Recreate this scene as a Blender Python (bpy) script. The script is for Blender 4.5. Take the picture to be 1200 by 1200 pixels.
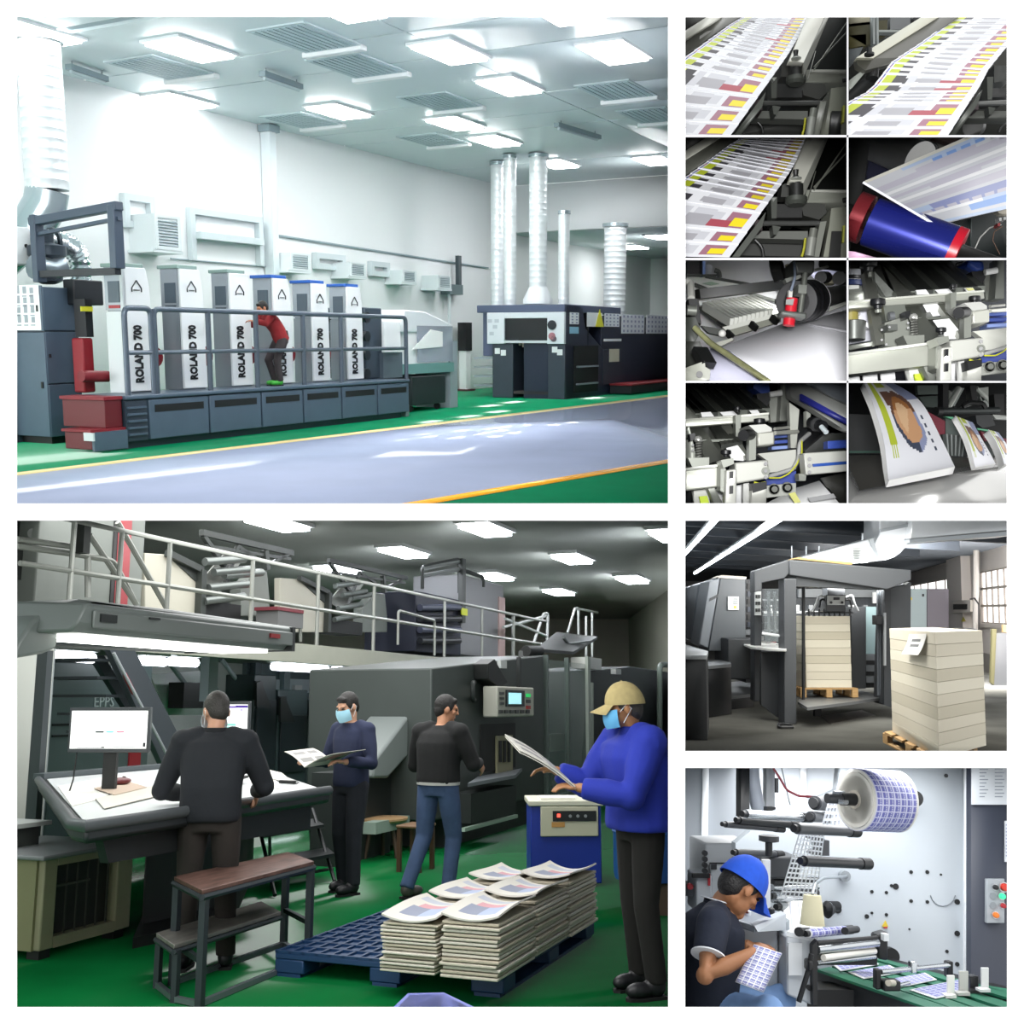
import bpy, bmesh, math, random
from math import sin, cos, tan, atan2, pi, radians, sqrt
from mathutils import Vector, Matrix
random.seed(7)
for o in list(bpy.data.objects):
 bpy.data.objects.remove(o)
SC = bpy.context.scene
COL = SC.collection
F = 1300.0                       # focal length in pixels of the 1200 px frame
CAM = Vector((0, 0, 1.6))
cd = bpy.data.cameras.new('camera')
cd.sensor_fit = 'HORIZONTAL'
cd.sensor_width = 36.0
cd.lens = 36.0 * F / 1200.0
cd.clip_start = 0.05
cd.clip_end = 300
cam = bpy.data.objects.new('camera', cd)
COL.objects.link(cam)
cam.location = CAM
cam.rotation_euler = (pi / 2, 0, 0)
SC.camera = cam
W = bpy.data.worlds.new('world')
SC.world = W
W.use_nodes = True
W.node_tree.nodes['Background'].inputs[0].default_value = (1, 1, 1, 1)
W.node_tree.nodes['Background'].inputs[1].default_value = 1.6
SC.view_settings.view_transform = 'Standard'
SC.view_settings.look = 'None'
SC.view_settings.exposure = 0.0
SC.view_settings.gamma = 1.0
SC.view_settings.use_curve_mapping = False
try:
 SC.cycles.use_denoising = True
 SC.cycles.max_bounces = 6
 SC.cycles.diffuse_bounces = 3
 SC.cycles.glossy_bounces = 3
 SC.cycles.transmission_bounces = 4
 SC.cycles.transparent_max_bounces = 8
 SC.cycles.caustics_reflective = False
 SC.cycles.caustics_refractive = False
 SC.cycles.sample_clamp_indirect = 6.0
except Exception:
 pass
class Room:
 """a room behind one opening of the wall: x right, y away, z up from its floor, the camera at (0,0,h)"""
 def __init__(s, x0, y0, x1, y1, hor, h, clip, grow=6, roll=0.0):
  s.rect = (x0, y0, x1, y1)
  s.h = h
  a = math.atan((hor - 600) / F)
  ax = Vector((((x0 + x1) / 2 - 600) / F, 1, (600 - (y0 + y1) / 2) / F)).normalized()
  s.R = Matrix.Rotation(roll, 4, ax) @ Matrix.Rotation(-a, 4, 'X')
  s.M = Matrix.Translation(CAM) @ s.R @ Matrix.Translation((0, 0, -h))
  s.Ri = s.R.inverted().to_3x3()
  s.planes = []
  g = grow
  for c in clip:
   if c == 'R':
    s.planes.append(Vector((1, -(x1 + g - 600) / F, 0)))
   if c == 'L':
    s.planes.append(Vector((-1, (x0 - g - 600) / F, 0)))
   if c == 'B':
    s.planes.append(Vector((0, (600 - (y1 + g)) / F, -1)))
   if c == 'T':
    s.planes.append(Vector((0, -(600 - (y0 - g)) / F, 1)))
 def ray(s, px, py):
  return s.Ri @ Vector(((px - 600) / F, 1, (600 - py) / F))
class Frame:
 def __init__(s, room, o=(0, 0, 0), rz=0.0):
  s.room = room
  s.L = Matrix.Translation(o) @ Matrix.Rotation(rz, 4, 'Z')
  s.Li = s.L.inverted()
  s.C = s.Li @ Vector((0, 0, room.h))
  s.M = room.M @ s.L
 def d(s, px, py):
  return s.Li.to_3x3() @ s.room.ray(px, py)
 def _h(s, px, py, i, val):
  d = s.d(px, py)
  return s.C + d * ((val - s.C[i]) / d[i])
 def X(s, px, py, x): return s._h(px, py, 0, x)
 def Y(s, px, py, y): return s._h(px, py, 1, y)
 def Z(s, px, py, z=0.0): return s._h(px, py, 2, z)
 def sub(s, o, rz=0.0):
  f = Frame(s.room)
  f.L = s.L @ Matrix.Translation(o) @ Matrix.Rotation(rz, 4, 'Z')
  f.Li = f.L.inverted()
  f.C = f.Li @ Vector((0, 0, s.room.h))
  f.M = s.room.M @ f.L
  return f
TL = Room(20, 20, 783, 590, 395, 1.7, 'RB')
BL = Room(20, 610, 783, 1180, 827, 1.62, 'RT')
MR = Room(803, 610, 1180, 880, 716, 1.6, 'LTB')
BR = Room(803, 900, 1180, 1180, 900, 1.8, 'LT', roll=0.06)
def area(room, loc, aim, sx, sy, power, col=(1, 1, 1), fr=None, name='area_light'):
 ld = bpy.data.lights.new(name, 'AREA')
 ld.shape = 'RECTANGLE'
 ld.size, ld.size_y = sx, sy
 ld.energy = power
 ld.color = col
 o = bpy.data.objects.new(name, ld)
 COL.objects.link(o)
 M = fr.M if fr else room.M
 p = M @ Vector(loc)
 q = M @ Vector(aim)
 z = (p - q).normalized()
 xr = (M.to_3x3() @ Vector((1, 0, 0)))
 y = z.cross(xr).normalized()
 x = y.cross(z).normalized()
 m = Matrix((x, y, z)).transposed().to_4x4()
 m.translation = p
 o.matrix_world = m
 return o
def sheet_light(px0, px1, py, Y0, Y1, power, col=(1, 1, 1), name='partition_fill'):
 """an added fill light, edge-on to the camera under the partition above a room, shining down"""
 a, b = Vector(((px0 - 600) / F, 1, (600 - py) / F)), Vector(((px1 - 600) / F, 1, (600 - py) / F))
 c = (a + b) / 2
 ld = bpy.data.lights.new(name, 'AREA')
 ld.shape = 'RECTANGLE'
 ld.size = (b - a).x * Y0 * .95
 ld.size_y = Y1 - Y0
 ld.energy = power
 ld.color = col
 o = bpy.data.objects.new(name, ld)
 COL.objects.link(o)
 f = c.normalized()
 z = Vector((1, 0, 0)).cross(f).normalized()      # up, away from the beam
 x = f.cross(z).normalized()
 m = Matrix((x, f, z)).transposed().to_4x4()
 m.translation = CAM + c * ((Y0 + Y1) / 2)
 o.matrix_world = m
 return o
sheet_light(40, 760, 606, 4.2, 6.5, 90)  # unseen fills added over the rooms to brighten them
sheet_light(40, 760, 606, 8.5, 12.5, 260)
sheet_light(40, 760, 606, 13.5, 18.5, 360)
sheet_light(830, 1150, 605, 6.0, 9.5, 18, (1, .98, .94))
sheet_light(830, 1150, 605, 12, 16, 340, (1, .98, .94))
sheet_light(830, 1150, 895.5, 4.0, 4.9, 14)
sheet_light(820, 1160, 895.5, 5.3, 6.4, 34)
sheet_light(820, 1160, 895.5, 8, 10.5, 95)
area(None, (.06, .0, 1.72), (.95, 3, 2.3), .22, .22, 12, fr=type('W', (), {'M': Matrix()}), name='front_softbox').data.spread = radians(50)
area(TL, (-2, 9, 7.5), (0, 16, 0), 9, 5, 2600, name='hall_fill_light')  # stands for the hall's unseen ceiling lamps toward the camera
area(TL, (-13, 13, 1.5), (0, 24, 5.5), 3, 3, 330, name='hall_fill_light')  # added studio fill, low and out of view, to brighten the ceiling
area(MR, (5.2, 16.8, 2.05), (8, 30, 2.9), 2.2, .25, 120, (1, .98, .95), name='gantry_fill')  # added fill hidden behind the gantry beam, to brighten ducts and walls
area(MR, (8.8, 22, 3.1), (10, 27, .5), 2.5, 2.5, 1100, (1, .97, .94), name='hall_fill_light')  # added fill hidden behind the duct, to light the right wall
area(None, (1.005, 3.9, 2.365), (.95, 4.6, 2.56), .15, .15, 1.8, fr=type('W', (), {'M': Matrix()}), name='wheel_fill')  # added fill hidden behind the wheel, for the pale back wall
_M = {}
def lin(hexs):
 if not isinstance(hexs, str):
  return tuple(hexs)
 r = []
 for i in (0, 2, 4):
  c = int(hexs[i:i + 2], 16) / 255
  r.append(c / 12.92 if c <= 0.04045 else ((c + 0.055) / 1.055) ** 2.4)
 return tuple(r)
def mat(hexs, rough=0.5, metal=0.0, var=0.0, vs=6.0, emit=0.0, bump=0.0, bs=60.0, coat=0.0, alpha=1.0, trans=0.0, stretch=None, spec=None):
 key = (hexs, rough, metal, var, vs, emit, bump, bs, coat, alpha, trans, stretch, spec)
 if key in _M:
  return _M[key]
 m = bpy.data.materials.new('mat_%d' % len(_M))
 m.use_nodes = True
 nt = m.node_tree
 b = nt.nodes['Principled BSDF']
 c = lin(hexs)
 b.inputs['Base Color'].default_value = (*c, 1)
 b.inputs['Roughness'].default_value = rough
 b.inputs['Metallic'].default_value = metal
 if spec is not None:
  b.inputs['Specular IOR Level'].default_value = spec
 if coat:
  b.inputs['Coat Weight'].default_value = coat
  b.inputs['Coat Roughness'].default_value = 0.08
 if emit:
  b.inputs['Emission Color'].default_value = (*c, 1)
  b.inputs['Emission Strength'].default_value = emit
 if alpha < 1:
  b.inputs['Alpha'].default_value = alpha
 if trans:
  b.inputs['Transmission Weight'].default_value = trans
 if var or bump:
  tc = nt.nodes.new('ShaderNodeTexCoord')
  src = tc.outputs['Object']
  if stretch:
   mp = nt.nodes.new('ShaderNodeMapping')
   mp.inputs['Scale'].default_value = stretch
   nt.links.new(src, mp.inputs[0])
   src = mp.outputs[0]
 if var:
  n = nt.nodes.new('ShaderNodeTexNoise')
  n.inputs['Scale'].default_value = vs
  n.inputs['Detail'].default_value = 5
  nt.links.new(src, n.inputs['Vector'])
  r = nt.nodes.new('ShaderNodeValToRGB')
  r.color_ramp.elements[0].position = 0.3
  r.color_ramp.elements[1].position = 0.7
  r.color_ramp.elements[0].color = (*[max(0, x * (1 - var)) for x in c], 1)
  r.color_ramp.elements[1].color = (*[min(1, x * (1 + var)) for x in c], 1)
  nt.links.new(n.outputs['Fac'], r.inputs[0])
  nt.links.new(r.outputs[0], b.inputs['Base Color'])
 if bump:
  n2 = nt.nodes.new('ShaderNodeTexNoise')
  n2.inputs['Scale'].default_value = bs
  n2.inputs['Detail'].default_value = 3
  nt.links.new(src, n2.inputs['Vector'])
  bp = nt.nodes.new('ShaderNodeBump')
  bp.inputs['Strength'].default_value = bump
  bp.inputs['Distance'].default_value = 0.01
  nt.links.new(n2.outputs['Fac'], bp.inputs['Height'])
  nt.links.new(bp.outputs[0], b.inputs['Normal'])
 _M[key] = m
 return m
def V(*a):
 return Vector(a) if len(a) > 1 else Vector(a[0])
class MB:
 def __init__(s):
  s.v, s.f, s.mi = [], [], []
 def add(s, vs, fs, mi=0):
  b = len(s.v)
  s.v.extend(Vector(p) for p in vs)
  for f in fs:
   s.f.append(tuple(b + i for i in f))
   s.mi.append(mi)
  return s
 def hexa(s, p, mi=0):
  """8 corners: bottom loop 0-3, top loop 4-7"""
  return s.add(p, [(3, 2, 1, 0), (4, 5, 6, 7), (0, 1, 5, 4), (1, 2, 6, 5), (2, 3, 7, 6), (3, 0, 4, 7)], mi)
 def box(s, x0, x1, y0, y1, z0, z1, mi=0):
  x0, x1 = min(x0, x1), max(x0, x1)
  y0, y1 = min(y0, y1), max(y0, y1)
  z0, z1 = min(z0, z1), max(z0, z1)
  return s.hexa([(x0, y0, z0), (x1, y0, z0), (x1, y1, z0), (x0, y1, z0), (x0, y0, z1), (x1, y0, z1), (x1, y1, z1), (x0, y1, z1)], mi)
 def bar(s, a, b, w, h, up=(0, 0, 1), mi=0):
  a, b = Vector(a), Vector(b)
  d = (b - a).normalized()
  up = Vector(up)
  if abs(d.dot(up)) > 0.98:
   up = Vector((0, 1, 0)) if abs(d.y) < 0.9 else Vector((1, 0, 0))
  x = d.cross(up).normalized() * (w / 2)
  y = x.cross(d).normalized() * (h / 2)
  return s.hexa([a - x - y, a + x - y, b + x - y, b - x - y, a - x + y, a + x + y, b + x + y, b - x + y], mi)
 def prism(s, pts, vec, mi=0):
  pts = [Vector(p) for p in pts]
  vec = Vector(vec)
  n = len(pts)
  nrm = Vector((0, 0, 0))
  for i in range(n):
   a, b = pts[i], pts[(i + 1) % n]
   nrm += (a - pts[0]).cross(b - pts[0])
  if nrm.dot(vec) > 0:
   pts = pts[::-1]
  vs = pts + [p + vec for p in pts]
  fs = [tuple(range(n)), tuple(range(2 * n - 1, n - 1, -1))]
  fs += [(i + n, (i + 1) % n + n, (i + 1) % n, i) for i in range(n)]
  return s.add(vs, fs, mi)
 def tube(s, pts, r, n=8, mi=0, cap=True):
  pts = [Vector(p) for p in pts]
  k = len(pts)
  rs = r if isinstance(r, (list, tuple)) else [r] * k
  t0 = (pts[1] - pts[0]).normalized()
  up = Vector((0, 0, 1)) if abs(t0.z) < 0.9 else Vector((1, 0, 0))
  x = t0.cross(up).normalized()
  rings = []
  for i in range(k):
   if i == 0:
    t = t0
   elif i == k - 1:
    t = (pts[i] - pts[i - 1]).normalized()
   else:
    t = ((pts[i + 1] - pts[i]).normalized() + (pts[i] - pts[i - 1]).normalized())
    t = t.normalized() if t.length > 1e-6 else (pts[i + 1] - pts[i]).normalized()
   x = (x - t * x.dot(t))
   x = x.normalized() if x.length > 1e-6 else t.orthogonal().normalized()
   y = t.cross(x)
   rings.append([pts[i] + (x * cos(2 * pi * j / n) + y * sin(2 * pi * j / n)) * rs[i] for j in range(n)])
  vs = [p for rg in rings for p in rg]
  fs = []
  for i in range(k - 1):
   for j in range(n):
    a, b = i * n + j, i * n + (j + 1) % n
    fs.append((a, b, b + n, a + n))
  if cap:
   fs.append(tuple(range(n - 1, -1, -1)))
   fs.append(tuple(range((k - 1) * n, k * n)))
  return s.add(vs, fs, mi)
 def cyl(s, a, b, r, r2=None, n=16, mi=0):
  return s.tube([a, b], [r, r if r2 is None else r2], n, mi)
 def pipe(s, pts, r, rad=None, n=8, mi=0, seg=4):
  """tube with rounded corners"""
  pts = [Vector(p) for p in pts]
  rad = rad or r * 3
  out = [pts[0]]
  for i in range(1, len(pts) - 1):
   a, b, c = pts[i - 1], pts[i], pts[i + 1]
   q = min(rad, (a - b).length * 0.45, (c - b).length * 0.45)
   p0, p1 = b + (a - b).normalized() * q, b + (c - b).normalized() * q
   for j in range(seg + 1):
    t = j / seg
    out.append(p0 * (1 - t) ** 2 + b * 2 * t * (1 - t) + p1 * t * t)
  out.append(pts[-1])
  return s.tube(out, r, n, mi)
 def lathe(s, prof, o=(0, 0, 0), ax=(0, 0, 1), n=20, mi=0):
  o, ax = Vector(o), Vector(ax).normalized()
  x = ax.orthogonal().normalized()
  y = ax.cross(x)
  vs, fs = [], []
  for (r, z) in prof:
   for j in range(n):
    t = 2 * pi * j / n
    vs.append(o + ax * z + (x * cos(t) + y * sin(t)) * max(r, 1e-5))
  for i in range(len(prof) - 1):
   for j in range(n):
    a, b = i * n + j, i * n + (j + 1) % n
    fs.append((a, b, b + n, a + n))
  if prof[0][0] > 1e-4:
   fs.append(tuple(range(n - 1, -1, -1)))
  if prof[-1][0] > 1e-4:
   fs.append(tuple(range((len(prof) - 1) * n, len(prof) * n)))
  return s.add(vs, fs, mi)
 def ell(s, c, rx, ry, rz, n=12, R=None, mi=0):
  c = Vector(c)
  k = max(6, n // 2 + 2)
  vs, fs = [], []
  for i in range(k + 1):
   a = -pi / 2 + pi * i / k
   rr = max(cos(a), 1e-4)
   for j in range(n):
    t = 2 * pi * j / n
    p = Vector((rx * rr * cos(t), ry * rr * sin(t), rz * sin(a)))
    vs.append(c + (R @ p if R else p))
  for i in range(k):
   for j in range(n):
    a, b = i * n + j, i * n + (j + 1) % n
    fs.append((a, b, b + n, a + n))
  fs.append(tuple(range(n - 1, -1, -1)))
  fs.append(tuple(range(k * n, (k + 1) * n)))
  return s.add(vs, fs, mi)
 def sheet(s, fn, nu, nv, th=0.0, mi=0, mf=None):
  """surface fn(u,v); th gives it thickness along its own normal"""
  top = [[Vector(fn(i / nu, j / nv)) for j in range(nv + 1)] for i in range(nu + 1)]
  def nrm(i, j):
   a = top[min(i + 1, nu)][j] - top[max(i - 1, 0)][j]
   b = top[i][min(j + 1, nv)] - top[i][max(j - 1, 0)]
   c = a.cross(b)
   return c.normalized() if c.length > 1e-9 else Vector((0, 0, 1))
  vs = [top[i][j] for i in range(nu + 1) for j in range(nv + 1)]
  w = nv + 1
  b0 = len(s.v)
  s.v.extend(vs)
  def F_(f, m):
   s.f.append(tuple(b0 + i for i in f)); s.mi.append(m)
  for i in range(nu):
   for j in range(nv):
    F_((i * w + j, (i + 1) * w + j, (i + 1) * w + j + 1, i * w + j + 1), mf(i, j) if mf else mi)
  if th:
   k = len(vs)
   s.v.extend(top[i][j] - nrm(i, j) * th for i in range(nu + 1) for j in range(nv + 1))
   for i in range(nu):
    for j in range(nv):
     F_((k + i * w + j + 1, k + (i + 1) * w + j + 1, k + (i + 1) * w + j, k + i * w + j), mi)
   ring = [(i, 0) for i in range(nu)] + [(nu, j) for j in range(nv)] + [(i, nv) for i in range(nu, 0, -1)] + [(0, j) for j in range(nv, 0, -1)]
   for q in range(len(ring)):
    a = ring[q][0] * w + ring[q][1]
    b = ring[(q + 1) % len(ring)][0] * w + ring[(q + 1) % len(ring)][1]
    F_((b, a, k + a, k + b), mi)
  return s
 def xf(s, M):
  s.v = [M @ p for p in s.v]
  return s
 def join(s, o):
  b = len(s.v)
  s.v.extend(o.v)
  s.f.extend(tuple(b + i for i in f) for f in o.f)
  s.mi.extend(o.mi)
  return s
 def mesh(s, name, mats, smooth=38):
  me = bpy.data.meshes.new(name)
  me.from_pydata([tuple(p) for p in s.v], [], s.f)
  if not isinstance(mats, (list, tuple)):
   mats = [mats]
  for m in mats:
   me.materials.append(m)
  if len(mats) > 1:
   me.polygons.foreach_set('material_index', s.mi)
  if smooth:
   me.polygons.foreach_set('use_smooth', [True] * len(me.polygons))
   me.set_sharp_from_angle(angle=radians(smooth))
  me.update()
  return me
def text_mb(txt, size, depth=0.002, align='CENTER', bold=0):
 """flat lettering in the xz plane, facing -y, centred on the origin"""
 cu = bpy.data.curves.new('lettering', 'FONT')
 cu.body = txt
 cu.size = size
 cu.align_x = align
 cu.align_y = 'CENTER'
 cu.resolution_u = 2
 cu.extrude = depth / 2
 cu.offset = bold
 ob = bpy.data.objects.new('lettering', cu)
 COL.objects.link(ob)
 dg = bpy.context.evaluated_depsgraph_get()
 me = bpy.data.meshes.new_from_object(ob.evaluated_get(dg))
 mb = MB()
 R = Matrix.Rotation(pi / 2, 4, 'X')
 mb.add([R @ v.co for v in me.vertices], [tuple(p.vertices) for p in me.polygons])
 bpy.data.objects.remove(ob)
 bpy.data.curves.remove(cu)
 bpy.data.meshes.remove(me)
 return mb
def _mod(o, bevel):
 if bevel:
  b = o.modifiers.new('Bevel', 'BEVEL')
  b.width = bevel
  b.segments = 2
  b.limit_method = 'ANGLE'
  b.angle_limit = radians(50)
def tag(o, label, cat, group=None, kind=None):
 if label: o['label'] = label
 if cat: o['category'] = cat
 if group: o['group'] = group
 if kind: o['kind'] = kind
class Thing:
 def __init__(s, fr, name, label, cat, base=(0, 0, 0), rz=0.0, group=None, local=False):
  s.fr = fr
  s.Lm = Matrix.Translation(base) @ Matrix.Rotation(rz, 4, 'Z')
  s.inv = None if local else s.Lm.inverted()
  s.root = bpy.data.objects.new(name, None)
  s.root.empty_display_size = 0.1
  COL.objects.link(s.root)
  s.root.matrix_world = fr.M @ s.Lm
  tag(s.root, label, cat, group)
  s.root['room'] = ROOMS.index(fr.room)
 def part(s, name, mb, m, parent=None, bevel=0, smooth=38, label=None, kind=None):
  if s.inv is not None:
   mb.xf(s.inv)
  me = mb.mesh(name, m, smooth)
  o = bpy.data.objects.new(name, me)
  COL.objects.link(o)
  o.parent = parent or s.root
  if label: o['label'] = label
  if kind: o['kind'] = kind
  _mod(o, bevel)
  return o
 def inst(s, name, me, loc, parent=None, rot=None):
  o = bpy.data.objects.new(name, me)
  COL.objects.link(o)
  o.parent = parent or s.root
  p = Vector(loc)
  o.matrix_local = Matrix.Translation(s.inv @ p if s.inv is not None else p) @ (rot or Matrix())
  return o
 def copy(s, base, rz=0.0, label=None, fr=None):
  fr = fr or s.fr
  def cp(o, parent):
   c = o.copy()
   COL.objects.link(c)
   if parent: c.parent = parent
   for ch in o.children: cp(ch, c)
   return c
  r = cp(s.root, None)
  r.matrix_world = fr.M @ Matrix.Translation(base) @ Matrix.Rotation(rz, 4, 'Z')
  if label: r['label'] = label
  r['room'] = ROOMS.index(fr.room)
  return r
def solo(fr, name, mb, m, label, cat, group=None, bevel=0, smooth=38, kind=None):
 """a thing that is one mesh; its origin sits at the middle of its base"""
 lo = [min(p[i] for p in mb.v) for i in range(3)]
 hi = [max(p[i] for p in mb.v) for i in range(3)]
 b = Vector(((lo[0] + hi[0]) / 2, (lo[1] + hi[1]) / 2, lo[2]))
 mb.xf(Matrix.Translation(-b))
 o = bpy.data.objects.new(name, mb.mesh(name, m, smooth))
 COL.objects.link(o)
 o.matrix_world = fr.M @ Matrix.Translation(b)
 tag(o, label, cat, group, kind)
 o['room'] = ROOMS.index(fr.room)
 _mod(o, bevel)
 return o
def struct(fr, name, mb, m, label=None, parent=None, bevel=0, smooth=38):
 o = bpy.data.objects.new(name, mb.mesh(name, m, smooth))
 COL.objects.link(o)
 if parent:
  o.parent = parent
 else:
  o.matrix_world = fr.M if fr else Matrix()
  o['kind'] = 'structure'
  if label: o['label'] = label
  if fr: o['room'] = ROOMS.index(fr.room)
 _mod(o, bevel)
 return o
ROOMS = [TL, BL, MR, BR]
def finish():
 """cut everything at the partitions between neighbouring rooms"""
 bpy.context.view_layer.update()
 def root(o):
  while o.parent: o = o.parent
  return o
 gone = []
 for o in list(bpy.data.objects):
  if o.type != 'MESH': continue
  r = root(o)
  if 'room' not in r: continue
  room = ROOMS[r['room']]
  mw = o.matrix_world
  mi = mw.inverted()
  copied = False
  bb = [mw @ Vector(c) for c in o.bound_box]
  for n in room.planes:
   ds = [(p - CAM).dot(n) for p in bb]
   if max(ds) <= 0.0005: continue
   me = o.data
   if min(ds) >= 0 or all(((mw @ v.co) - CAM).dot(n) > -0.0005 for v in me.vertices):
    gone.append(o)
    break
   if not any(((mw @ v.co) - CAM).dot(n) > 0.0005 for v in me.vertices): continue
   if not copied:
    if me.users > 1:
     o.data = me = me.copy()
    copied = True
   bm = bmesh.new()
   bm.from_mesh(me)
   ln = (mw.to_3x3().transposed() @ n).normalized()
   res = bmesh.ops.bisect_plane(bm, geom=bm.verts[:] + bm.edges[:] + bm.faces[:], dist=1e-5, plane_co=mi @ CAM, plane_no=ln, clear_outer=True)
   ed = [e for e in res['geom_cut'] if isinstance(e, bmesh.types.BMEdge)]
   try:
    bmesh.ops.holes_fill(bm, edges=ed, sides=0)
   except Exception:
    pass
   bm.to_mesh(me)
   bm.free()
 for o in gone:
  if o.name in bpy.data.objects:
   print('CUT AWAY', o.name, root(o).get('label'))
   for c in list(o.children_recursive): bpy.data.objects.remove(c)
   bpy.data.objects.remove(o)
 for o in list(bpy.data.objects):
  if 'room' in o:
   if o.type == 'EMPTY' and not o.children:
    print('EMPTY', o.name)
    bpy.data.objects.remove(o)
    continue
   del o['room']
# ================================================================ the white wall with its openings
def pxp(px, py, Y):
 return CAM + Vector(((px - 600) / F, 1, (600 - py) / F)) * Y
D0, D1 = 2.2, 2.3
def strip(mb, x0, y0, x1, y1, d0=D0, d1=D1):
 mb.hexa([pxp(x0, y1, d0), pxp(x1, y1, d0), pxp(x1, y1, d1), pxp(x0, y1, d1),
    pxp(x0, y0, d0), pxp(x1, y0, d0), pxp(x1, y0, d1), pxp(x0, y0, d1)])
wm = MB()
for r in ((-320, -320, 1520, 20), (-320, 1180, 1520, 1520), (-320, 20, 20, 1180), (1180, 20, 1520, 1180),
   (783, 20, 803, 1180), (20, 590, 783, 610), (803, 590, 1180, 610), (803, 880, 1180, 900)):
 strip(wm, *r)
WHITE = mat('fbfbfb', 0.9)
struct(None, 'wall_front', wm, WHITE, 'white wall with five openings onto the printing halls', smooth=0)
BARS = mat("8f8f91", 0.6)
for k, r in enumerate(((992.3, 20, 994.3, 590), (803, 158.3, 1180, 160.8), (803, 302.2, 1180, 304.8), (803, 446.3, 1180, 448.6))):
 mb = MB()
 strip(mb, *r, d0=D0 + 0.01, d1=D0 + 0.05)
 struct(None, 'trim_%d' % (k + 1), mb, BARS, 'thin grey bar between the small views', smooth=0)
PART = mat('8f9294', 0.8)
def divider(x0, y0, x1, y1, d0, d1, m=PART):
 mb = MB()
 strip(mb, x0, y0, x1, y1, d0, d1)
 struct(None, 'wall_divider', mb, m, smooth=0)
divider(-60, 597, 790, 603, D1, 60)  # added partitions, edge-on to the camera, that stop light leaking between rooms
divider(790, -60, 796, 1250, D1, 60)
divider(796, 597, 1300, 603, D1, 60)
divider(796, 887, 1300, 893, D1, 60)
for r in ((992.7, 10, 993.9, 597), (797, 158.8, 1250, 160.3), (797, 302.7, 1250, 304.3), (797, 446.8, 1250, 448.1)):
 divider(*r, D0 + .06, 4.7, mat('6f7276', .8))
# ================================================================ figures
def remesh(mb, vox, it=3, fac=0.5):
 me = mb.mesh('tmp', [], 0)
 ob = bpy.data.objects.new('tmp', me)
 COL.objects.link(ob)
 r = ob.modifiers.new('r', 'REMESH')
 r.mode = 'VOXEL'
 r.voxel_size = vox
 sm = ob.modifiers.new('s', 'SMOOTH')
 sm.iterations = it
 sm.factor = fac
 dg = bpy.context.evaluated_depsgraph_get()
 m2 = bpy.data.meshes.new_from_object(ob.evaluated_get(dg))
 out = MB()
 out.add([v.co.copy() for v in m2.vertices], [tuple(p.vertices) for p in m2.polygons])
 bpy.data.objects.remove(ob)
 bpy.data.meshes.remove(me)
 bpy.data.meshes.remove(m2)
 return out
def limb(mb, pts, rs, n=12, ends=(1, 1)):
 mb.tube(pts, rs, n)
 for i, p in enumerate(pts):
  if (i == 0 and not ends[0]) or (i == len(pts) - 1 and not ends[1]): continue
  mb.ell(p, rs[i], rs[i], rs[i], 10)
def loft(mb, secs, n=18):
 """secs: (centre, half width x, half depth y, tilt about x)"""
 vs, fs = [], []
 for (c, rx, ry, t) in secs:
  R = Matrix.Rotation(t, 3, 'X')
  for j in range(n):
   a = 2 * pi * j / n
   ca, sa = cos(a), sin(a)
   q = 0.8
   p = Vector((rx * math.copysign(abs(ca) ** q, ca), ry * math.copysign(abs(sa) ** q, sa), 0))
   vs.append(Vector(c) + R @ p)
 for i in range(len(secs) - 1):
  for j in range(n):
   a, b = i * n + j, i * n + (j + 1) % n
   fs.append((a, b, b + n, a + n))
 fs.append(tuple(range(n - 1, -1, -1)))
 fs.append(tuple(range((len(secs) - 1) * n, len(secs) * n)))
 mb.add(vs, fs)
def hand(mb, w, d, nrm, side, curl=0.5):
 """w wrist, d towards the fingers, nrm out of the back of the hand; fingers curl towards the palm"""
 w, d, nrm = Vector(w), Vector(d).normalized(), Vector(nrm)
 nrm = (nrm - d * nrm.dot(d)).normalized()
 x = d.cross(nrm).normalized() * side       # towards the thumb
 R = Matrix((x, d, nrm)).transposed()
 mb.ell(w + d * .05, .04, .052, .017, 12, R)
 for k, (off, ln) in enumerate(((.030, .070), (.010, .078), (-.010, .072), (-.029, .056))):
  p = w + d * .088 + x * off
  a1, a2 = curl * 0.7, curl * 1.5
  d1 = d * cos(a1) - nrm * sin(a1)
  d2 = d * cos(a2) - nrm * sin(a2)
  limb(mb, [p, p + d1 * ln * .5, p + d1 * ln * .5 + d2 * ln * .5], [.0095, .009, .0075], 8)
 p = w + d * .03 + x * .032
 d1 = (x * .8 + d * .7 - nrm * .35).normalized()
 d2 = (x * .2 + d * .9 - nrm * .5).normalized()
 limb(mb, [p, p + d1 * .035, p + d1 * .035 + d2 * .032], [.012, .0105, .009], 8)
DEF = dict(hip=(0, 0, .94), waist=(0, .0, 1.10), chest=(0, .0, 1.30), neck=(0, -.015, 1.455), head=(0, .03, 1.60), hyaw=0.0, hpitch=0.0,
   shL=(-.185, -.01, 1.405), elL=(-.25, -.02, 1.13), wrL=(-.22, .14, .95), shR=(.185, -.01, 1.405), elR=(.25, -.02, 1.13), wrR=(.22, .14, .95),
   hdL=(0, .7, -.7), hnL=(-1, 0, 0), hdR=(0, .7, -.7), hnR=(1, 0, 0), curl=.6,
   hpL=(-.09, 0, .92), knL=(-.10, .03, .50), anL=(-.10, -.02, .09), hpR=(.09, 0, .92), knR=(.10, .03, .50), anR=(.10, -.02, .09), toeL=0.12, toeR=-0.12, lean=0.0)
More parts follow.
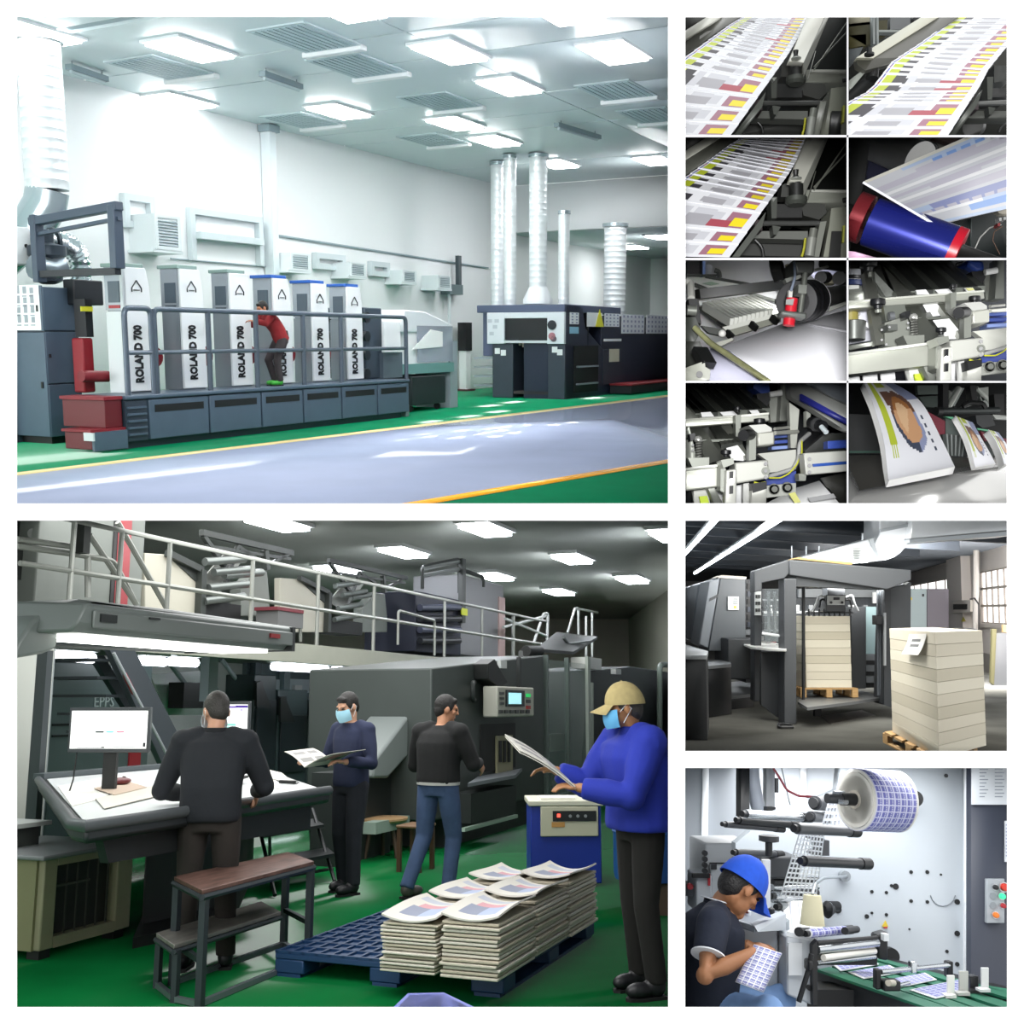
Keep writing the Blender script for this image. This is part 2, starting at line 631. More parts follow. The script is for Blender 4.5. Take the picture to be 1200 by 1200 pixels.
def person(fr, base, rz, J, label, skin='b98463', top=('2a3350', .95), legs=('1d1d22', .9), shoe='17171a', hair='16130f', cap=None, mask=None, sleeve='long', bulk=1.0, trim=None, group=None, vox=.0068, jacket_end=None, collar=None):
 j = dict(DEF); j.update(J)
 g = {k: (Vector(v) if isinstance(v, tuple) else v) for k, v in j.items()}
 T = Thing(fr, 'person', label, 'person', base, rz, group, local=True)
 Hd = Matrix.Rotation(g['hyaw'], 3, 'Z') @ Matrix.Rotation(g['hpitch'], 3, 'X')
 hc = g['head']
 H = lambda x, y, z: hc + Hd @ Vector((x, y, z))
 b = MB()
 b.ell(hc + Hd @ Vector((0, -.008, .02)), .076, .096, .1, 16, Hd)
 b.ell(H(0, .03, -.045), .055, .062, .068, 14, Hd)          # jaw
 b.ell(H(0, .075, -.095), .022, .02, .02, 10, Hd)           # chin
 b.prism([H(-.016, .088, -.03), H(.016, .088, -.03), H(0, .122, -.026), H(0, .092, .03)][:3], Hd @ Vector((0, -.008, .055)))
 b.ell(H(0, .104, -.022), .015, .02, .013, 8, Hd)
 for s in (-1, 1):
  b.ell(H(s * .078, -.005, -.01), .012, .022, .033, 8, Hd)
  b.ell(H(s * .03, .082, .028), .03, .012, .009, 8, Hd)  # brow
  b.ell(H(s * .042, .06, -.02), .026, .024, .02, 8, Hd)  # cheek
 limb(b, [g['neck'] - Vector((0, 0, .05)), g['neck'] + (hc - g['neck']) * .25, H(0, -.02, -.05)], [.062, .055, .055], 14)
 tl = g['lean']
 mid = lambda a, c, t: a + (c - a) * t
 loft(b, [(g['hip'] - Vector((0, 0, .06)), .14, .095, tl), (g['hip'] + Vector((0, 0, .04)), .155, .105, tl), (g['waist'], .135, .09, tl), (mid(g['waist'], g['chest'], .6), .15, .1, tl), (g['chest'], .16, .105, tl), (mid(g['chest'], g['neck'], .7), .13, .08, tl), (g['neck'], .07, .06, tl)])
 for s, S in ((-1, 'L'), (1, 'R')):
  sh, el, wr = g['sh' + S], g['el' + S], g['wr' + S]
  limb(b, [mid(sh, g['neck'], .4), sh, mid(sh, el, .5), el, mid(el, wr, .4), wr], [.055, .056, .046, .04, .038, .027])
  hand(b, wr, g['hd' + S], g['hn' + S], -s, g['curl'])
  hp, kn, an = g['hp' + S], g['kn' + S], g['an' + S]
  limb(b, [hp, mid(hp, kn, .4), kn, mid(kn, an, .35), an], [.085, .075, .052, .052, .036])
  limb(b, [an, an + Vector((sin(g['toe' + S]), cos(g['toe' + S]), 0)) * .13 - Vector((0, 0, .055))], [.032, .018])
 body = T.part('body', remesh(b, vox, 2), mat(skin, .55, var=.06, vs=9))
 e = MB(); e.ell(H(-.03, .088, .008), .012, .008, .007, 8, Hd); e.ell(H(.03, .088, .008), .012, .008, .007, 8, Hd)
 T.part('eyes', e, mat('221a16', .3), parent=body)
 if not mask:
  e = MB(); e.ell(H(0, .092, -.062), .022, .008, .006, 8, Hd)
  T.part('mouth', e, mat('8f5548', .5), parent=body)
 h = MB()
 h.ell(hc + Hd @ Vector((0, -.018, .034)), .082, .1, .098, 16, Hd)
 h.ell(H(0, -.05, -.015), .07, .062, .075, 12, Hd)
 for s in (-1, 1): h.ell(H(s * .066, .012, .02), .016, .03, .04, 8, Hd)
 h.ell(H(0, .05, .082), .062, .036, .03, 10, Hd)
 T.part('hair', remesh(h, .009, 2), mat(hair, .6, bump=.6, bs=90), smooth=60)
 if mask:
  m = MB()
  def mf(u, v):
   a = (u - .5) * 2.3
   z = -.105 + v * .1
   r = .082 + .012 * sin(pi * v) + .01 * (1 - abs(u - .5) * 2)
   return H(r * sin(a), .012 + (r + .02) * cos(a), z + .012 * (1 - abs(u - .5) * 2) * (v - .3))
  m.sheet(mf, 12, 6, .003)
  mk = T.part('face_mask', m, mat(mask, .85), smooth=60)
  m = MB()
  for s in (-1, 1):
   m.tube([H(s * .078, .04, -.02), H(s * .083, .0, .015), H(s * .084, -.03, -.01), H(s * .078, .03, -.085)], .002, 5)
  T.part('ear_loops', m, mat('e8eef0', .8), parent=mk)
 if cap:
  m = MB()
  for ang in (0,):
   m.sheet(lambda u, v: H(*( (.098 * cos(u * 2 * pi) * cos(v * pi / 2 * .98)), -.008 + .121 * sin(u * 2 * pi) * cos(v * pi / 2 * .98), .016 + .012 * sin(u * 2 * pi) * (1 - v) + .138 * sin(v * pi / 2))), 24, 8, .004)
  cp = T.part('cap_crown', m, mat(cap, .9, var=.08, vs=30), smooth=60)
  m = MB()
  m.sheet(lambda u, v: H((u - .5) * .17 * (1 - .2 * v), .075 + sqrt(max(0, 1 - (2 * u - 1) ** 2)) * .034 + v * .098 * (1 - .5 * (2 * u - 1) ** 2), .036 - .03 * v - .08 * (u - .5) ** 2 * (.6 + v)), 12, 5, .005)
  T.part('cap_brim', m, mat(cap, .9, var=.08, vs=30), smooth=60)
  m = MB(); m.ell(H(0, -.008, .155), .008, .008, .005, 8)
  T.part('cap_button', m, mat(cap, .9), parent=cp)
 k = bulk
 m = MB()
 hem = g['hip'] - Vector((0, 0, .04)) if jacket_end is None else g['hip'] + Vector((0, 0, jacket_end))
 loft(m, [(hem, .168 * k, .122 * k, tl), (hem + Vector((0, 0, .035)), .176 * k, .128 * k, tl), (mid(hem, g['waist'], .7), .172 * k, .124 * k, tl), (g['waist'], .172 * k, .122 * k, tl), (mid(g['waist'], g['chest'], .6), .182 * k, .13 * k, tl), (g['chest'], .188 * k, .13 * k, tl), (mid(g['chest'], g['neck'], .55), .175 * k, .108 * k, tl), (mid(g['chest'], g['neck'], .85), .105, .082, tl), (mid(g['chest'], g['neck'], 1.0), .078, .07, tl)])
 for s, S in ((-1, 'L'), (1, 'R')):
  sh, el, wr = g['sh' + S], g['el' + S], g['wr' + S]
  if sleeve == 'long':
   wc = mid(el, wr, .92)
   limb(m, [mid(sh, g['neck'], .45), sh, mid(sh, el, .5), el, mid(el, wr, .45), wc], [x * k for x in (.066, .076, .068, .06, .055, .044)], ends=(1, 0))
  else:
   limb(m, [mid(sh, g['neck'], .45), sh, mid(sh, el, .6)], [.068, .078, .07], ends=(1, 0))
 tm = mat(top[0], top[1], var=.12, vs=5, bump=.35, bs=14)
 jk = T.part('jacket' if sleeve == 'long' else 'shirt', remesh(m, .0125, 3), tm, smooth=60)
 if collar:
  m = MB()
  m.sheet(lambda u, v: g['neck'] + Vector((cos(u * 2 * pi) * (.074 + .012 * (1 - v)), sin(u * 2 * pi) * (.068 + .012 * (1 - v)) + .004, -.02 + .05 * v)), 20, 3, .005)
  T.part('collar', m, mat(collar, .9), parent=jk, smooth=60)
 if trim:
  m = MB()
  m.lathe([(.15, -.012), (.168, -.012), (.17, .012), (.15, .012)], (0, 0, 0), (0, 0, 1), 24)
  m.xf(Matrix.Translation(hem + Vector((0, 0, .006))) @ Matrix.Rotation(tl, 4, 'X') @ Matrix.Diagonal((1.06 * k, .78 * k, 1, 1)))
  T.part('waistband', m, mat(trim, .9), parent=jk)
 m = MB()
 loft(m, [(g['hip'] - Vector((0, 0, .1)), .15, .11, tl), (g['hip'], .168, .12, tl), (g['hip'] + Vector((0, 0, .08)), .155, .112, tl), (g['hip'] + Vector((0, 0, .13)), .145, .105, tl)])
 for S in 'LR':
  hp, kn, an = g['hp' + S], g['kn' + S], g['an' + S]
  limb(m, [hp, mid(hp, kn, .45), kn, mid(kn, an, .5), mid(kn, an, 1.02)], [.1, .092, .074, .066, .062], ends=(1, 0))
 T.part('trousers', remesh(m, .0125, 3), mat(legs[0], legs[1], var=.18, vs=7, bump=.35, bs=12), smooth=60)
 for S in 'LR':
  an = g['an' + S]
  t = g['toe' + S]
  f = Vector((sin(t), cos(t), 0))
  m = MB()
  z0 = an.z - .09
  c = Vector((an.x, an.y, z0))
  R = Matrix.Rotation(-t, 3, 'Z')
  m.ell(c + f * .01 + Vector((0, 0, .068)), .048, .07, .062, 12, R)
  m.ell(c + f * .105 + Vector((0, 0, .052)), .05, .088, .045, 12, R)
  m.xf(Matrix())
  sh_ = T.part('shoe', remesh(m, .009, 2), mat(shoe, .45), smooth=60)
  so = MB()
  so.prism([c + R @ Vector(p) for p in ((-.038, -.05, 0), (.038, -.05, 0), (.048, .1, 0), (.035, .17, 0), (0, .19, 0), (-.035, .17, 0), (-.048, .1, 0))], (0, 0, .018))
  T.part('sole', so, mat('0f0f10', .7), parent=sh_)
 return T
# ================================================================ bright press hall (shell)
P = Frame(TL)
_o = P.Z(150, 527)
_d = P.d(1290, 395);
PHI = atan2(_d.y, _d.x)
P = Frame(TL, _o, PHI)          # x along the press, y towards the wall behind it
T0 = Frame(TL)
TW = 5.2                          # the wall behind the presses
ZC = P.Y(75, 88, TW).z            # ceiling height
SB = P.Y(592, 217, TW).x          # bulkhead across the hall
ZB = P.X(700, 268, SB).z          # its lower edge
SE = SB + 14                      # end wall
mb = MB()
mb.box(-16, SE + 1, -26, TW, -0.2, 0)
GREEN = mat('0f8a5c', 0.12, var=0.10, vs=1.2, bump=0.02, bs=2.0)
struct(P, 'floor', mb, GREEN, 'glossy green epoxy floor of the bright press hall')
def fpt(px, py, z): return P.Z(px, py, z)
def ext(a, b, k0, k1): return a + (b - a) * k0, a + (b - a) * k1
a0, a1 = ext(fpt(20, 554, .004), fpt(783, 463, .004), -0.4, 1.05)
b0, b1 = ext(fpt(510, 590, .004), fpt(783, 543, .004), -2.2, 1.1)
mb = MB().prism([a0, a1, b1, b0], (0, 0, .004))
struct(P, 'floor_walkway', mb, mat('aab4cf', 0.13, var=0.05, vs=0.8, bump=0.02, bs=2.0), 'lilac grey glossy walkway painted across the green floor')
for (q0, q1, r0, r1, c) in ((a0, a1, *ext(fpt(20, 557.5, .004), fpt(783, 465, .004), -0.4, 1.05), 'e9d79a'), (b0, b1, *ext(fpt(510, 584, .004), fpt(783, 538.5, .004), -2.2, 1.1), 'f0a81e')):
 mb = MB().prism([q0, q1, r1, r0], (0, 0, .006))
 struct(P, 'trim_line', mb, mat(c, 0.25), 'yellow line along the edge of the grey walkway')
HW = mat('eef2f3', 0.45)
mb = MB(); mb.box(-16, SE, TW, TW + .2, 0, ZC)
struct(P, 'wall_back', mb, HW, 'tall white wall behind the presses')
mb = MB(); mb.box(SE, SE + .2, -26, TW, 0, ZC)
struct(P, 'wall_end', mb, HW)
mb = MB(); mb.box(SB, SB + .3, -26, TW, ZB, ZC)
struct(P, 'wall_bulkhead', mb, HW, 'white bulkhead across the hall below the ceiling')
mb = MB(); mb.box(SB + .3, SE, -26, TW, ZB, ZB + .1)
struct(P, 'ceiling_lower', mb, mat('d3dfe2', 0.4), 'lower ceiling beyond the bulkhead')
CEIL = mat('dbe7ea', 0.35)
mb = MB(); mb.box(-16, SB, -26, TW, ZC + .05, ZC + .2)
ceil = struct(P, 'ceiling', mb, mat('9fb0b6', 0.5), 'white panelled ceiling of the press hall')
edges = []
for px, py in ((52, 44), (147, 20), (400, 49), (345, 90), (460, 128), (560, 140), (600, 152), (640, 190)):
 edges.append(P.Z(px, py, ZC).x)
edges = sorted(edges)
xs = [-16] + edges + [SB]
for i in range(len(xs) - 1):
 if xs[i + 1] - xs[i] < .3: continue
 for j in range(4):
  mb = MB(); mb.box(xs[i] + .03, xs[i + 1] - .03, TW - 7.6 * (j + 1) + .03, TW - 7.6 * j, ZC, ZC + .06)
  struct(P, 'ceiling_panel', mb, CEIL, parent=ceil)
# ================================================================ newspaper press hall with green floor (shell)
B0 = Frame(BL)
_d = B0.d(1100, 827)
PHB = atan2(_d.y, _d.x)
_o = B0.Z(237, 1179)
B = Frame(BL, _o, PHB)            # x to the right and away along the hall, y to the left and away
CZ = 5.0
mb = MB(); mb.box(-12, 40, 2.0, 45, -.2, 0)
struct(B0, 'floor', mb, mat('0e6a34', .16, var=.12, vs=1.5, bump=.02, bs=2.0), 'glossy dark green floor of the newspaper press hall')
mb = MB(); mb.box(-14, 40, 12, 45, CZ, CZ + .2)
struct(B0, 'ceiling', mb, mat('9aa097', .45, var=.06, vs=.5), 'grey green ceiling of the newspaper press hall')
wb = B0.Z(640, 715, CZ)
mb = MB(); mb.box(-14, 14, 44, 44.3, 0, CZ); struct(B0, 'wall_back', mb, mat('d2cfc0', .8), 'beige back wall of the newspaper press hall')
q = B0.Y(738, 800, 44)
mb = MB(); mb.box(q.x, q.x + .3, 15, 44, 0, CZ)
struct(B0, 'wall_right', mb, mat('a5a596', .8))
mb = MB(); mb.box(-8.6, -8.4, 2, 45, -.2, CZ); struct(B0, 'wall_left', mb, mat('9aa09c', .8))
mb = MB(); mb.box(-8.6, 5, 2.2, 2.3, -1.2, -.2)
ym = B.sub((0, 0, 0)).Y(330, 775, 6.0)   # provisional
p1 = B.Z(330, 775, 2.25)
MY = p1.y
MT = B.Y(330, 752, MY).z
FASC = mat('aeb0a2', .6, var=.05, vs=2)
mb = MB(); mb.box(B.Y(-40, 790, MY).x, B.Y(645, 775, MY).x, MY, MY + .12, 2.25, MT)
struct(B, 'trim_fascia', mb, FASC, 'beige edge beam of the raised walkway')
mb = MB(); mb.box(B.Y(-40, 790, MY).x, B.Y(645, 775, MY).x, MY + .12, MY + 3.6, MT - .12, MT)
struct(B, 'floor_mezzanine', mb, mat('6c7068', .6), 'raised walkway deck above the green hall')
# ================================================================ hall with the paper piles (shell)
M0 = Frame(MR)
MH = 3.15
mb = MB(); mb.box(-3, 24, 4, 60, -.2, 0)
struct(M0, 'floor', mb, mat('6c6c66', .38, var=.3, vs=.9, bump=.05, bs=5), 'worn dark concrete floor of the paper pile hall')
mb = MB(); mb.box(-3, 24, 4, 60, MH, MH + .2)
struct(M0, 'ceiling', mb, mat('6d737a', .7), 'dark steel ceiling of the paper pile hall')
mb = MB(); mb.box(-3, 24, 58, 58.3, 0, MH)
struct(M0, 'wall_back', mb, mat('b5b6b6', .8), 'pale back wall of the paper pile hall')
MWH = mat('d2cbc5', .8, var=.03, vs=1)
wa, wb_ = M0.Z(1180, 795, 0), M0.Z(1062, 760, 0)
wd = (wb_ - wa).normalized()
RW = Frame(MR, wa, atan2(-wd.y, -wd.x))      # x runs along the wall towards the camera, y out behind it
def rwx(px, py=720): return RW.Y(px, py, 0)
WIN = [(1064, 1119, 672, 736), (1149, 1184, 664, 731)]
zw1, zw0 = rwx(1165, 667).z, rwx(1165, 731).z
xw = [(rwx(a).x, rwx(b).x) for a, b, _, _ in WIN]
xs = [-30, xw[0][0], xw[0][1], xw[1][0], xw[1][1], 6]
mb = MB(); mb.box(-30, 6, 0, .25, 0, zw0); mb.box(-30, 6, 0, .25, zw1, MH + .2)
mb.box(xs[0], xs[1], 0, .25, zw0, zw1); mb.box(xs[2], xs[3], 0, .25, zw0, zw1); mb.box(xs[4], xs[5], 0, .25, zw0, zw1)
struct(RW, 'wall_right', mb, MWH, 'white plastered wall with barred windows')
for k, (a, b) in enumerate(xw):
 mb = MB(); mb.box(a, b, .10, .12, zw0, zw1)
 w = struct(RW, 'window_%d' % (k + 1), mb, mat('ffffff', .3, emit=1.7), 'bright barred window of the paper pile hall')
 n = 6 if k == 0 else 5
 for i in range(n + 1):
  x = a + (b - a) * i / n
  m = MB(); m.box(x - .025, x + .025, .02, .06, zw0, zw1); struct(RW, 'window_bar', m, mat('8a8078', .5), parent=w)
 for i in range(4):
  z = zw0 + (zw1 - zw0) * i / 3
  m = MB(); m.box(a, b, .02, .07, z - .03, z + .03); struct(RW, 'window_rail', m, mat('a0988f', .5), parent=w)
 m = MB(); m.box(a - .1, b + .1, -.08, .1, zw0 - .1, zw0); struct(RW, 'sill', m, mat('c5bdb6', .6), parent=w)
pw0, pw1 = rwx(1121).x, rwx(1139).x
mb = MB(); mb.box(pw0, pw1, -.25, 0, 0, MH); struct(RW, 'pillar', mb, mat('ddd6d0', .7), 'white wall pillar between the barred windows')
mb = MB(); mb.box(-30, 6, -.04, 0, 0, .5); struct(RW, 'baseboard_right', mb, mat('8d8983', .7))
# ================================================================ label hall (shell)
L0 = Frame(BR)
YP = 6.6                          # depth of the pale side plate of the label machine
mb = MB(); mb.box(-2, 9, 3, 12, -.2, 0)
struct(L0, 'floor', mb, mat('8b9196', .5), 'grey floor of the label hall')
mb = MB(); mb.box(-2, 9, 11, 11.2, -.2, 5)
struct(L0, 'wall_back', mb, mat('d3dae2', .6), 'pale blue white panelled wall of the label hall')
for px in (941, 826):
 q = L0.Y(px, 940, 10.98); mb = MB(); mb.box(q.x - .03, q.x + .03, 10.96, 11, 0, 5); struct(L0, 'trim_joint', mb, mat('eef2f6', .5), 'bright vertical joint in the panelled wall')
# ================================================================ bright press hall: lamps, ducts, wall boxes
LAMP = mat('ffffff', .5, emit=34.0)
FIX = mat('e4eaec', .4)
t = None
lamps = [(38, 36, 'over the big spiral duct'), (223, 55, 'second from the big spiral duct, at the top'), (210, 116, 'against the tall wall left of the slim pillar'), (397, 128, 'low on the ceiling just past the slim pillar'), (527, 58, 'bright at the top centre of the hall'), (597, 98, 'before the two ducts close together'), (533, 142, 'small one deep in the hall by the tall wall'), (580, 163, 'directly over the two ducts close together'), (720, 58, 'at the top toward the far corner'), (767, 186, 'above the bulkhead at the far edge'), (653, 190, 'just beside the tall duct with the cone hood'), (400, 4, 'cut by the top edge near the middle'), (660, 8, 'cut by the top edge beyond the middle')]
for i, (px, py, lab) in enumerate(lamps):
 q = P.Z(px, py, ZC)
 lab = 'glaring square ceiling lamp ' + lab
 if t is None:
  t = Thing(P, 'ceiling_lamp', lab, 'ceiling lamp', group='glaring ceiling lamps of the bright press hall', local=True)
  m = MB(); m.box(-.75, .75, -.45, -.38, -.05, -.002); m.box(-.75, .75, .38, .45, -.05, -.002); m.box(-.75, -.68, -.38, .38, -.05, -.002); m.box(.68, .75, -.38, .38, -.05, -.002)
  t.part('lamp_frame', m, FIX)
  m = MB(); m.box(-.68, .68, -.38, .38, -.09, -.01)
  t.part('diffuser', m, LAMP)
  t.root.matrix_world = P.M @ Matrix.Translation(q)
 else:
  t.copy(q, label=lab)
for px, py, lab in ((742, 288, 'under the lower ceiling past the bulkhead'), (690, 300, 'deep under the lower ceiling, between the ducts'), (776, 276, 'under the lower ceiling at the far edge')):
 t.copy(P.Z(px, py, ZB), label='glaring square ceiling lamp ' + lab)
vents = [(187, 78, 'beside the lamp over the first printing towers'), (357, 43, 'large, upper one of the pair at the top'), (418, 76, 'large, lower one of the pair at the top'), (516, 118, 'in the middle of the ceiling'), (722, 105, 'before the far top corner lamp'), (507, 163, 'small, deep in the hall by the tall wall'), (765, 134, 'cut by the far edge of the ceiling'), (353, 140, 'by the head of the slim pillar')]
t = None
for px, py, lab in vents:
 q = P.Z(px, py, ZC)
 lab = 'pale grey air grille in the ceiling, ' + lab
 if t is None:
  t = Thing(P, 'ceiling_vent', lab, 'air grille', group='square air grilles in the bright ceiling', local=True)
  m = MB(); m.box(-.8, .8, -.6, .6, -.03, -.002)
  t.part('grille_frame', m, mat('c6d5d9', .45))
  for k in range(9):
   m = MB(); m.box(-.72, .72, -.54 + k * .125, -.455 + k * .125, -.042, -.03)
   t.part('slat', m, mat('a9bec4', .4))
  m = MB(); m.box(.8, .98, -.6, .7, -.1, -.002)
  t.part('light_strip', m, mat('f4f8f9', .3), bevel=.02)
  t.root.matrix_world = P.M @ Matrix.Translation(q)
 else:
  t.copy(q, label=lab)
for (x0, y0, x1, y1, lab) in ((307, 86, 352, 102, 'hanging in front of the first ceiling lamps'), (652, 146, 702, 161, 'hanging above the tall duct of the second machine'), (80, 78, 124, 93, 'hanging beside the big spiral duct')):
 a = P.Z(x0, y0, ZC - .12); b = P.Z(x1, y1, ZC - .12)
 t = Thing(P, 'batten_light', 'dim grey batten light ' + lab, 'light', (a + b) / 2)
 m = MB(); m.bar(a, b, .14, .1); t.part('housing', m, mat('84959b', .4))
 m = MB(); m.cyl(a + (b - a) * .05 - V(0, 0, .07), b - (b - a) * .05 - V(0, 0, .07), .035); t.part('tube', m, mat('b9c8cc', .3))
 m = MB()
 for k in (.1, .9): m.cyl(a + (b - a) * k, a + (b - a) * k + V(0, 0, .13), .012)
 t.part('hanger', m, mat('87959a', .4))
DUCT = mat('e6ecee', .35, .25, var=.04, vs=3)
DUCT2 = mat('b9c6cb', .25, .8)
def spiral(px0, px1, py, y, z0, z1, label, cone=0.0, flange=True, name='spiral_duct', n=0):
 a, b = P.Y(px0, py, y), P.Y(px1, py, y)
 c = (a + b) / 2
 r = (px1 - px0) / 2 * (P.M @ c).y / F
 t = Thing(P, name, label, 'duct', (c.x, c.y, z0))
 prof = []
 k = int((z1 - z0) / .16)
 for i in range(k):
  z = z0 + (z1 - z0) * i / k
  prof += [(r, z), (r, z + (z1 - z0) / k * .86), (r * 1.012, z + (z1 - z0) / k * .9), (r * 1.012, z + (z1 - z0) / k * .96)]
 prof.append((r, z1))
 m = MB(); m.lathe(prof, (c.x, c.y, 0), n=28); t.part('duct_tube', m, DUCT)
 if flange:
  m = MB(); m.lathe([(r, z1 - .1), (r * 1.16, z1 - .1), (r * 1.16, z1), (r, z1)], (c.x, c.y, 0), n=28); t.part('flange', m, DUCT2)
 if cone:
  m = MB(); m.lathe([(r * cone, z0 - .12), (r * cone, z0), (r * 1.01, z0 + .35), (r * .9, z0 + .35)], (c.x, c.y, 0), n=28); t.part('hood', m, mat('e9eef0', .4))
 return t, c, r
t, c, r = spiral(26, 75, 150, 3.2, P.Y(50, 222, 3.2).z, ZC - .02, 'large white spiral duct dropping from the ceiling beside the dark gantry')
z = P.Y(50, 222, 3.2).z
m = MB()
e = [c + V(0, 0, z - c.z), c + V(-.03, .05, z - .25 - c.z), c + V(-.3, .2, z - .75 - c.z), c + V(-.75, .5, z - 1.25 - c.z)]
m.tube(e, [r, r * 1.02, r * 1.02, r * 1.02], 28); t.part('elbow', m, DUCT2)
m = MB(); q = (e[2] - e[3]).normalized(); m.cyl(e[2] - q * .06, e[2] + q * .06, r * 1.08, n=28); t.part('elbow_collar', m, DUCT2)
q = P.Y(315, 200, TW - .15)
mb = MB(); mb.box(q.x - .11, q.x + .11, TW - .3, TW - .02, 0, ZC)
struct(P, 'pillar', mb, mat('dbe5e8', .35), 'slim white pillar against the tall wall')
mb = MB(); mb.box(q.x - .2, q.x + .2, TW - .36, TW - .02, ZC - .18, ZC - .02)
struct(P, 'trim_pillar_head', mb, mat('8fa0a6', .4))
VB = mat('dfe8ea', .4)
VS = mat('8ea1a7', .45)
for k, (x0, x1, y0, y1, xl, lab) in enumerate(((181, 213, 252, 293, 148, 'large louvred air box on the tall wall above the first printing tower'), (340, 364, 297, 317, 325, 'small louvred air box just past the slim wall pillar'), (410, 429, 308, 324, 388, 'small louvred air box above the last printing tower'),
            (472, 488, 317, 331, 453, 'small louvred air box above the white sheet feeder'), (514, 529, 323, 338, 491, 'small louvred air box at the far end of the tall wall'))):
 d = .75 if k == 0 else .6
 yf = TW - d
 a, b = P.Y(x0, y0, yf), P.Y(x1, y1, yf)
 z1, z0 = P.Y((x0 + x1) / 2, y0, yf).z, P.Y((x0 + x1) / 2, y1, yf).z
 t = Thing(P, 'air_box', lab, 'air vent', ((a.x + b.x) / 2, TW, z0))
 m = MB(); m.box(a.x, b.x, yf + .03, TW - .005, z0, z1); m.box(a.x - .06, b.x + .06, yf + .02, TW - .005, z0 - .06, z0)
 t.part('housing', m, VB)
 n = 9 if k == 0 else 6
 m = MB(); w = b.x - a.x
 m.box(a.x, a.x + w * .12, yf, yf + .03, z0, z1); m.box(b.x - w * .12, b.x, yf, yf + .03, z0, z1); m.box(a.x + w * .12, b.x - w * .12, yf, yf + .03, z1 - .1 * (z1 - z0), z1); m.box(a.x + w * .12, b.x - w * .12, yf, yf + .03, z0, z0 + .1 * (z1 - z0))
 t.part('louvre_frame', m, VB)
 for i in range(n):
  zz = z0 + (z1 - z0) * (.13 + .76 * i / n)
  m = MB(); m.bar((a.x + w * .12, yf + .012, zz), (b.x - w * .12, yf + .012, zz), .022, (z1 - z0) * .035, up=(0, .5, 1))
  t.part('slat', m, VS)
for (x0, y0, x1, y1, ii) in ((139, 226, 177, 266, 0), (217, 243, 304, 312, 1), (365, 296, 400, 318, 2), (430, 306, 452, 325, 3)):
 a = P.Y(x0, y0, TW); b = P.Y(x1, y1, TW)
 z1 = P.Y(x0, y0, TW).z; z0 = P.Y(x0, y1, TW).z if ii == 0 else b.z
 m = MB(); w = .14
 m.box(a.x, b.x, TW - .16, TW - .01, z1 - w, z1); m.box(a.x, a.x + w, TW - .16, TW - .01, z0, z1 - w); m.box(b.x - w, b.x, TW - .16, TW - .01, z0, z1 - w)
 if ii == 1: m.box(a.x + w, b.x - w, TW - .3, TW - .01, (z0 + z1) / 2 - .1, (z0 + z1) / 2 + .05)
 else: m.box(a.x + w, b.x - w, TW - .16, TW - .01, z0, z0 + w)
 struct(P, 'trim_niche', m, mat('cdd8db', .4), 'raised white frame on the tall wall')
m = MB()
a, b = P.Y(318, 275, TW - .04), P.Y(572, 322, TW - .04)
m.tube([a, V(b.x, TW - .04, a.z * .5 + b.z * .5)], .03, 6)
c0 = P.Y(200, 303, TW - .04); m.tube([c0, V(P.Y(312, 313, TW - .04).x, TW - .04, c0.z)], .02, 6)
solo(P, 'wall_conduit', m, mat('93a4aa', .4), 'thin grey conduit running along the tall wall above the air boxes', 'pipe')
# ================================================================ the offset press
PLZ = P.Y(165, 463, 0).z            # platform height
XE = P.Z(481, 489, 0).x
NAVY = mat('4a5a6b', .4, var=.05, vs=3)
NAVD = mat('2c3743', .45)
BLK = mat('0b0d10', .5)
t = Thing(P, 'press_platform', 'long slate grey press plinth with slotted panels under the printing towers', 'machine base', (XE / 2, 1, 0))
YB = P.X(97, 480, 0).y
m = MB(); m.box(.02, XE, .06, YB, .1, PLZ - .06); m.box(.1, XE - .1, .12, YB - .1, 0, .1)
t.part('plinth_core', m, NAVD)
m = MB(); m.box(0, XE + .04, -.02, YB + .05, PLZ - .06, PLZ); t.part('deck', m, NAVY, bevel=.015)
bnd = [174, 245.5, 307, 356, 401, 443, 480]
bx = [P.Y(x, 480, 0).x for x in bnd]
for i in range(6):
 pn = t.part('plinth_panel', MB().box(bx[i] + .02, bx[i + 1] - .02, 0, .06, .12, PLZ - .08), NAVY, bevel=.01)
 w = bx[i + 1] - bx[i]
 t.part('slot', MB().box(bx[i] + .1 * w, bx[i + 1] - .1 * w, -.006, .02, PLZ * .66, PLZ * .80), BLK, parent=pn)
pn = t.part('louvre_panel', MB().box(0, bx[0] - .02, .01, .06, .12, PLZ - .08), NAVD)
for i in range(5):
 t.part('slat', MB().bar((.03, 0, .22 + i * (PLZ - .3) / 5), (bx[0] - .05, 0, .22 + i * (PLZ - .3) / 5), .05, .03), NAVY, parent=pn)
m = MB(); m.box(XE + .06, P.Z(503, 489, 0).x, .1, .9, 0, .28)
solo(P, 'low_pallet', m, mat('8e979c', .6), 'low grey pallet at the far end of the press plinth', 'pallet', bevel=.02)
xa = P.Z(130, 533, 0).x
ys = P.X(77, 530, xa).y
zs = P.Y(130, 505, 0).z
RED = mat('7c1220', .55, var=.15, vs=4)
t = Thing(P, 'access_steps', 'dark red access steps leading up to the press platform', 'steps', (xa / 2, ys / 2, 0))
t.part('lower_step', MB().box(xa, -.02, .02, ys, .05, zs), mat('5f0d18', .5), bevel=.015)
t.part('lower_tread', MB().box(xa - .03, -.02, 0, ys + .03, zs, zs + .04), RED)
t.part('side_plate', MB().box(xa, -.02, -.03, .02, .03, zs), NAVY)
y2 = P.X(95, 480, 0.0).y
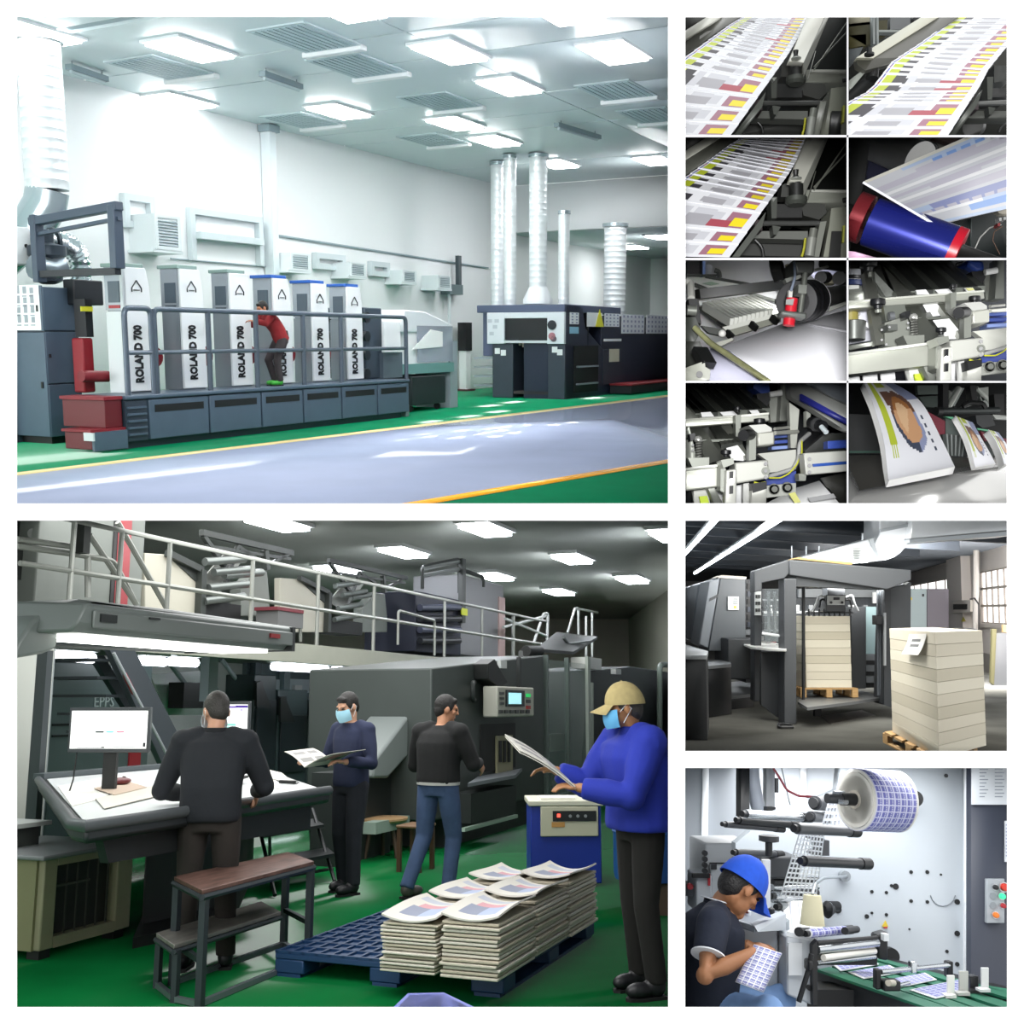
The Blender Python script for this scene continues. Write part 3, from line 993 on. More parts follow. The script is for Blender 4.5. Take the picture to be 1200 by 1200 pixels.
t.part('upper_step', MB().box(-.05, .5, .1, y2, zs + .04, PLZ + .02) if False else MB().box(-.35, -.02, .06, y2, zs + .04, PLZ - .05), mat('5f0d18', .5), bevel=.01)
t.part('upper_tread', MB().box(-.38, -.02, .04, y2 + .02, PLZ - .05, PLZ), RED)
q = P.X(107, 505, xa)
t.part('foot_switch', MB().box(xa - .06, xa - .03, q.y - .1, q.y + .1, zs - .12, zs + .0), mat('c9ced2', .4))
TF = .55
WHT = mat('e9edee', .4)
SIDE = mat('a9b0b8', .3, .3, var=.06, vs=2)
SIDE_D = mat('8d949b', .35, .3)
specs = [(122, 152, 183, 313, 464), (188, 217, 244, 315, 460), (248, 274, 298, 320, 457), (296.5, 324, 345, 326, 456), (343, 368.5, 388, 332, 453), (386, 409, 427, 336, 450)]
tn = ['first printing tower from the red steps', 'second printing tower from the red steps', 'third printing tower from the red steps', 'fourth printing tower, where the worker in red leans in', 'fifth printing tower with a blue cap on its side', 'last printing tower, beside the dark end unit']
rol = text_mb('ROLAND 700', .31, .012, bold=.014)
PLZ += .004
for i, (l, f0, f1, yt, yb) in enumerate(specs):
 a = P.Y(f0, yb, TF); b = P.Y(f1, yb, TF)
 z1 = P.Y(f0, yt, TF).z
 yd = P.X(l, yt, a.x).y
 w = b.x - a.x
 t = Thing(P, 'printing_tower', 'tall white and grey ' + tn[i], 'printing unit', ((a.x + b.x) / 2, TF, PLZ), group='printing towers of the press')
 body = t.part('body', MB().prism([(a.x + .01, TF + .03, PLZ), (b.x - .02, TF + .03, PLZ), (b.x - .05, TF + .03, z1 - .25), (b.x - .12, TF + .03, z1 - .02), (a.x + .01, TF + .03, z1 - .02)], (0, yd - TF - .05, 0)), SIDE_D)
 fp = t.part('front_panel', MB().prism([(a.x, TF, PLZ + .02), (b.x, TF, PLZ + .02), (b.x - .03, TF, z1 - .3), (b.x - .1, TF, z1), (a.x, TF, z1)], (0, .05, 0)), WHT, bevel=.012)
 L = MB(); L.v = [p.copy() for p in rol.v]; L.f = list(rol.f); L.mi = list(rol.mi)
 L.xf(Matrix.Translation((a.x + w * .42, TF - .008, PLZ + .31 * (z1 - PLZ))) @ Matrix.Rotation(-pi / 2, 4, 'Y') @ Matrix.Diagonal((.5, 1, .72, 1)))
 t.part('lettering', L, mat('15171a', .5), parent=fp)
 cr = MB(); cx, cz = a.x + w * .45, z1 - .32
 for sx in (-1, 1):
  cr.bar((cx + sx * .1, TF - .006, cz), (cx, TF - .006, cz + .12), .012, .022, up=(0, 1, 0))
  cr.bar((cx + sx * .1, TF - .006, cz), (cx + sx * .1, TF - .006, cz - .06), .012, .022, up=(0, 1, 0))
 cr.bar((cx - .06, TF - .006, cz - .03), (cx + .06, TF - .006, cz - .03), .012, .02, up=(0, 1, 0))
 t.part('crest', cr, mat('2b2f33', .5), parent=fp)
 zm = PLZ + (z1 - PLZ) * .66
 sp = t.part('side_panel', MB().box(a.x - .015, a.x + .02, TF + .05, yd, zm, z1), SIDE)
 t.part('lower_side_panel', MB().box(a.x - .01, a.x + .02, TF + .05, yd, PLZ, zm - .02), SIDE_D if i else mat('d6dbdd', .4))
 ym = (TF + yd) / 2
 t.part('display', MB().box(a.x - .03, a.x - .01, ym - .12, ym + .12, zm + .12, zm + .45), mat('54606b', .3), parent=sp)
 t.part('button_row', MB().box(a.x - .03, a.x - .01, ym - .12, ym + .12, zm + .03, zm + .08), mat('a02a30' if i < 1 else '39424b', .4), parent=sp)
 t.part('top_cap', MB().box(a.x - .04, b.x - .12, TF + .02, yd + .05, z1, z1 + .06), mat('2f62b8' if i >= 3 else '8ba39c', .4), bevel=.01)
 if i: t.part('ink_cylinder', MB().cyl((a.x - .28, TF + .35, PLZ + .55), (a.x - .28, yd, PLZ + .55), .17), RED)
 else: t.part('corner_strip', MB().box(a.x - .03, a.x + .03, TF + .0, TF + .06, PLZ, z1), mat('c3c9cc', .3))
x1 = P.Y(122, 455, TF + .6).x
t = Thing(P, 'feed_drive', 'dark red feed drive between the left cabinet and the first tower', 'machine', (x1 - .4, TF + .9, PLZ))
yy = TF + .7
def bpx(x0_, x1_, y0_, y1_, y, d):
 a_, b_ = P.Y(x0_, y0_, y), P.Y(x1_, y1_, y); d = min(d, .25) if x1_ < 125 else d
 return MB().box(a_.x, b_.x, y, y + d, max(b_.z, PLZ), a_.z)
t.part('red_housing', bpx(96, 113, 396, 462, yy, .8), mat('8a1622', .5), bevel=.03)
t.part('roller', MB().cyl(P.Y(95, 441, yy - .15), P.Y(126, 441, yy - .15), .09), RED)
t.part('black_hopper', bpx(86, 122, 327, 358, yy + .3, .6), mat('1b2026', .5), bevel=.02)
t.part('guide_post', bpx(99, 110, 350, 395, yy, .3), mat('14171b', .5))
t.part('caution_tag', bpx(95, 109, 359, 365, yy - .1, .02), mat('d8d430', .5))
RY = .08
RAILM = mat('596470', .35, .4)
zt = P.Y(160, 361, RY).z; zmid = P.Y(300, 411, RY).z
t = Thing(P, 'guard_railing', 'grey tubular guard railing along the front of the printing towers', 'railing', (3, RY, PLZ))
def px_x(px): return P.Y(px, 420, RY).x
g0, g1 = px_x(148), px_x(179)
t.part('gate_frame', MB().pipe([(g0, RY, PLZ), (g0, RY, zt), (g1, RY, zt), (g1, RY, PLZ)], .045, .12, 10), RAILM)
t.part('rail', MB().tube([(g0, RY, zmid), (g1, RY, zmid)], .035, 8), RAILM)
ps = [px_x(v) for v in (182.5, 245.5, 301, 356, 400, 473)]
zt2 = P.Y(246, 364, RY).z
t.part('rail', MB().pipe([(ps[0], RY, zmid), (ps[0], RY, zt2), (ps[-1] + .1, RY, zt2 - .02), (ps[-1] + .1, RY, PLZ)], .045, .12, 10), RAILM)
t.part('rail', MB().tube([(ps[0], RY, zmid), (ps[-1] + .1, RY, zmid)], .035, 8), RAILM)
for q in ps[:-1]:
 t.part('post', MB().tube([(q, RY, PLZ), (q, RY, zt2)], .045, 8), RAILM)
ya = TF + .05
t = Thing(P, 'end_unit', 'dark grey end unit after the last printing tower', 'machine', (P.Y(440, 450, ya).x, ya + .6, PLZ))
t.part('frame', bpx(427, 449, 360, 451, ya + .1, 1.6), mat('3f4c58', .4), bevel=.03)
for k in range(4):
 c = P.Y(431, 372 + k * 22, ya + .05)
 t.part('roller', MB().cyl(c, c + V(0, 1.2, 0), .11, n=12), mat('1a2026', .35))
t.part('white_door', bpx(450, 470, 376, 413, ya - .1, .08), mat('f2f5f6', .4), bevel=.02)
t.part('lower_case', bpx(449, 472, 413, 451, ya, .9), mat('5b6872', .4))
yb = ya + .25
t = Thing(P, 'sheet_feeder', 'white sheet feeder with curved hood and pale guard screen', 'machine', (P.Y(500, 440, yb).x, yb + .6, 0))
a = P.Y(467, 363, yb); b = P.Y(530, 432, yb); zb_, zt_ = P.Y(500, 437, yb).z, P.Y(500, 364, yb).z
t.part('hood', MB().prism([(a.x, yb, zt_ - .5), (a.x + .25, yb, zt_), (a.x + 1.1, yb, zt_ - .02), (b.x, yb, zt_ - .3), (b.x, yb, zt_ - .5)], (0, 1.4, 0)), mat('e3e8ec', .4), bevel=.03)
t.part('guard_screen', MB().box(a.x + .75, b.x, yb - .02, yb, zb_ + .25, zt_ - .35), mat('b4bccd', .12, alpha=.45))
t.part('sheet_pile', MB().box(a.x + .3, b.x - .1, yb + .05, yb + 1.2, zb_ + .2, zb_ + .95), mat('f6f8f9', .6))
t.part('pile_flap', MB().prism([(a.x + .5, yb - .04, zb_ + .55), (a.x + 1.3, yb - .04, zb_ + 1.0), (b.x - .5, yb - .04, zb_ + .95), (b.x - .5, yb - .04, zb_ + .6)], (0, .03, 0)), mat('ffffff', .5))
t.part('teal_table', MB().box(a.x - .1, b.x, yb - .05, yb + 1.3, zb_, zb_ + .22), mat('6f9c9a', .4))
t.part('side_leg', MB().box(b.x - .1, b.x + .25, yb, yb + 1.0, 0, zt_ - .7), mat('9aa3ac', .4))
t = Thing(P, 'pile_cart', 'black pile cart under the teal feeder table', 'cart', (P.Y(495, 465, yb).x, yb + .5, 0))
a = P.Y(478, 437, yb); b = P.Y(518, 463, yb)
t.part('cart_body', MB().box(a.x, b.x, yb - .1, yb + 1, .15, zb_ - .06), mat('20272c', .5), bevel=.02)
for sx in (a.x + .15, b.x - .15):
 for sy in (yb + .05, yb + .85): t.part('caster', MB().cyl((sx - .03, sy, .075), (sx + .03, sy, .075), .075), mat('0b0c0e', .5))
c = P.Z(523, 464, 0)
t = Thing(P, 'blue_bin', 'small bright blue bin beside the black pile cart', 'bin', c)
t.part('bin_body', MB().lathe([(.17, 0), (.21, .5), (.22, .55), (.19, .55), (.17, .06), (0.001, .06)], c, n=18), mat('0f4fd0', .35))
t.part('rim', MB().lathe([(.21, .53), (.235, .53), (.235, .57), (.21, .57)], c, n=18), mat('1a5be0', .35))
xw = P.Y(322, 450, .35).x
person(P, (xw, .3, PLZ), 1.15, dict(hip=(0, -.12, .84), waist=(0, -.05, 1.0), chest=(0, .08, 1.18), neck=(0, .16, 1.3), head=(0, .24, 1.4), hpitch=-.4, shL=(-.18, .14, 1.26), shR=(.18, .14, 1.26), elL=(-.26, .3, 1.12), elR=(.26, .32, 1.1), wrL=(-.18, .5, 1.16), wrR=(.2, .52, 1.12), hdL=(.1, 1, .1), hdR=(-.1, 1, 0), hnL=(0, 0, 1), hnR=(0, 0, 1), lean=-.35,
  hpL=(-.09, -.1, .82), hpR=(.09, -.1, .82), knL=(-.12, .04, .45), knR=(.11, .1, .46)),
  'person in red short sleeves and bright green shoes leaning in between the printing towers', skin='c07e5c', top=('8e2428', .9), legs=('3a3436', .9), shoe='3fae3a', vox=.012)
GX = P.Y(122, 320, TF).x - .25
GD = mat('3d4a5a', .4)
t = Thing(P, 'gantry_frame', 'dark blue grey gantry frame in front of the silver hose', 'gantry', (GX, 1.2, PLZ))
a0 = P.X(42, 252, GX); a1 = P.X(134, 240, GX)
t.part('post', MB().box(GX - .09, GX + .09, a0.y - .06, a0.y + .06, P.X(42, 331, GX).z, a0.z), GD, bevel=.015)
t.part('foot_bar', MB().bar(V(GX, a0.y, P.X(134, 318, GX).z), V(GX, a1.y, P.X(134, 318, GX).z), .12, .1), mat('1b2026', .5))
t.part('post', MB().box(GX - .09, GX + .09, a1.y - .07, a1.y + .07, P.X(134, 315, GX).z, a1.z), GD, bevel=.015)
t.part('beam', MB().bar(V(GX, a0.y + .1, a0.z - .1), V(GX, a1.y - .1, a1.z - .02), .16, .13), GD, bevel=.015)
t.part('strut', MB().bar(V(GX, a0.y + .1, a0.z - .3), V(GX, a1.y - .1, a1.z - .2), .08, .05), GD)
yh = 2.5
t = Thing(P, 'silver_hose', 'silver corrugated air hose bending down behind the dark gantry', 'hose', P.Y(75, 320, yh))
pts = [P.Y(48, 284, yh), P.Y(60, 282, yh), P.Y(74, 284, yh), P.Y(86, 291, yh), P.Y(93, 304, yh), P.Y(95, 325, yh), P.Y(95, 350, yh)]
pp = []
for i in range(len(pts) - 1):
 for k in range(6): pp.append(pts[i] + (pts[i + 1] - pts[i]) * k / 6)
pp.append(pts[-1])
t.part('hose', MB().tube(pp, [.19 if k % 2 else .16 for k in range(len(pp))], 14), mat('d5dcdf', .2, .85))
t.part('clamp', MB().tube([P.Y(60, 282, yh), P.Y(63, 282, yh)], .215, 14), mat('3a444c', .4, .5))
t.part('valve', MB().lathe([(.1, -.5), (.22, -.45), (.22, -.1), (.3, -.05), (.3, .1), (.12, .15), (.12, .35)], P.Y(55, 296, yh - .4), n=16), mat('3a444e', .35, .5))
t.part('elbow_pipe', MB().tube([P.Y(40, 312, yh - .5), P.Y(58, 316, yh - .5), P.Y(70, 310, yh - .5)], .2, 14), mat('8d989f', .3, .7))
m = MB(); a = P.Y(18, 265, yh - .2); b = P.Y(38, 311, yh - .2); m.box(a.x - .6, b.x, yh - .2, yh + .6, b.z, a.z)
t = Thing(P, 'junction_box', 'white junction box to the left of the dark gantry post', 'box', (b.x - .3, yh, b.z)); t.part('case', m, mat('e9edef', .4), bevel=.02)
t.part('stand', MB().box(b.x - .5, b.x - .2, yh, yh + .3, 0, b.z), NAVD)
t.part('keyhole', MB().cyl((b.x - .1, yh - .21, b.z + .3), (b.x - .1, yh - .19, b.z + .3), .03), BLK)
XK = P.Z(60, 521, 0).x
XK -= .0
y0 = P.X(55, 440, XK).y; y1 = P.X(-10, 440, XK).y; XL = P.Y(95, 440, y0).x
zc = P.X(60, 334, XK).z; zq = P.X(60, 388, XK).z; zr = P.X(75, 451, XK).z
t = Thing(P, 'control_cabinet', 'big slate grey cabinet with a white instruction sheet', 'cabinet', (XK + .4, (y0 + y1) / 2, 0))
t.part('case', MB().box(XK + .03, XL - .02, y0 + .03, y1, .12, zc - .02), NAVD); t.part('plinth', MB().box(XK + .1, XL - .1, y0 + .1, y1, 0, .12), BLK)
for (ya_, yb_, za_, zb2) in ((y0 + .01, y1, zq, zc), (y0 + .01, y1, .12, zq - .02)):
 dr = t.part('door', MB().box(XK, XK + .03, ya_, yb_, za_, zb2), NAVY, bevel=.008)
 t.part('latch', MB().box(XK - .02, XK, ya_ + .08, ya_ + .12, (za_ + zb2) / 2 - .05, (za_ + zb2) / 2 + .05), BLK, parent=dr)
for (za_, zb2) in ((zq + .01, zc - .02), (zr + .01, zq - .01), (.12, zr - .01)):
 t.part('side_panel', MB().box(XK + .02, XL, y0, y0 + .03, za_, zb2), NAVY, bevel=.008)
t.part('keyhole', MB().box(XK + .06, XK + .1, y0 - .015, y0, (zq + zr) / 2, (zq + zr) / 2 + .06), BLK)
s0, s1 = P.X(47, 360, XK).y, P.X(10, 360, XK).y
sz0, sz1 = P.X(30, 387, XK).z, P.X(30, 334, XK).z
ps_ = t.part('instruction_sheet', MB().box(XK - .012, XK - .001, s0, s1, sz0, sz1), mat('f2f4f5', .6))
mk = MB()
for i in range(5):
 for k in range(4):
  cy, cz = s0 + .12 + i * .16, sz0 + .12 + k * (sz1 - sz0 - .1) / 4
  mk.box(XK - .016, XK - .012, cy, cy + .08, cz, cz + .09 + .02 * ((i + k) % 3)); mk.box(XK - .016, XK - .012, cy, cy + .1, cz - .05, cz - .03)
t.part('printed_symbols', mk, mat('9aa0a8', .6), parent=ps_, kind='stuff')
# ================================================================ second machine
SM = P.Z(620, 467, 0).x
def mx(px, py=430): return P.X(px, py, SM).y
def mz(py, px=620): return P.X(px, py, SM).z
DK = mat('343c48', .4, var=.05, vs=3); NV = mat('22283c', .4); PUR = mat('5d6683', .4)
BK2 = mat('0a0b0e', .6)
yl, yr = mx(577), mx(662)
zt = mz(357); zh = mz(403); zh2 = mz(366)
t = Thing(P, 'delivery_machine', 'dark delivery machine with a light header panel and open black bay', 'machine', (SM + 2, (yl + yr) / 2, 0))
t.part('left_pillar', MB().box(SM, SM + .8, mx(601), yl, 0, zh), DK, bevel=.02)
t.part('right_pillar', MB().box(SM, SM + .8, yr, mx(642), 0, zh), DK, bevel=.02)
t.part('bay_back', MB().box(SM + 1.5, SM + 1.6, yr, yl, 0, zh2), BK2)
t.part('bay_floor_plate', MB().box(SM + .05, SM + 1.5, mx(642), mx(601), .12, .2), mat('3b3333', .5))
h = t.part('header_panel', MB().box(SM - .06, SM + .05, mx(592), mx(572), zh, zh2).join(MB().box(SM - .06, SM + .05, yr, mx(642), zh, zh2)).join(MB().box(SM - .06, SM + .05, mx(642), mx(592), mz(373), zh2)), mat('d5dae1', .35), bevel=.012)
t.part('window', MB().box(SM, SM + .03, mx(642), mx(592), mz(398), mz(373)), mat('14171c', .15), parent=h)
t.part('window_bar', MB().box(SM - .06, SM, mx(642), mx(592), mz(402), mz(399)), mat('c3cad0', .3), parent=h)
for (qx, qy, c, s) in ((648, 381, '20242c', .13), (648, 394, 'a7727c', .1), (650, 397, '5a4a56', .08)):
 t.part('button', MB().cyl((SM - .1, mx(qx), mz(qy)), (SM - .06, mx(qx), mz(qy)), s, n=14), mat(c, .4), parent=h)
gl = MB()
for (qx, qy) in ((578, 378), (584, 385), (580, 393), (586, 378)): gl.box(SM - .065, SM - .06, mx(qx), mx(qx) + .14, mz(qy), mz(qy) + .1)
t.part('pictogram', gl, mat('b4bac4', .5), parent=h)
t.part('roof', MB().box(SM - .05, SM + 4, yr, mx(560), zh2, zt), mat('4c5670', .4), bevel=.02)
for k, (qx, qy) in enumerate(((583, 412), (590, 414), (656, 413), (650, 410))):
 t.part('caution_label', MB().box(SM - .012, SM, mx(qx) - .08, mx(qx) + .08, mz(qy) - .07, mz(qy) + .09), mat('e5e8ea', .5))
for k in range(9):
 qx = 607 + k * 4
 t.part('gripper', MB().box(SM + .1, SM + .2, mx(qx) - .03, mx(qx) + .03, mz(405 + k % 3 * 2), mz(400)), mat('9c8f85', .4))
t.part('left_body', MB().box(SM + .5, SM + 4, yl - .05, mx(556), mz(418), zt - .1), PUR, bevel=.02)
st = MB()
t.part('left_base', MB().box(SM + 1.2, SM + 3.5, yl, mx(556), 0, mz(418)), DK)
for k in range(4):
 zz = mz(419 + k * 11)
 t.part('step_tread', MB().box(SM + .1, SM + .9, yl + .02, mx(553), zz - .05, zz), mat('8f97a0', .4))
sy = yr
def rx(px, py=430): return P.Y(px, py, sy).x
def rz_(py, px=720): return P.Y(px, py, sy).z
t.part('end_block', MB().prism([(SM + .05, sy, 0), (rx(715), sy, 0), (rx(715), sy, rz_(420, 700)), (rx(686), sy, rz_(385, 686)), (rx(682), sy, rz_(360, 682)), (rx(676), sy, zt - .02), (SM + .05, sy, zt - .02)], (0, 1.3, 0)), NV, bevel=.02)
t.part('side_door', MB().box(rx(672), rx(700), sy - .03, sy, .15, rz_(405, 690)), BK2)
for k in range(2):
 zz = rz_(428 + k * 20, 690); t.part('step_tread', MB().box(rx(674), rx(698), sy - .1, sy, zz - .05, zz), mat('7b828b', .4))
lb = t.part('long_body', MB().box(rx(705), rx(840), sy + .02, sy + 1.6, 0, rz_(371, 740)), NV, bevel=.02)
t.part('door_panel', MB().box(rx(706), rx(728), sy - .02, sy + .02, .3, rz_(409, 716)), mat('2c3140', .4), bevel=.01)
t.part('label_plate', MB().box(rx(713), rx(724), sy - .04, sy - .02, rz_(424, 718), rz_(409, 718)), mat('cfc9b8', .5))
t.part('nameplate', MB().box(rx(706), rx(726), sy - .05, sy - .02, rz_(400, 716), rz_(397, 716)), mat('dfe3e8', .5))
def notice(x0, x1, y0, y1, c, lab, marks=0, tri=None):
 n_ = Thing(P, 'notice_sheet', lab, 'notice', (rx((x0 + x1) / 2), sy - .06, rz_(y1, (x0 + x1) / 2)))
 za, zb3 = rz_(y1, x1), rz_(y0, x0)
 so_ = sy + (.02 if x0 > 705 else 0)
 s_ = n_.part('sheet', MB().box(rx(x0), rx(x1), so_ - .022, so_ - .002, za, zb3), mat(c, .5))
 if marks:
  m_ = MB()
  for i in range(marks):
   for k in range(4):
    xx = rx(x0) + (rx(x1) - rx(x0)) * (i + .3) / marks
    zz = za + (zb3 - za) * (k + .3) / 4
    m_.box(xx, xx + (rx(x1) - rx(x0)) * .4 / marks, so_ - .027, so_ - .022, zz, zz + (zb3 - za) * .12)
  n_.part('print', m_, mat('9aa0bb', .6), parent=s_, kind='stuff')
 if tri:
  xx = rx(tri)
  n_.part('warning_sign', MB().prism([(xx - .3, so_ - .037, za), (xx + .3, so_ - .037, za), (xx, so_ - .037, zb3 + .1)], (0, .015, 0)), mat('e6e040', .5), parent=s_)
notice(667, 677, 366, 380, 'eef1f4', 'white notice beside the light header panel', 2)
notice(667, 677, 383, 391, '8fc1dc', 'pale blue notice below the white one on the machine side')
notice(687, 704, 366, 383, 'eceff2', 'white notice with a yellow warning triangle', 0, 701)
notice(708, 725, 367, 383, 'e4e8f1', 'white notice just after the yellow triangle', 4)
notice(728, 754, 368, 391, 'dbdfe8', 'large grey symbol board, first of two on the long body', 6)
notice(757, 781, 369, 391, 'dbdfe8', 'large grey symbol board, second of two on the long body', 6)
t = Thing(P, 'red_platform', 'low red topped platform in front of the second machine', 'platform', (rx(760), sy - .8, 0))
pa = P.Z(740, 463, 0); pw = sy - pa.y
zp = P.Y(740, 452, pa.y).z
t.part('platform_base', MB().box(pa.x, rx(860), pa.y, sy - .06, .03, zp), mat('191d24', .5), bevel=.02)
t.part('platform_top', MB().box(pa.x - .04, rx(860), pa.y - .04, sy - .06, zp, zp + .05), mat('8e1f2a', .5))
spiral(620, 641, 260, sy + 1.2, zt + .15, ZC - .03, 'tall white duct with a cone hood on the delivery machine', 1.7)
spiral(575, 591, 280, yl + .6, zt + .01, ZC - .03, 'first of two white ducts close together behind the delivery machine')
spiral(590, 605, 280, yl - .3, zt + .01, ZC - .03, 'second of two white ducts close together, standing on the delivery machine')
spiral(654, 667, 330, sy + .5, zt + .01, ZB - .03, 'short white duct just under the bulkhead')
q = P.Y(720, 340, sy + .6)
spiral(707, 733, 330, sy + .6, rz_(371, 740) + .02, ZB - .03, 'wide white duct on the long body of the second machine', n=1)
c = P.Z(546, 458, 0)
t = Thing(P, 'marker_post', 'square post, black above and white below, beside the delivery machine', 'post', c)
hz = P.Y(546, 411, c.y).z; hz2 = P.Y(546, 378, c.y).z
t.part('white_part', MB().box(c.x - .15, c.x + .15, c.y - .1, c.y + .15, .06, hz), mat('eef1f2', .4)); t.part('black_part', MB().box(c.x - .2, c.x + .2, c.y - .12, c.y + .17, hz, hz2), BLK); t.part('foot', MB().box(c.x - .25, c.x + .25, c.y - .2, c.y + .25, 0, .06), mat('5c3136', .5))
q = P.Y(532, 330, TW - .2)
t = Thing(P, 'switch_gear', 'dark switchgear bracket on the tall wall left of the ducts', 'switch', q)
t.part('box', MB().box(q.x - .5, q.x + .3, TW - .35, TW - .02, q.z - .4, q.z - .1), mat('5f7276', .4)); t.part('arm', MB().bar((q.x + .2, TW - .25, q.z - .1), (q.x + .2, TW - .25, q.z + .8), .18, .12), mat('39474c', .4)); t.part('pipe', MB().tube([(q.x - .3, TW - .2, q.z - .4), (q.x - .3, TW - .2, q.z - 1.8)], .05), mat('cdd6d8', .4))
# ================================================================ newspaper hall: ceiling lamps, mezzanine
LMP = mat('f4f7ff', .5, emit=30.0)
TUBE = mat('f2f6ff', .5, emit=9.0)
CASE = mat('c8ccc8', .5)
t = None
for i, (xa, ya, xb, yb, lab) in enumerate(((447, 634, 498, 652, 'big one above the middle of the walkway'), (545, 606, 592, 625, 'cut by the top edge above the dark folder unit'), (654, 643, 687, 658, 'middle one of the far row'), (563, 666, 596, 678, 'beside the upper blue printing unit'), (642, 685, 667, 696, 'lowest one, before the white stair head rails'), (728, 669, 753, 682, 'furthest along, over the man in blue'.replace('furthest', 'last one')), (770, 613, 800, 632, 'cut by the frame at the top corner'), (290, 600, 360, 618, 'cut by the top edge behind the reel unit'), (377, 657, 413, 670, 'half hidden by the middle reel unit'))):
 a, b = B.Z(xa, (ya + yb) / 2 - 4, CZ - .02), B.Z(xb, (ya + yb) / 2 + 4, CZ - .02)
 L = min(b.x - a.x, 5)
 lab = 'strip lamp on the grey ceiling, ' + lab
 if t is None:
  t = Thing(B, 'ceiling_lamp', lab, 'ceiling lamp', group='strip lamps under the grey green ceiling', local=True)
  t.part('lamp_case', MB().box(-L / 2 - .1, L / 2 + .1, -.34, .34, -.06, .015), CASE)
  t.part('diffuser', MB().box(-L / 2, L / 2, -.28, .28, -.13, -.06), LMP)
  t.root.matrix_world = B.M @ Matrix.Translation((a + b) / 2)
 else:
  t.copy((a + b) / 2, label=lab)
GALV = mat('a3a69f', .4, .4)
t = Thing(B, 'walkway_railing', 'pale steel tube railing along the edge of the raised walkway', 'railing', (0, MY + .05, MT))
ry = MY + .05
zr, zm_ = B.Y(372, 671, ry).z, B.Y(372, 714, ry).z
xl_, xr_ = B.Y(20, 700, ry).x, B.Y(640, 740, ry).x
for z in (zr, zm_): t.part('rail', MB().tube([(xl_, ry, z), (xr_, ry, z)], .03, 8), GALV)
for px in (80, 137, 195, 294, 372, 438, 521, 565, 602):
 x = B.Y(px, 720, ry).x
 t.part('post', MB().tube([(x, ry, MT), (x, ry, zr)], .03, 8), GALV)
x = B.Y(508, 720, ry).x
t.part('gate', MB().pipe([(B.Y(465, 720, ry).x, ry - .03, MT + .15), (B.Y(465, 720, ry).x, ry - .03, MT + .75), (x, ry - .03, MT + .68), (x, ry - .03, MT + .02)], .025, .08), GALV)
t = Thing(B, 'stair_rails', 'sloping steel hand rails of the stairs beside the red stripe', 'railing', (B.Y(120, 690, ry).x, ry, MT))
for (pts) in (((20, 640), (92, 650), (133, 657), (158, 705)), ((20, 632), (90, 641)), ((138, 612), (195, 712)), ((105, 627), (160, 708)), ((103, 650), (103, 700))):
 t.part('rail', MB().pipe([B.Y(a, b, ry + .17) for a, b in pts], .035, .1), GALV)
t.part('switch_box', MB().box(B.Y(97, 650, ry).x, B.Y(105, 650, ry).x, ry, ry + .15, B.Y(100, 648, ry).z, B.Y(100, 613, ry).z), mat('2c302e', .5))
t = Thing(B, 'stair_head_rails', 'white looped stair head rails at the far end of the walkway', 'railing', B.Y(640, 770, MY + 1))
for pts in (((625, 755), (637, 719), (642, 719), (641, 752)), ((665, 742), (674, 713), (678, 713), (678, 745)), ((674, 713), (700, 718)), ((687, 722), (687, 770)), ((694, 718), (694, 770)), ((590, 735), (640, 722)), ((592, 725), (640, 745)), ((601, 722), (601, 768))):
 t.part('rail', MB().pipe([B.Y(a, b, MY + .8) for a, b in pts], .035, .08), mat('d9dcd8', .4))
def bq(px0, py0, px1, py1, y, d, fr=B):
 a_, b_ = fr.Y(px0, py0, y), fr.Y(px1, py1, y)
 c_ = fr.Y(px0, py1, y)
 return MB().box(a_.x, b_.x, y, y + d, (b_.z + c_.z) / 2, (a_.z + fr.Y(px1, py0, y).z) / 2)
def poly(pts, y, d, fr=B): return MB().prism([fr.Y(a, b, y) for a, b in pts], (0, d, 0))
GRY = mat('7f857f', .5, var=.05, vs=2); DKG = mat('3d423f', .45, var=.06, vs=2); CRM = mat('d2cfbf', .5); BKM = mat('151817', .5)
yu = MY + 1.2
t = Thing(B, 'upper_cabinet', 'tall grey machine cabinet on the walkway with a red stripe', 'machine', B.Y(110, 712, yu))
t.part('case', bq(48, 590, 165, 715, yu, 1.4), GRY, bevel=.02)
t.part('red_stripe', bq(141, 590, 149, 712, yu - .02, .02), mat('a03a40', .5))
t.part('door_seam', bq(136, 590, 138, 712, yu - .015, .015), BKM)
t = Thing(B, 'dark_machinery', 'black open machinery at the left end of the walkway', 'machine', B.Y(30, 705, yu))
t.part('frame', bq(-6, 590, 43, 705, yu + .3, .4), BKM)
for k in range(5): t.part('valve', MB().cyl(B.Y(38 + k % 2 * 4, 625 + k * 16, yu + .3), B.Y(38 + k % 2 * 4, 625 + k * 16, yu + .1), .06, n=10), mat('b5a84a' if k % 2 else '6f7470', .5))
t.part('edge_strip', bq(39, 600, 44, 702, yu + .2, .1), mat('8c8a5a', .5))
t.part('panel', bq(20, 635, 36, 680, yu + .22, .06), mat('2a2e2c', .5))
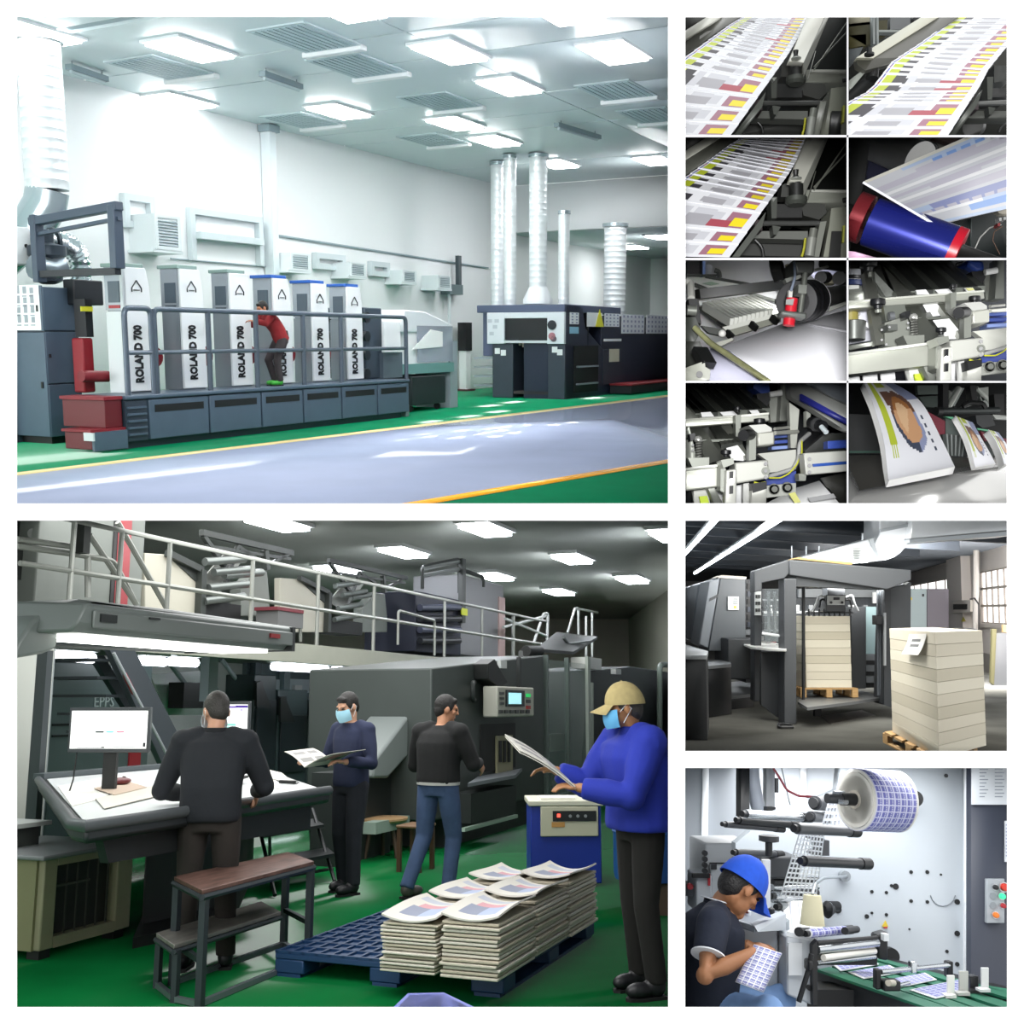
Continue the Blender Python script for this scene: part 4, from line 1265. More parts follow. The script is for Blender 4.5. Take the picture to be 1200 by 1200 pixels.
def web_unit(sh, name, lab, w=1.0, cream=True, dy=0):
 """a reel unit on the walkway: cream side plate, dark frame arms, rollers"""
 S = lambda x, y: (x * w + sh[0], y * w + sh[1])
 y = yu + dy
 t = Thing(B, name, lab, 'machine', B.Y(*S(230, 722), y))
 t.part('side_plate', poly([S(170, 722), S(170, 648), S(198, 650), S(231, 682), S(231, 722)], y, .12), CRM, bevel=.01)
 t.part('grey_plate', poly([S(282, 722), S(282, 690), S(300, 668), S(313, 670), S(316, 700), S(316, 722)], y + .1, .2), GRY, bevel=.01)
 for k, (a, b, c, d, m, r) in enumerate(((236, 624, 342, 648, DKG, .09), (241, 640, 340, 655, DKG, .05), (238, 628, 266, 668, DKG, .07), (278, 640, 300, 655, DKG, .05), (278, 640, 262, 690, DKG, .06), (310, 645, 312, 668, DKG, .1), (340, 648, 318, 660, DKG, .05), (196, 648, 236, 668, DKG, .09), (236, 668, 234, 722, DKG, .12))):
  t.part('frame_bar', MB().bar(B.Y(*S(a, b), y - .05), B.Y(*S(c, d), y - .05), r * w, r * w), m)
 for k, (a, b) in enumerate(((248, 660), (258, 672), (252, 690), (270, 676), (247, 705))):
  p = B.Y(*S(a, b), y)
  t.part('roller', MB().cyl(p + V(-.3 * w, -.1, -.02), p + V(.55 * w, -.2, .12), .06 * w, n=12), mat('8b918e', .3, .6))
 t.part('web', MB().prism([B.Y(*S(236, 680), y + .1), B.Y(*S(262, 650), y + .1), B.Y(*S(285, 655), y + .1), B.Y(*S(258, 695), y + .1)], (0, .02, 0)), mat('a5a8a2', .5))
 t.part('lower_case', bq(*S(238, 706), *S(282, 724), y, .5), BKM)
 t.part('gusset', poly([S(196, 650), S(236, 668), S(234, 685)], y - .02, .06), DKG)
 return t
web_unit((0, 0), 'web_unit', 'dark reel unit with rollers on the walkway, behind the lamp hood')
t2 = web_unit((182, 120), 'web_unit', 'dark reel unit with rollers in the middle of the walkway', .86, dy=.4)
t = Thing(B, 'upper_printing_unit', 'dark blue printing unit with open top frame near the end of the walkway', 'machine', B.Y(530, 760, yu))
t.part('case', bq(488, 698, 540, 766, yu, 1.2), mat('2d3140', .5), bevel=.02)
t.part('side_case', bq(540, 680, 590, 770, yu, 1.2), mat('8b8c8e', .5), bevel=.02)
t.part('top_frame', MB().pipe([B.Y(495, 690, yu), B.Y(495, 664, yu), B.Y(538, 655, yu), B.Y(538, 695, yu)], .04), DKG)
for k in range(2): t.part('frame_tube', MB().tube([B.Y(495, 666 + k * 9, yu), B.Y(538, 658 + k * 9, yu)], .05), mat('a9adac', .3, .5))
for k in range(4): t.part('roller', MB().cyl(B.Y(492, 712 + k * 13, yu - .1), B.Y(538, 712 + k * 13, yu - .1), .07), mat('23262d' if k % 2 else '50556a', .35))
t.part('post', MB().box(B.Y(537, 700, yu).x, B.Y(541, 700, yu).x, yu - .1, yu, B.Y(539, 730, yu).z, B.Y(539, 655, yu).z), DKG)
t.part('bracket', MB().pipe([B.Y(541, 668, yu), B.Y(566, 676, yu), B.Y(566, 688, yu)], .05), DKG)
t.part('yellow_label', bq(541, 713, 548, 721, yu - .12, .02), mat('d3d935', .5))
t.part('pink_strip', bq(585, 700, 592, 770, yu - .03, .03), mat('d6b8b4', .5))
t = Thing(B, 'grey_box', 'small dark control box on thin legs on the walkway', 'box', B.Y(345, 720, yu - .6))
t.part('case', bq(326, 716, 355, 735, yu - .5, .4), mat('7a7b7b', .5)); t.part('red_rim', bq(325, 713, 356, 717, yu - .52, .42), mat('7d3a42', .5))
for px in (328, 352): t.part('leg', MB().tube([B.Y(px, 735, yu - .4), B.Y(px, 752, yu - .4)], .03), GALV)
# ================================================================ under the walkway
t = None
for i, (xa, xb, y) in enumerate(((60, 109, 770), (163, 193, 775), (199, 230, 776), (320, 383, 783), (390, 443, 787), (487, 507, 789))):
 yy = MY + .6 + .4 * (i > 0)
 a, b = B.Y(xa, y, yy), B.Y(xb, y, yy)
 lab = ['above the teal panel at the left', 'first of the pair above the dark stairs', 'second of the pair above the dark stairs', 'above the reading man, the longer of two', 'above the reading man, the shorter of two', 'beside the dark folder unit'][i]
 t = Thing(B, 'tube_lamp', 'glowing tube lamp under the walkway, ' + lab, 'lamp', (a + b) / 2, group='tube lamps under the walkway')
 m = (a + b) / 2
 t.part('tube', MB().tube([(a.x, m.y, m.z), (b.x, m.y, m.z)], .06, 8), TUBE)
 t.part('reflector', MB().box(a.x, b.x, m.y - .1, m.y + .12, m.z + .07, m.z + .1), CASE)
 t.part('hanger', MB().cyl((m.x, m.y, m.z + .1), (m.x, m.y, MT - .14), .015, n=6), GALV)
yw = MY + 1.6
TEAL = mat('5d6b6b', .4, var=.06, vs=1.5); TEALD = mat('2f3b3d', .45)
t = Thing(B, 'press_side_panel', 'large teal grey press side panel behind the left monitor', 'machine', (B.Y(110, 900, yw).x, yw, 0))
t.part('panel', bq(58, 778, 172, 905, yw, .5), TEAL, bevel=.01)
t.part('base', MB().box(B.Y(58, 900, yw).x, B.Y(172, 900, yw).x, yw, yw + .5, 0, B.Y(110, 905, yw).z), TEALD)
for yq in (848, 861): t.part('slot', bq(62, yq, 88, yq + 2.5, yw - .02, .03), BKM)
L = text_mb('EPPS', .2, .01); q = B.Y(122, 823, yw - .012); t.part('lettering', L.xf(Matrix.Translation(q)), mat('b9c4c4', .5))
t.part('red_strip', bq(153, 872, 164, 905, yw - .03, .03), mat('a8323a', .5))
ys_ = MY - .2
t = Thing(B, 'stair_flight', 'steep dark metal stair flight running down behind the left monitor', 'stairs', (B.Y(200, 900, ys_).x, ys_, 0))
t.part('stringer', poly([(127, 758), (156, 758), (232, 905), (195, 905)], ys_, .08), mat('454b50', .45))
t.part('stringer', poly([(108, 768), (122, 768), (170, 850), (160, 850)], ys_ + .9, .08), mat('23292d', .45))
for k in range(5):
 a = B.Y(124 + k * 10, 772 + k * 21, ys_ + .08)
 t.part('tread', MB().box(a.x - .28, a.x + .1, ys_ + .08, ys_ + .9, a.z - .03, a.z), mat('2a3034', .5))
t.part('red_mark', MB().bar(B.Y(146, 790, ys_ - .02), B.Y(157, 812, ys_ - .02), .05, .02, up=(0, 1, 0)), mat('a83a3e', .5))
t.part('hand_rail', MB().tube([B.Y(133, 765, ys_ - .1), B.Y(196, 885, ys_ - .1)], .018), mat('9aa0a2', .4))
yl2 = MY - .7
mb = bq(14, 745, 46, 1010, yl2, .5); struct(B, 'pillar', mb, mat('b7bab2', .5), 'pale grey pillar at the left end of the console')
t = Thing(B, 'cable_duct', 'dark vertical cable duct with lit dots beside the pale pillar', 'duct', (B.Y(50, 900, yl2).x, yl2, 0))
t.part('channel', MB().box(B.Y(47, 850, yl2).x, B.Y(53, 850, yl2).x, yl2, yl2 + .2, 0, B.Y(50, 752, yl2).z), mat('2b2f2d', .5))
t.part('cover', MB().box(B.Y(53, 850, yl2).x, B.Y(59, 850, yl2).x, yl2, yl2 + .2, 0, B.Y(50, 752, yl2).z), mat('878e8e', .4))
yb2 = MY + 2.2
for i, (x0, x1, y0, y1, c, lab) in enumerate(((298, 325, 790, 935, '2c393b', 'narrow dark press column behind the right monitor'), (326, 362, 808, 930, '3f4d4f', 'dark press unit behind the newspaper of the reading man'), (362, 450, 812, 930, '4b5859', 'grey green press unit behind the reading man'), (452, 520, 815, 925, '36434a', 'dark press unit between the two men at the back'))):
 t = Thing(B, 'press_unit', lab, 'machine', (B.Y((x0 + x1) / 2, 920, yb2).x, yb2, 0))
 a, b = B.Y(x0, y0, yb2), B.Y(x1, y0, yb2)
 t.part('case', MB().box(a.x + .02, b.x - .02, yb2, yb2 + .6, 0, a.z), mat(c, .4, var=.05, vs=2), bevel=.02)
 t.part('door', bq(x0 + 4, y0 + 30, x1 - 4, y1 - 25, yb2 - .04, .04), mat('232c30', .45), bevel=.01)
 t.part('sloped_guard', poly([(x0 + 3, y0 + 10), (x0 + 8, y0 + 8), (x0 + 20, y0 + 38), (x0 + 3, y0 + 38)], yb2 - .3, .05), BKM)
 for k in range(3):
  t.part('control_strip', bq(x0 + 2 + k * 3, y0 + 8, x0 + 3.5 + k * 3, y0 + 30, yb2 - .05, .05), mat('8a9699' if k % 2 else '1b2226', .4))
t = Thing(B, 'machine_gallery', 'row of lit teal windows in the press behind the reading man', 'machine', B.Y(400, 815, MY + 3.2))
g = t.part('back_panel', bq(290, 772, 512, 830, MY + 3.2, .1), mat('55676a', .5))
for k, (a, b) in enumerate(((302, 330), (340, 366), (376, 398), (404, 430), (444, 462), (472, 486))):
 t.part('window', bq(a, 796, b, 812, MY + 3.15, .05), mat('c3d3d6', .3), parent=g)
 t.part('white_fitting', bq(a + 6, 802 + k % 3, a + 14, 816, MY + 3.05, .08), mat('e3e9e8', .5), parent=g)
for k, px in enumerate((300, 334, 372, 440, 468)):
 t.part('mullion', bq(px, 775, px + 5, 830, MY + 3.05, .12), mat('7f9295' if k % 2 else '33454a', .4))
t.part('bright_sheet', poly([(176, 790), (236, 786), (262, 830), (262, 838), (196, 838)], MY + 3.0, .03), mat('e8edec', .4))
for k in range(3):
 t.part('diagonal_tube', MB().tube([B.Y(195 + k * 32, 772, MY + 2.6), B.Y(225 + k * 32, 812, MY + 2.6)], .04), mat('8d979a', .4))
t.part('post', bq(246, 764, 254, 822, MY + 1.2, .15), mat('8c9698', .4)); t.part('dark_block', bq(216, 800, 246, 830, MY + 2.5, .3), BKM)
# ================================================================ folder unit at the right
yf = B.Z(560, 985, 0).y
FD = mat('3b423f', .5, var=.06, vs=2); FDD = mat('252a29', .5)
X = lambda px: B.Y(px, 900, yf).x
t = Thing(B, 'folder_unit', 'big dark grey folder unit with control panel and lit opening', 'machine', (X(580), yf + .6, 0))
zt_ = B.Y(560, 771, yf).z
t.part('side_wall', MB().prism([B.Y(506, 783, yf), B.Y(637, 768, yf), (X(637), yf, 0.35), (X(506), yf, .35)], (0, 1.6, 0)), FD, bevel=.02)
t.part('base_frame', MB().box(X(530), X(637), yf + .1, yf + 1.5, 0, .35), FDD)
op = t.part('opening', bq(564, 848, 604, 902, yf - .02, .03), mat('101312', .6))
t.part('lit_folder_plate', bq(583, 862, 601, 905, yf - .05, .03), mat('8f8d70', .5), parent=op)
for k in range(3): t.part('slot', bq(586 + k * 5, 868, 588.5 + k * 5, 893, yf - .07, .02), BKM, parent=op)
t.part('tray', MB().prism([B.Y(548, 918, yf - .5), B.Y(560, 910, yf - .02), B.Y(612, 900, yf - .02), B.Y(604, 908, yf - .5)], (0, 0, -.04)), mat('70757a', .4))
t.part('tray_support', bq(552, 925, 605, 958, yf - .3, .25), FDD); t.part('foot_strip', bq(545, 962, 607, 966, yf - .35, .05), mat('9db0a2', .4))
t.part('handle', MB().pipe([B.Y(556, 800, yf), B.Y(554, 800, yf - .12), B.Y(554, 820, yf - .12), B.Y(556, 820, yf)], .03), FDD)
t.part('lamp_cover', poly([(572, 778), (580, 772), (584, 780), (596, 800), (586, 806), (573, 796)], yf - .2, .2), BKM, bevel=.01)
t.part('white_tag', bq(587, 774, 594, 783, yf - .1, .05), mat('c4c8c6', .5))
cp = t.part('control_panel', bq(583, 805, 626, 840, yf - .28, .2), mat('b4b4a8', .45), bevel=.02)
t.part('panel_arm', MB().bar(B.Y(608, 770, yf - .15), B.Y(608, 806, yf - .15), .05, .05), FDD, parent=cp)
t.part('screen_bezel', bq(594, 809, 615, 828, yf - .3, .02), mat('20272a', .4), parent=cp)
t.part('screen', bq(597, 812, 611, 825, yf - .31, .01), mat('a8e6ee', .4, emit=.9), parent=cp)
for k in range(6): t.part('button', bq(586 + k * 6.2, 832, 590 + k * 6.2, 836, yf - .3, .02), mat('303432', .4), parent=cp)
for k in range(3): t.part('side_button', bq(587, 811 + k * 6, 591, 814 + k * 6, yf - .3, .02), mat('3a3e3c', .4), parent=cp); t.part('right_button', bq(618, 813 + k * 7, 622, 817 + k * 7, yf - .3, .02), mat(['2fd06a', '3c403e', 'a3322e'][k], .4, emit=.5 if k == 0 else 0), parent=cp)
t = Thing(B, 'conveyor_guard', 'sloping grey conveyor guard rising to the folder unit', 'machine', (X(470), yf + .4, 0))
t.part('guard', poly([(438, 912), (440, 890), (494, 818), (506, 808), (522, 815), (528, 830), (455, 912)], yf + .3, .5), mat('777e7c', .45), bevel=.03)
t.part('rear_support', MB().box(X(446), X(506), yf + .5, yf + .8, 0, B.Y(450, 900, yf + .5).z), FDD)
t.part('cross_foot', MB().box(X(462), X(500), yf + .2, yf + .35, .3, .42), mat('8a9a8f', .5))
t = Thing(B, 'glass_enclosure', 'glass sided enclosure between the folder unit and the dark end cabinet', 'machine', (X(665), yf + .6, 0))
t.part('inner_case', MB().box(X(640), X(690), yf + .7, yf + 1.6, 0, B.Y(660, 772, yf).z), mat('3c443f', .5))
for (a, b) in ((640, 664), (665, 689)):
 dr = t.part('glass_door', MB().box(X(a), X(b), yf, yf + .02, .3, B.Y(660, 775, yf).z), mat('8da29a', .08, alpha=.28))
 t.part('door_frame', MB().box(X(a), X(a) + .05, yf - .03, yf + .04, .2, B.Y(660, 770, yf).z).join(MB().box(X(a) + .05, X(b), yf - .03, yf + .04, .2, .32)), mat('5d6964', .4), parent=dr)
t.part('pale_edge', MB().box(X(687), X(690), yf - .05, yf, .25, B.Y(689, 770, yf).z), mat('a9b2a8', .4))
t.part('small_case', bq(645, 860, 662, 880, yf + .5, .15), mat('6b6f66', .5))
t = Thing(B, 'hinged_cover', 'black hinged cover tilted open above the folder unit', 'cover', B.Y(665, 762, yf))
t.part('cover_plate', MB().prism([B.Y(628, 764, yf + .3), B.Y(652, 744, yf + .9), B.Y(700, 749, yf + .9), B.Y(672, 767, yf + .3)], (0, 0, .05)), mat('1e2422', .4))
for (a, b) in (((650, 757), (690, 752)), ((660, 747), (672, 763))): t.part('stiffener', MB().bar(B.Y(*a, yf + .55), B.Y(*b, yf + .55), .04, .04), mat('5f6865', .4))
t.part('hinge', MB().cyl(B.Y(616, 763, yf + .2), B.Y(632, 763, yf + .2), .08), BKM); t.part('support_arm', MB().bar(B.Y(610, 764, yf + .2), B.Y(612, 806, yf + .05), .06, .06), FDD)
t = Thing(B, 'end_cabinet', 'dark end cabinet with a bent pipe behind the man in blue', 'machine', (X(740), yf + .5, 0))
t.part('case', MB().prism([B.Y(691, 786, yf + .2), B.Y(740, 781, yf + .2), B.Y(800, 790, yf + .2), (X(800), yf + .2, 0), (X(691), yf + .2, 0)], (0, 1.4, 0)), mat('383e3d', .5), bevel=.02)
t.part('pipe', MB().pipe([B.Y(773, 960, yf), B.Y(773, 779, yf), B.Y(790, 779, yf)], .06), mat('6d7a70', .4)); t.part('pipe', MB().tube([B.Y(693, 960, yf), B.Y(693, 800, yf)], .04), mat('98a098', .4))
t.part('white_clip', bq(722, 784, 728, 790, yf, .1), mat('c5cac8', .5)); t.part('white_box', bq(689, 771, 705, 784, yf + .1, .3), mat('d8dad4', .5))
# ================================================================ console with lamp hood
TZ = .97
t = Thing(B, 'control_console', 'wide press control console with lit white top and black rim', 'console', (B.Z(200, 930, TZ).x, B.Z(200, 930, TZ).y, 0))
A_, B_, C_, D_ = [B.Z(*p, TZ) for p in ((45, 914), (288, 893), (386, 926), (88, 970))]
E_ = B.Z(60, 940, TZ)
t.part('table_top', MB().prism([A_, B_, C_, D_ + (C_ - D_) * .03, D_ + (A_ - D_) * .06, A_ + (D_ - A_) * .05], (0, 0, -.1)), mat('25292b', .4), bevel=.03)
ins = lambda p, k=.06: p + ((A_ + B_ + C_ + D_) / 4 - p) * k
t.part('light_desk', MB().prism([ins(p) + V(0, 0, .004) for p in (A_, B_, C_, D_)], (0, 0, .006)), mat('d9dcdc', .35))
t.part('edge_rim', MB().tube([A_, D_ + (A_ - D_) * .05, D_ + (C_ - D_) * .03, C_], .035, 10), mat('4a4e50', .35))
t.part('back_ledge', MB().bar(A_ + V(0, 0, .03), B_ + V(0, 0, .03), .12, .05), mat('50575a', .4))
p0, p1, p2, p3 = [B.Z(*p, .0) for p in ((172, 1102), (285, 1075), (300, 1030), (200, 1040))]
t.part('pedestal', MB().prism([B.Z(165, 1095, 0), B.Z(280, 1068, 0), B.Z(296, 1030, 0), B.Z(185, 1045, 0)], (0, 0, TZ - .1)), mat('2c2d2c', .5), bevel=.02)
t.part('front_apron', MB().prism([D_ + V(.34, .1, -.1), C_ + V(-.1, .1, -.1), C_ + V(-.1, .1, -.28), D_ + V(.4, .1, -.24)], (0, .06, 0)), mat('1c1f20', .5))
t.part('foot', MB().prism([B.Z(155, 1112, 0), B.Z(255, 1090, 0), B.Z(280, 1060, 0), B.Z(170, 1075, 0)], (0, 0, .07)), mat('1b1c1c', .5))
def flat(pts, name, lab, cat, m, z=TZ + .012, th=.004):
 return solo(B, name, MB().prism([B.Z(a, b, z) for a, b in pts], (0, 0, th)), m, lab, cat)
PAP = mat('ece9e2', .7)
flat(((68, 922), (150, 906), (172, 914), (112, 938), (84, 945)), 'proof_sheet', 'large white proof sheet at the left of the console', 'paper', PAP)
flat(((112, 936), (200, 917), (218, 925), (122, 948)), 'proof_sheet', 'long white proof sheet lying along the console front', 'paper', mat('d9d4c8', .7), TZ + .018)
flat(((110, 924), (150, 916), (172, 923), (134, 932)), 'mouse_pad', 'beige pad under the dark red mouse', 'mat', mat('c9b3a0', .7), TZ + .024)
flat(((292, 903), (318, 910), (335, 926), (302, 921)), 'proof_sheet', 'white sheet on the console to the right of the man in the navy jacket', 'paper', PAP)
flat(((300, 899), (330, 906), (345, 918), (318, 913)), 'proof_sheet', 'second white sheet near the far corner of the console', 'paper', mat('dedcd4', .7), TZ + .02)
q = B.Z(142, 919, TZ + .03)
t = Thing(B, 'computer_mouse', 'dark red mouse on its beige pad', 'mouse', q)
t.part('shell', MB().ell(q + V(0, 0, .025), .1, .06, .03, 14), mat('6b2328', .35)); t.part('wheel', MB().cyl(q + V(.03, -.01, .05), q + V(.03, .01, .05), .012), BKM)
t = Thing(B, 'pen_rack', 'small dark pen at the far corner of the console', 'pen', B.Z(340, 917, TZ + .03))
a, b = B.Z(328, 916, TZ + .03), B.Z(348, 917, TZ + .03); t.part('barrel', MB().cyl(a, b, .015), BKM); t.part('tip', MB().cyl(b, b + (b - a).normalized() * .03, .012, .002), mat('999999', .3))
def monitor(x0, y0, x1, y1, dep, lab, kind):
 a, b = B0.Y(x0, y0, dep), B0.Y(x1, y1, dep)
 c = (a + b) / 2
 t = Thing(B0, 'monitor', lab, 'monitor', (c.x, dep, b.z))
 w, h = b.x - a.x, a.z - b.z
 t.part('bezel', MB().box(a.x, b.x, dep, dep + .05, b.z, a.z), mat('3a3f42', .4), bevel=.006)
 s = t.part('screen', MB().box(a.x + .02, b.x - .02, dep - .006, dep, b.z + .03, a.z - .025), mat('f2f3f2', .4, emit=.75))
 M = lambda u0, u1, v0, v1, c_: t.part('screen_graphic', MB().box(a.x + w * u0, a.x + w * u1, dep - .009, dep - .006, b.z + h * v0, b.z + h * v1), mat(c_, .5, emit=.5), parent=s)
 if kind == 0:
  M(.34, .44, .44, .475, '3b4444'); M(.47, .56, .44, .475, '79cfe0'); M(.6, .69, .44, .475, 'e07d90'); M(.48, .72, .84, .85, 'b8bcc0'); M(.22, .36, .58, .63, 'd8d8d6')
  M(.12, .42, .1, .115, '8c8f92'); M(.42, .46, .1, .13, '3c3f42'); M(.55, .84, .12, .135, '7c7f84'); M(.93, .96, .13, .22, '202326')
 else:
  M(.05, .25, .82, .87, '86b86f'); M(.28, .9, .82, .87, '5b3fa0'); M(.7, .95, .82, .89, '4a2f92'); M(.48, .52, .5, .7, 'a8d8d0'); M(.32, .72, .32, .38, '7fc8bb'); M(.4, .66, .26, .3, '8ed0c4'); M(.8, .84, .74, .78, '7d6bc0')
 t.part('neck', MB().box(c.x - .05, c.x + .05, dep + .05, dep + .1, b.z - .32, b.z + .15), BKM)
 t.part('stand_base', MB().box(c.x - .16, c.x + .16, dep - .05, dep + .2, b.z - .34, b.z - .32), BKM)
 t.part('cable', MB().tube([(a.x + .06, dep + .04, b.z), (a.x + .05, dep + .03, b.z - .2), (a.x + .02, dep + .02, b.z - .33)], .006), BKM)
monitor(82, 829, 174, 882, 8.6, 'white screen with small colour bars at the left of the console', 0)
monitor(238, 822, 292, 864, 9.4, 'screen with purple header half hidden by the man in the navy jacket', 1)
hy = B.Z(200, 945, TZ).y
t = Thing(B, 'lamp_hood', 'large slate console lamp hood with a glowing underside', 'lamp', B.Y(200, 740, hy))
SLT = mat('6a716e', .4, var=.04, vs=2); SLD = mat('3a4042', .45)
top = [B.Y(a, b, hy) for a, b in ((108, 707), (342, 738))]; bot = [B.Y(a, b, hy) for a, b in ((108, 732), (342, 752))]
zt0, zb0 = top[0].z, bot[0].z
x0, x1 = top[0].x, B.Y(342, 745, hy).x
bk = 1.0
t.part('lamp_box', MB().prism([(x0 - .12, hy + .05, zb0 - .05), (x0 - .12, hy + .0, zt0 - .12), (x0 - .05, hy, zt0), (x0 - .05, hy + bk, zt0 + .05), (x0 - .12, hy + bk, zb0 - .05)], (x1 - x0 + .1, 0, 0)), SLT, bevel=.02)
t.part('front_lip', MB().box(x0, x1, hy - .02, hy, zb0 - .02, zt0 - .04), mat('6b716e', .4), bevel=.01)
t.part('light_diffuser', MB().box(x0 + .05, x1 - .15, hy + .12, hy + bk - .45, zb0 - .075, zb0 - .05), mat('f4f6f0', .5, emit=6.0))
t.part('square_grille', MB().box(x0 + .05, x0 + .19, hy - .035, hy - .02, zb0 + .02, zt0 - .06), mat('1e2222', .5)); t.part('square_grille', MB().box(x0 + .5, x0 + .6, hy - .035, hy - .02, zb0 + .08, zt0 - .06), mat('1e2222', .5))
t.part('red_switch', MB().box(x1 - .35, x1 - .22, hy - .035, hy - .02, zb0 + .06, zt0 - .1), mat('8a2a2c', .4))
t.part('end_cap', MB().box(x1 - .02, x1 + .02, hy - .02, hy + bk, zb0 - .06, zt0), mat('262a2a', .5))
t.part('curved_shell', MB().prism([B.Y(*p, hy + .3) for p in ((16, 772), (22, 752), (38, 728), (64, 710), (95, 702), (200, 714), (346, 735), (344, 742), (110, 709), (84, 717), (72, 735), (66, 760), (52, 766))], (0, .8, 0)), SLT, bevel=.02)
t.part('back_panel', MB().prism([B.Y(*p, hy + 1.05) for p in ((60, 735), (110, 712), (344, 740), (344, 753), (60, 760))], (0, .05, 0)), SLD)
t.part('rear_trough', MB().prism([B.Y(60, 738, hy + .8), B.Y(95, 745, hy + .8), B.Y(280, 757, hy + .8), B.Y(268, 765, hy + .8), B.Y(60, 757, hy + .8)], (0, .3, 0)), SLD, bevel=.02)
pq = A_.y + .12
t.part('support_post', MB().box(B.Y(53, 800, pq).x, B.Y(60, 800, pq).x, pq, pq + .12, 0, B.Y(55, 762, pq).z), SLD)
# ================================================================ small cabinet, stool, step ladder, chest
BG = mat('8d8a6e', .6, var=.08, vs=4)
a0 = B.Z(45, 1127, 0); a1 = B.Z(165, 1098, 0)
wz = 1.62 - (1005 - 827) / ((1127 - 827) / 1.62)
t = Thing(B, 'cooling_cabinet', 'old beige boxy cooling cabinet with a dark front opening', 'cabinet', ((a0.x + a1.x) / 2, a0.y + .5, 0))
yc = a0.y
t.part('left_post', MB().box(a0.x, a0.x + .12, yc, yc + .08, .06, wz - .03), BG, bevel=.01); t.part('right_post', MB().box(a1.x - .16, a1.x, yc, yc + .08, .06, wz - .03), BG, bevel=.01)
t.part('sill', MB().box(a0.x + .12, a1.x - .16, yc, yc + .08, .06, .13), BG); t.part('head', MB().box(a0.x + .12, a1.x - .16, yc, yc + .08, wz - .08, wz - .03), BG)
t.part('back_box', MB().box(a0.x + .02, a1.x - .02, yc + .08, yc + .8, .06, wz - .03), mat('23251f', .6))
t.part('side_panel', MB().box(a0.x - .02, a0.x + .02, yc + .05, yc + .8, .06, wz - .03), mat('7f7d5c', .6))
t.part('top_plate', MB().box(a0.x - .06, a1.x + .03, yc - .04, yc + .85, wz - .03, wz), mat('76797a', .4), bevel=.01)
for k in range(7): t.part('grille_bar', MB().box(a0.x + .14 + k * .1, a0.x + .15 + k * .1, yc + .03, yc + .04, .13, wz - .08), mat('3a3c34', .5))
t.part('cross_bar', MB().box(a0.x + .12, a1.x - .4, yc + .03, yc + .05, wz * .66, wz * .68), mat('4a4c40', .5))
for (sx, sy) in ((a0.x + .08, yc + .08), (a1.x - .08, yc + .08), (a0.x + .08, yc + .7), (a1.x - .08, yc + .7)): t.part('foot', MB().box(sx - .05, sx + .05, sy - .05, sy + .05, 0, .06), BKM)
t = Thing(B, 'metal_tray', 'small grey tray at the left edge above the cooling cabinet', 'tray', B.Z(25, 965, wz + .12))
q = B.Z(28, 963, wz + .16); t.part('tray_top', MB().box(q.x - .5, q.x + .16, q.y - .1, q.y + .25, wz + .13, wz + .16), mat('9b9f9c', .4)); t.part('tray_body', MB().box(q.x - .5, q.x + .1, q.y - .05, q.y + .25, wz, wz + .13), mat('3b3f3c', .5))
c = B.Z(462, 1012, 0)
zs_ = B0.Y(448, 955, B0.Z(455, 1012).y).z
t = Thing(B, 'wooden_stool', 'wooden stool with a round pale seat behind the walking man', 'stool', c)
cc = B.Z(448, 958, .42)
t.part('seat', MB().lathe([(.001, .38), (.26, .38), (.28, .4), (.28, .42), (.001, .43)], (cc.x, cc.y, 0), n=24), mat('a98a63', .5, var=.12, vs=8))
for k in range(3):
 an = k * 2.1 + .4
 t.part('leg', MB().tube([(cc.x + .12 * cos(an), cc.y + .12 * sin(an), .38), (cc.x + .2 * cos(an), cc.y + .2 * sin(an), 0)], .022), mat('4b3a2c', .5))
c = B.Z(487, 1020, 0)
t = Thing(B, 'wooden_stool', 'dark wooden stool beside the walking man in jeans', 'stool', c)
t.part('seat', MB().box(c.x - .18, c.x + .18, c.y - .14, c.y + .14, .42, .45), mat('6c5238', .5, var=.1, vs=8), bevel=.01)
for sx in (-.15, .15):
 for sy in (-.11, .11): t.part('leg', MB().box(c.x + sx - .02, c.x + sx + .02, c.y + sy - .02, c.y + sy + .02, 0, .42), mat('4a3424', .5))
t = Thing(B, 'step_ladder', 'black two step ladder between the console and the reading man', 'step ladder', B.Z(345, 1045, 0))
SB_ = mat('191d1f', .4)
f = [B.Z(*p, 0) for p in ((322, 1052), (392, 1035), (316, 1008), (366, 1000))]
hz_ = [.56, .3]
for (a, b, tp) in ((f[0], B.Z(300, 953, .62), 0), (f[1], B.Z(366, 948, .62), 0), (f[2], B.Z(316, 940, .62), 0), (f[3], B.Z(360, 935, .62), 0)):
 t.part('leg', MB().tube([a + V(0, 0, .02), b], .018), SB_)
def quadz(pts, z, th, m, nm, T): return T.part(nm, MB().prism([B.Z(a, b, z) for a, b in pts], (0, 0, -th)), m)
quadz(((308, 978), (380, 966), (368, 959), (300, 970)), .5, .03, SB_, 'step', t)
quadz(((325, 1012), (392, 1000), (384, 993), (318, 1003)), .26, .03, SB_, 'step', t)
t.part('brace', MB().tube([B.Z(318, 1030, .1), B.Z(390, 1018, .1)], .014), SB_)
t = Thing(B, 'waste_board', 'white board leaning under the right end of the console', 'board', B.Z(290, 1000, 0))
t.part('board', MB().prism([B.Z(276, 997, 0), B.Z(306, 992, 0), B.Z(306, 992, 0) + V(0, .05, .36), B.Z(276, 997, 0) + V(0, .05, .36)], (0, .02, 0)), mat('d4d8d4', .6));
cx0, cx1 = B.Z(617, 1040, 0), B.Z(700, 1052, 0)
BLU = mat('16308f', .45, var=.05, vs=3)
yq = B.Z(622, 1040, 0)
F2 = B.sub((yq.x, yq.y, 0), -PHB + 0.05)
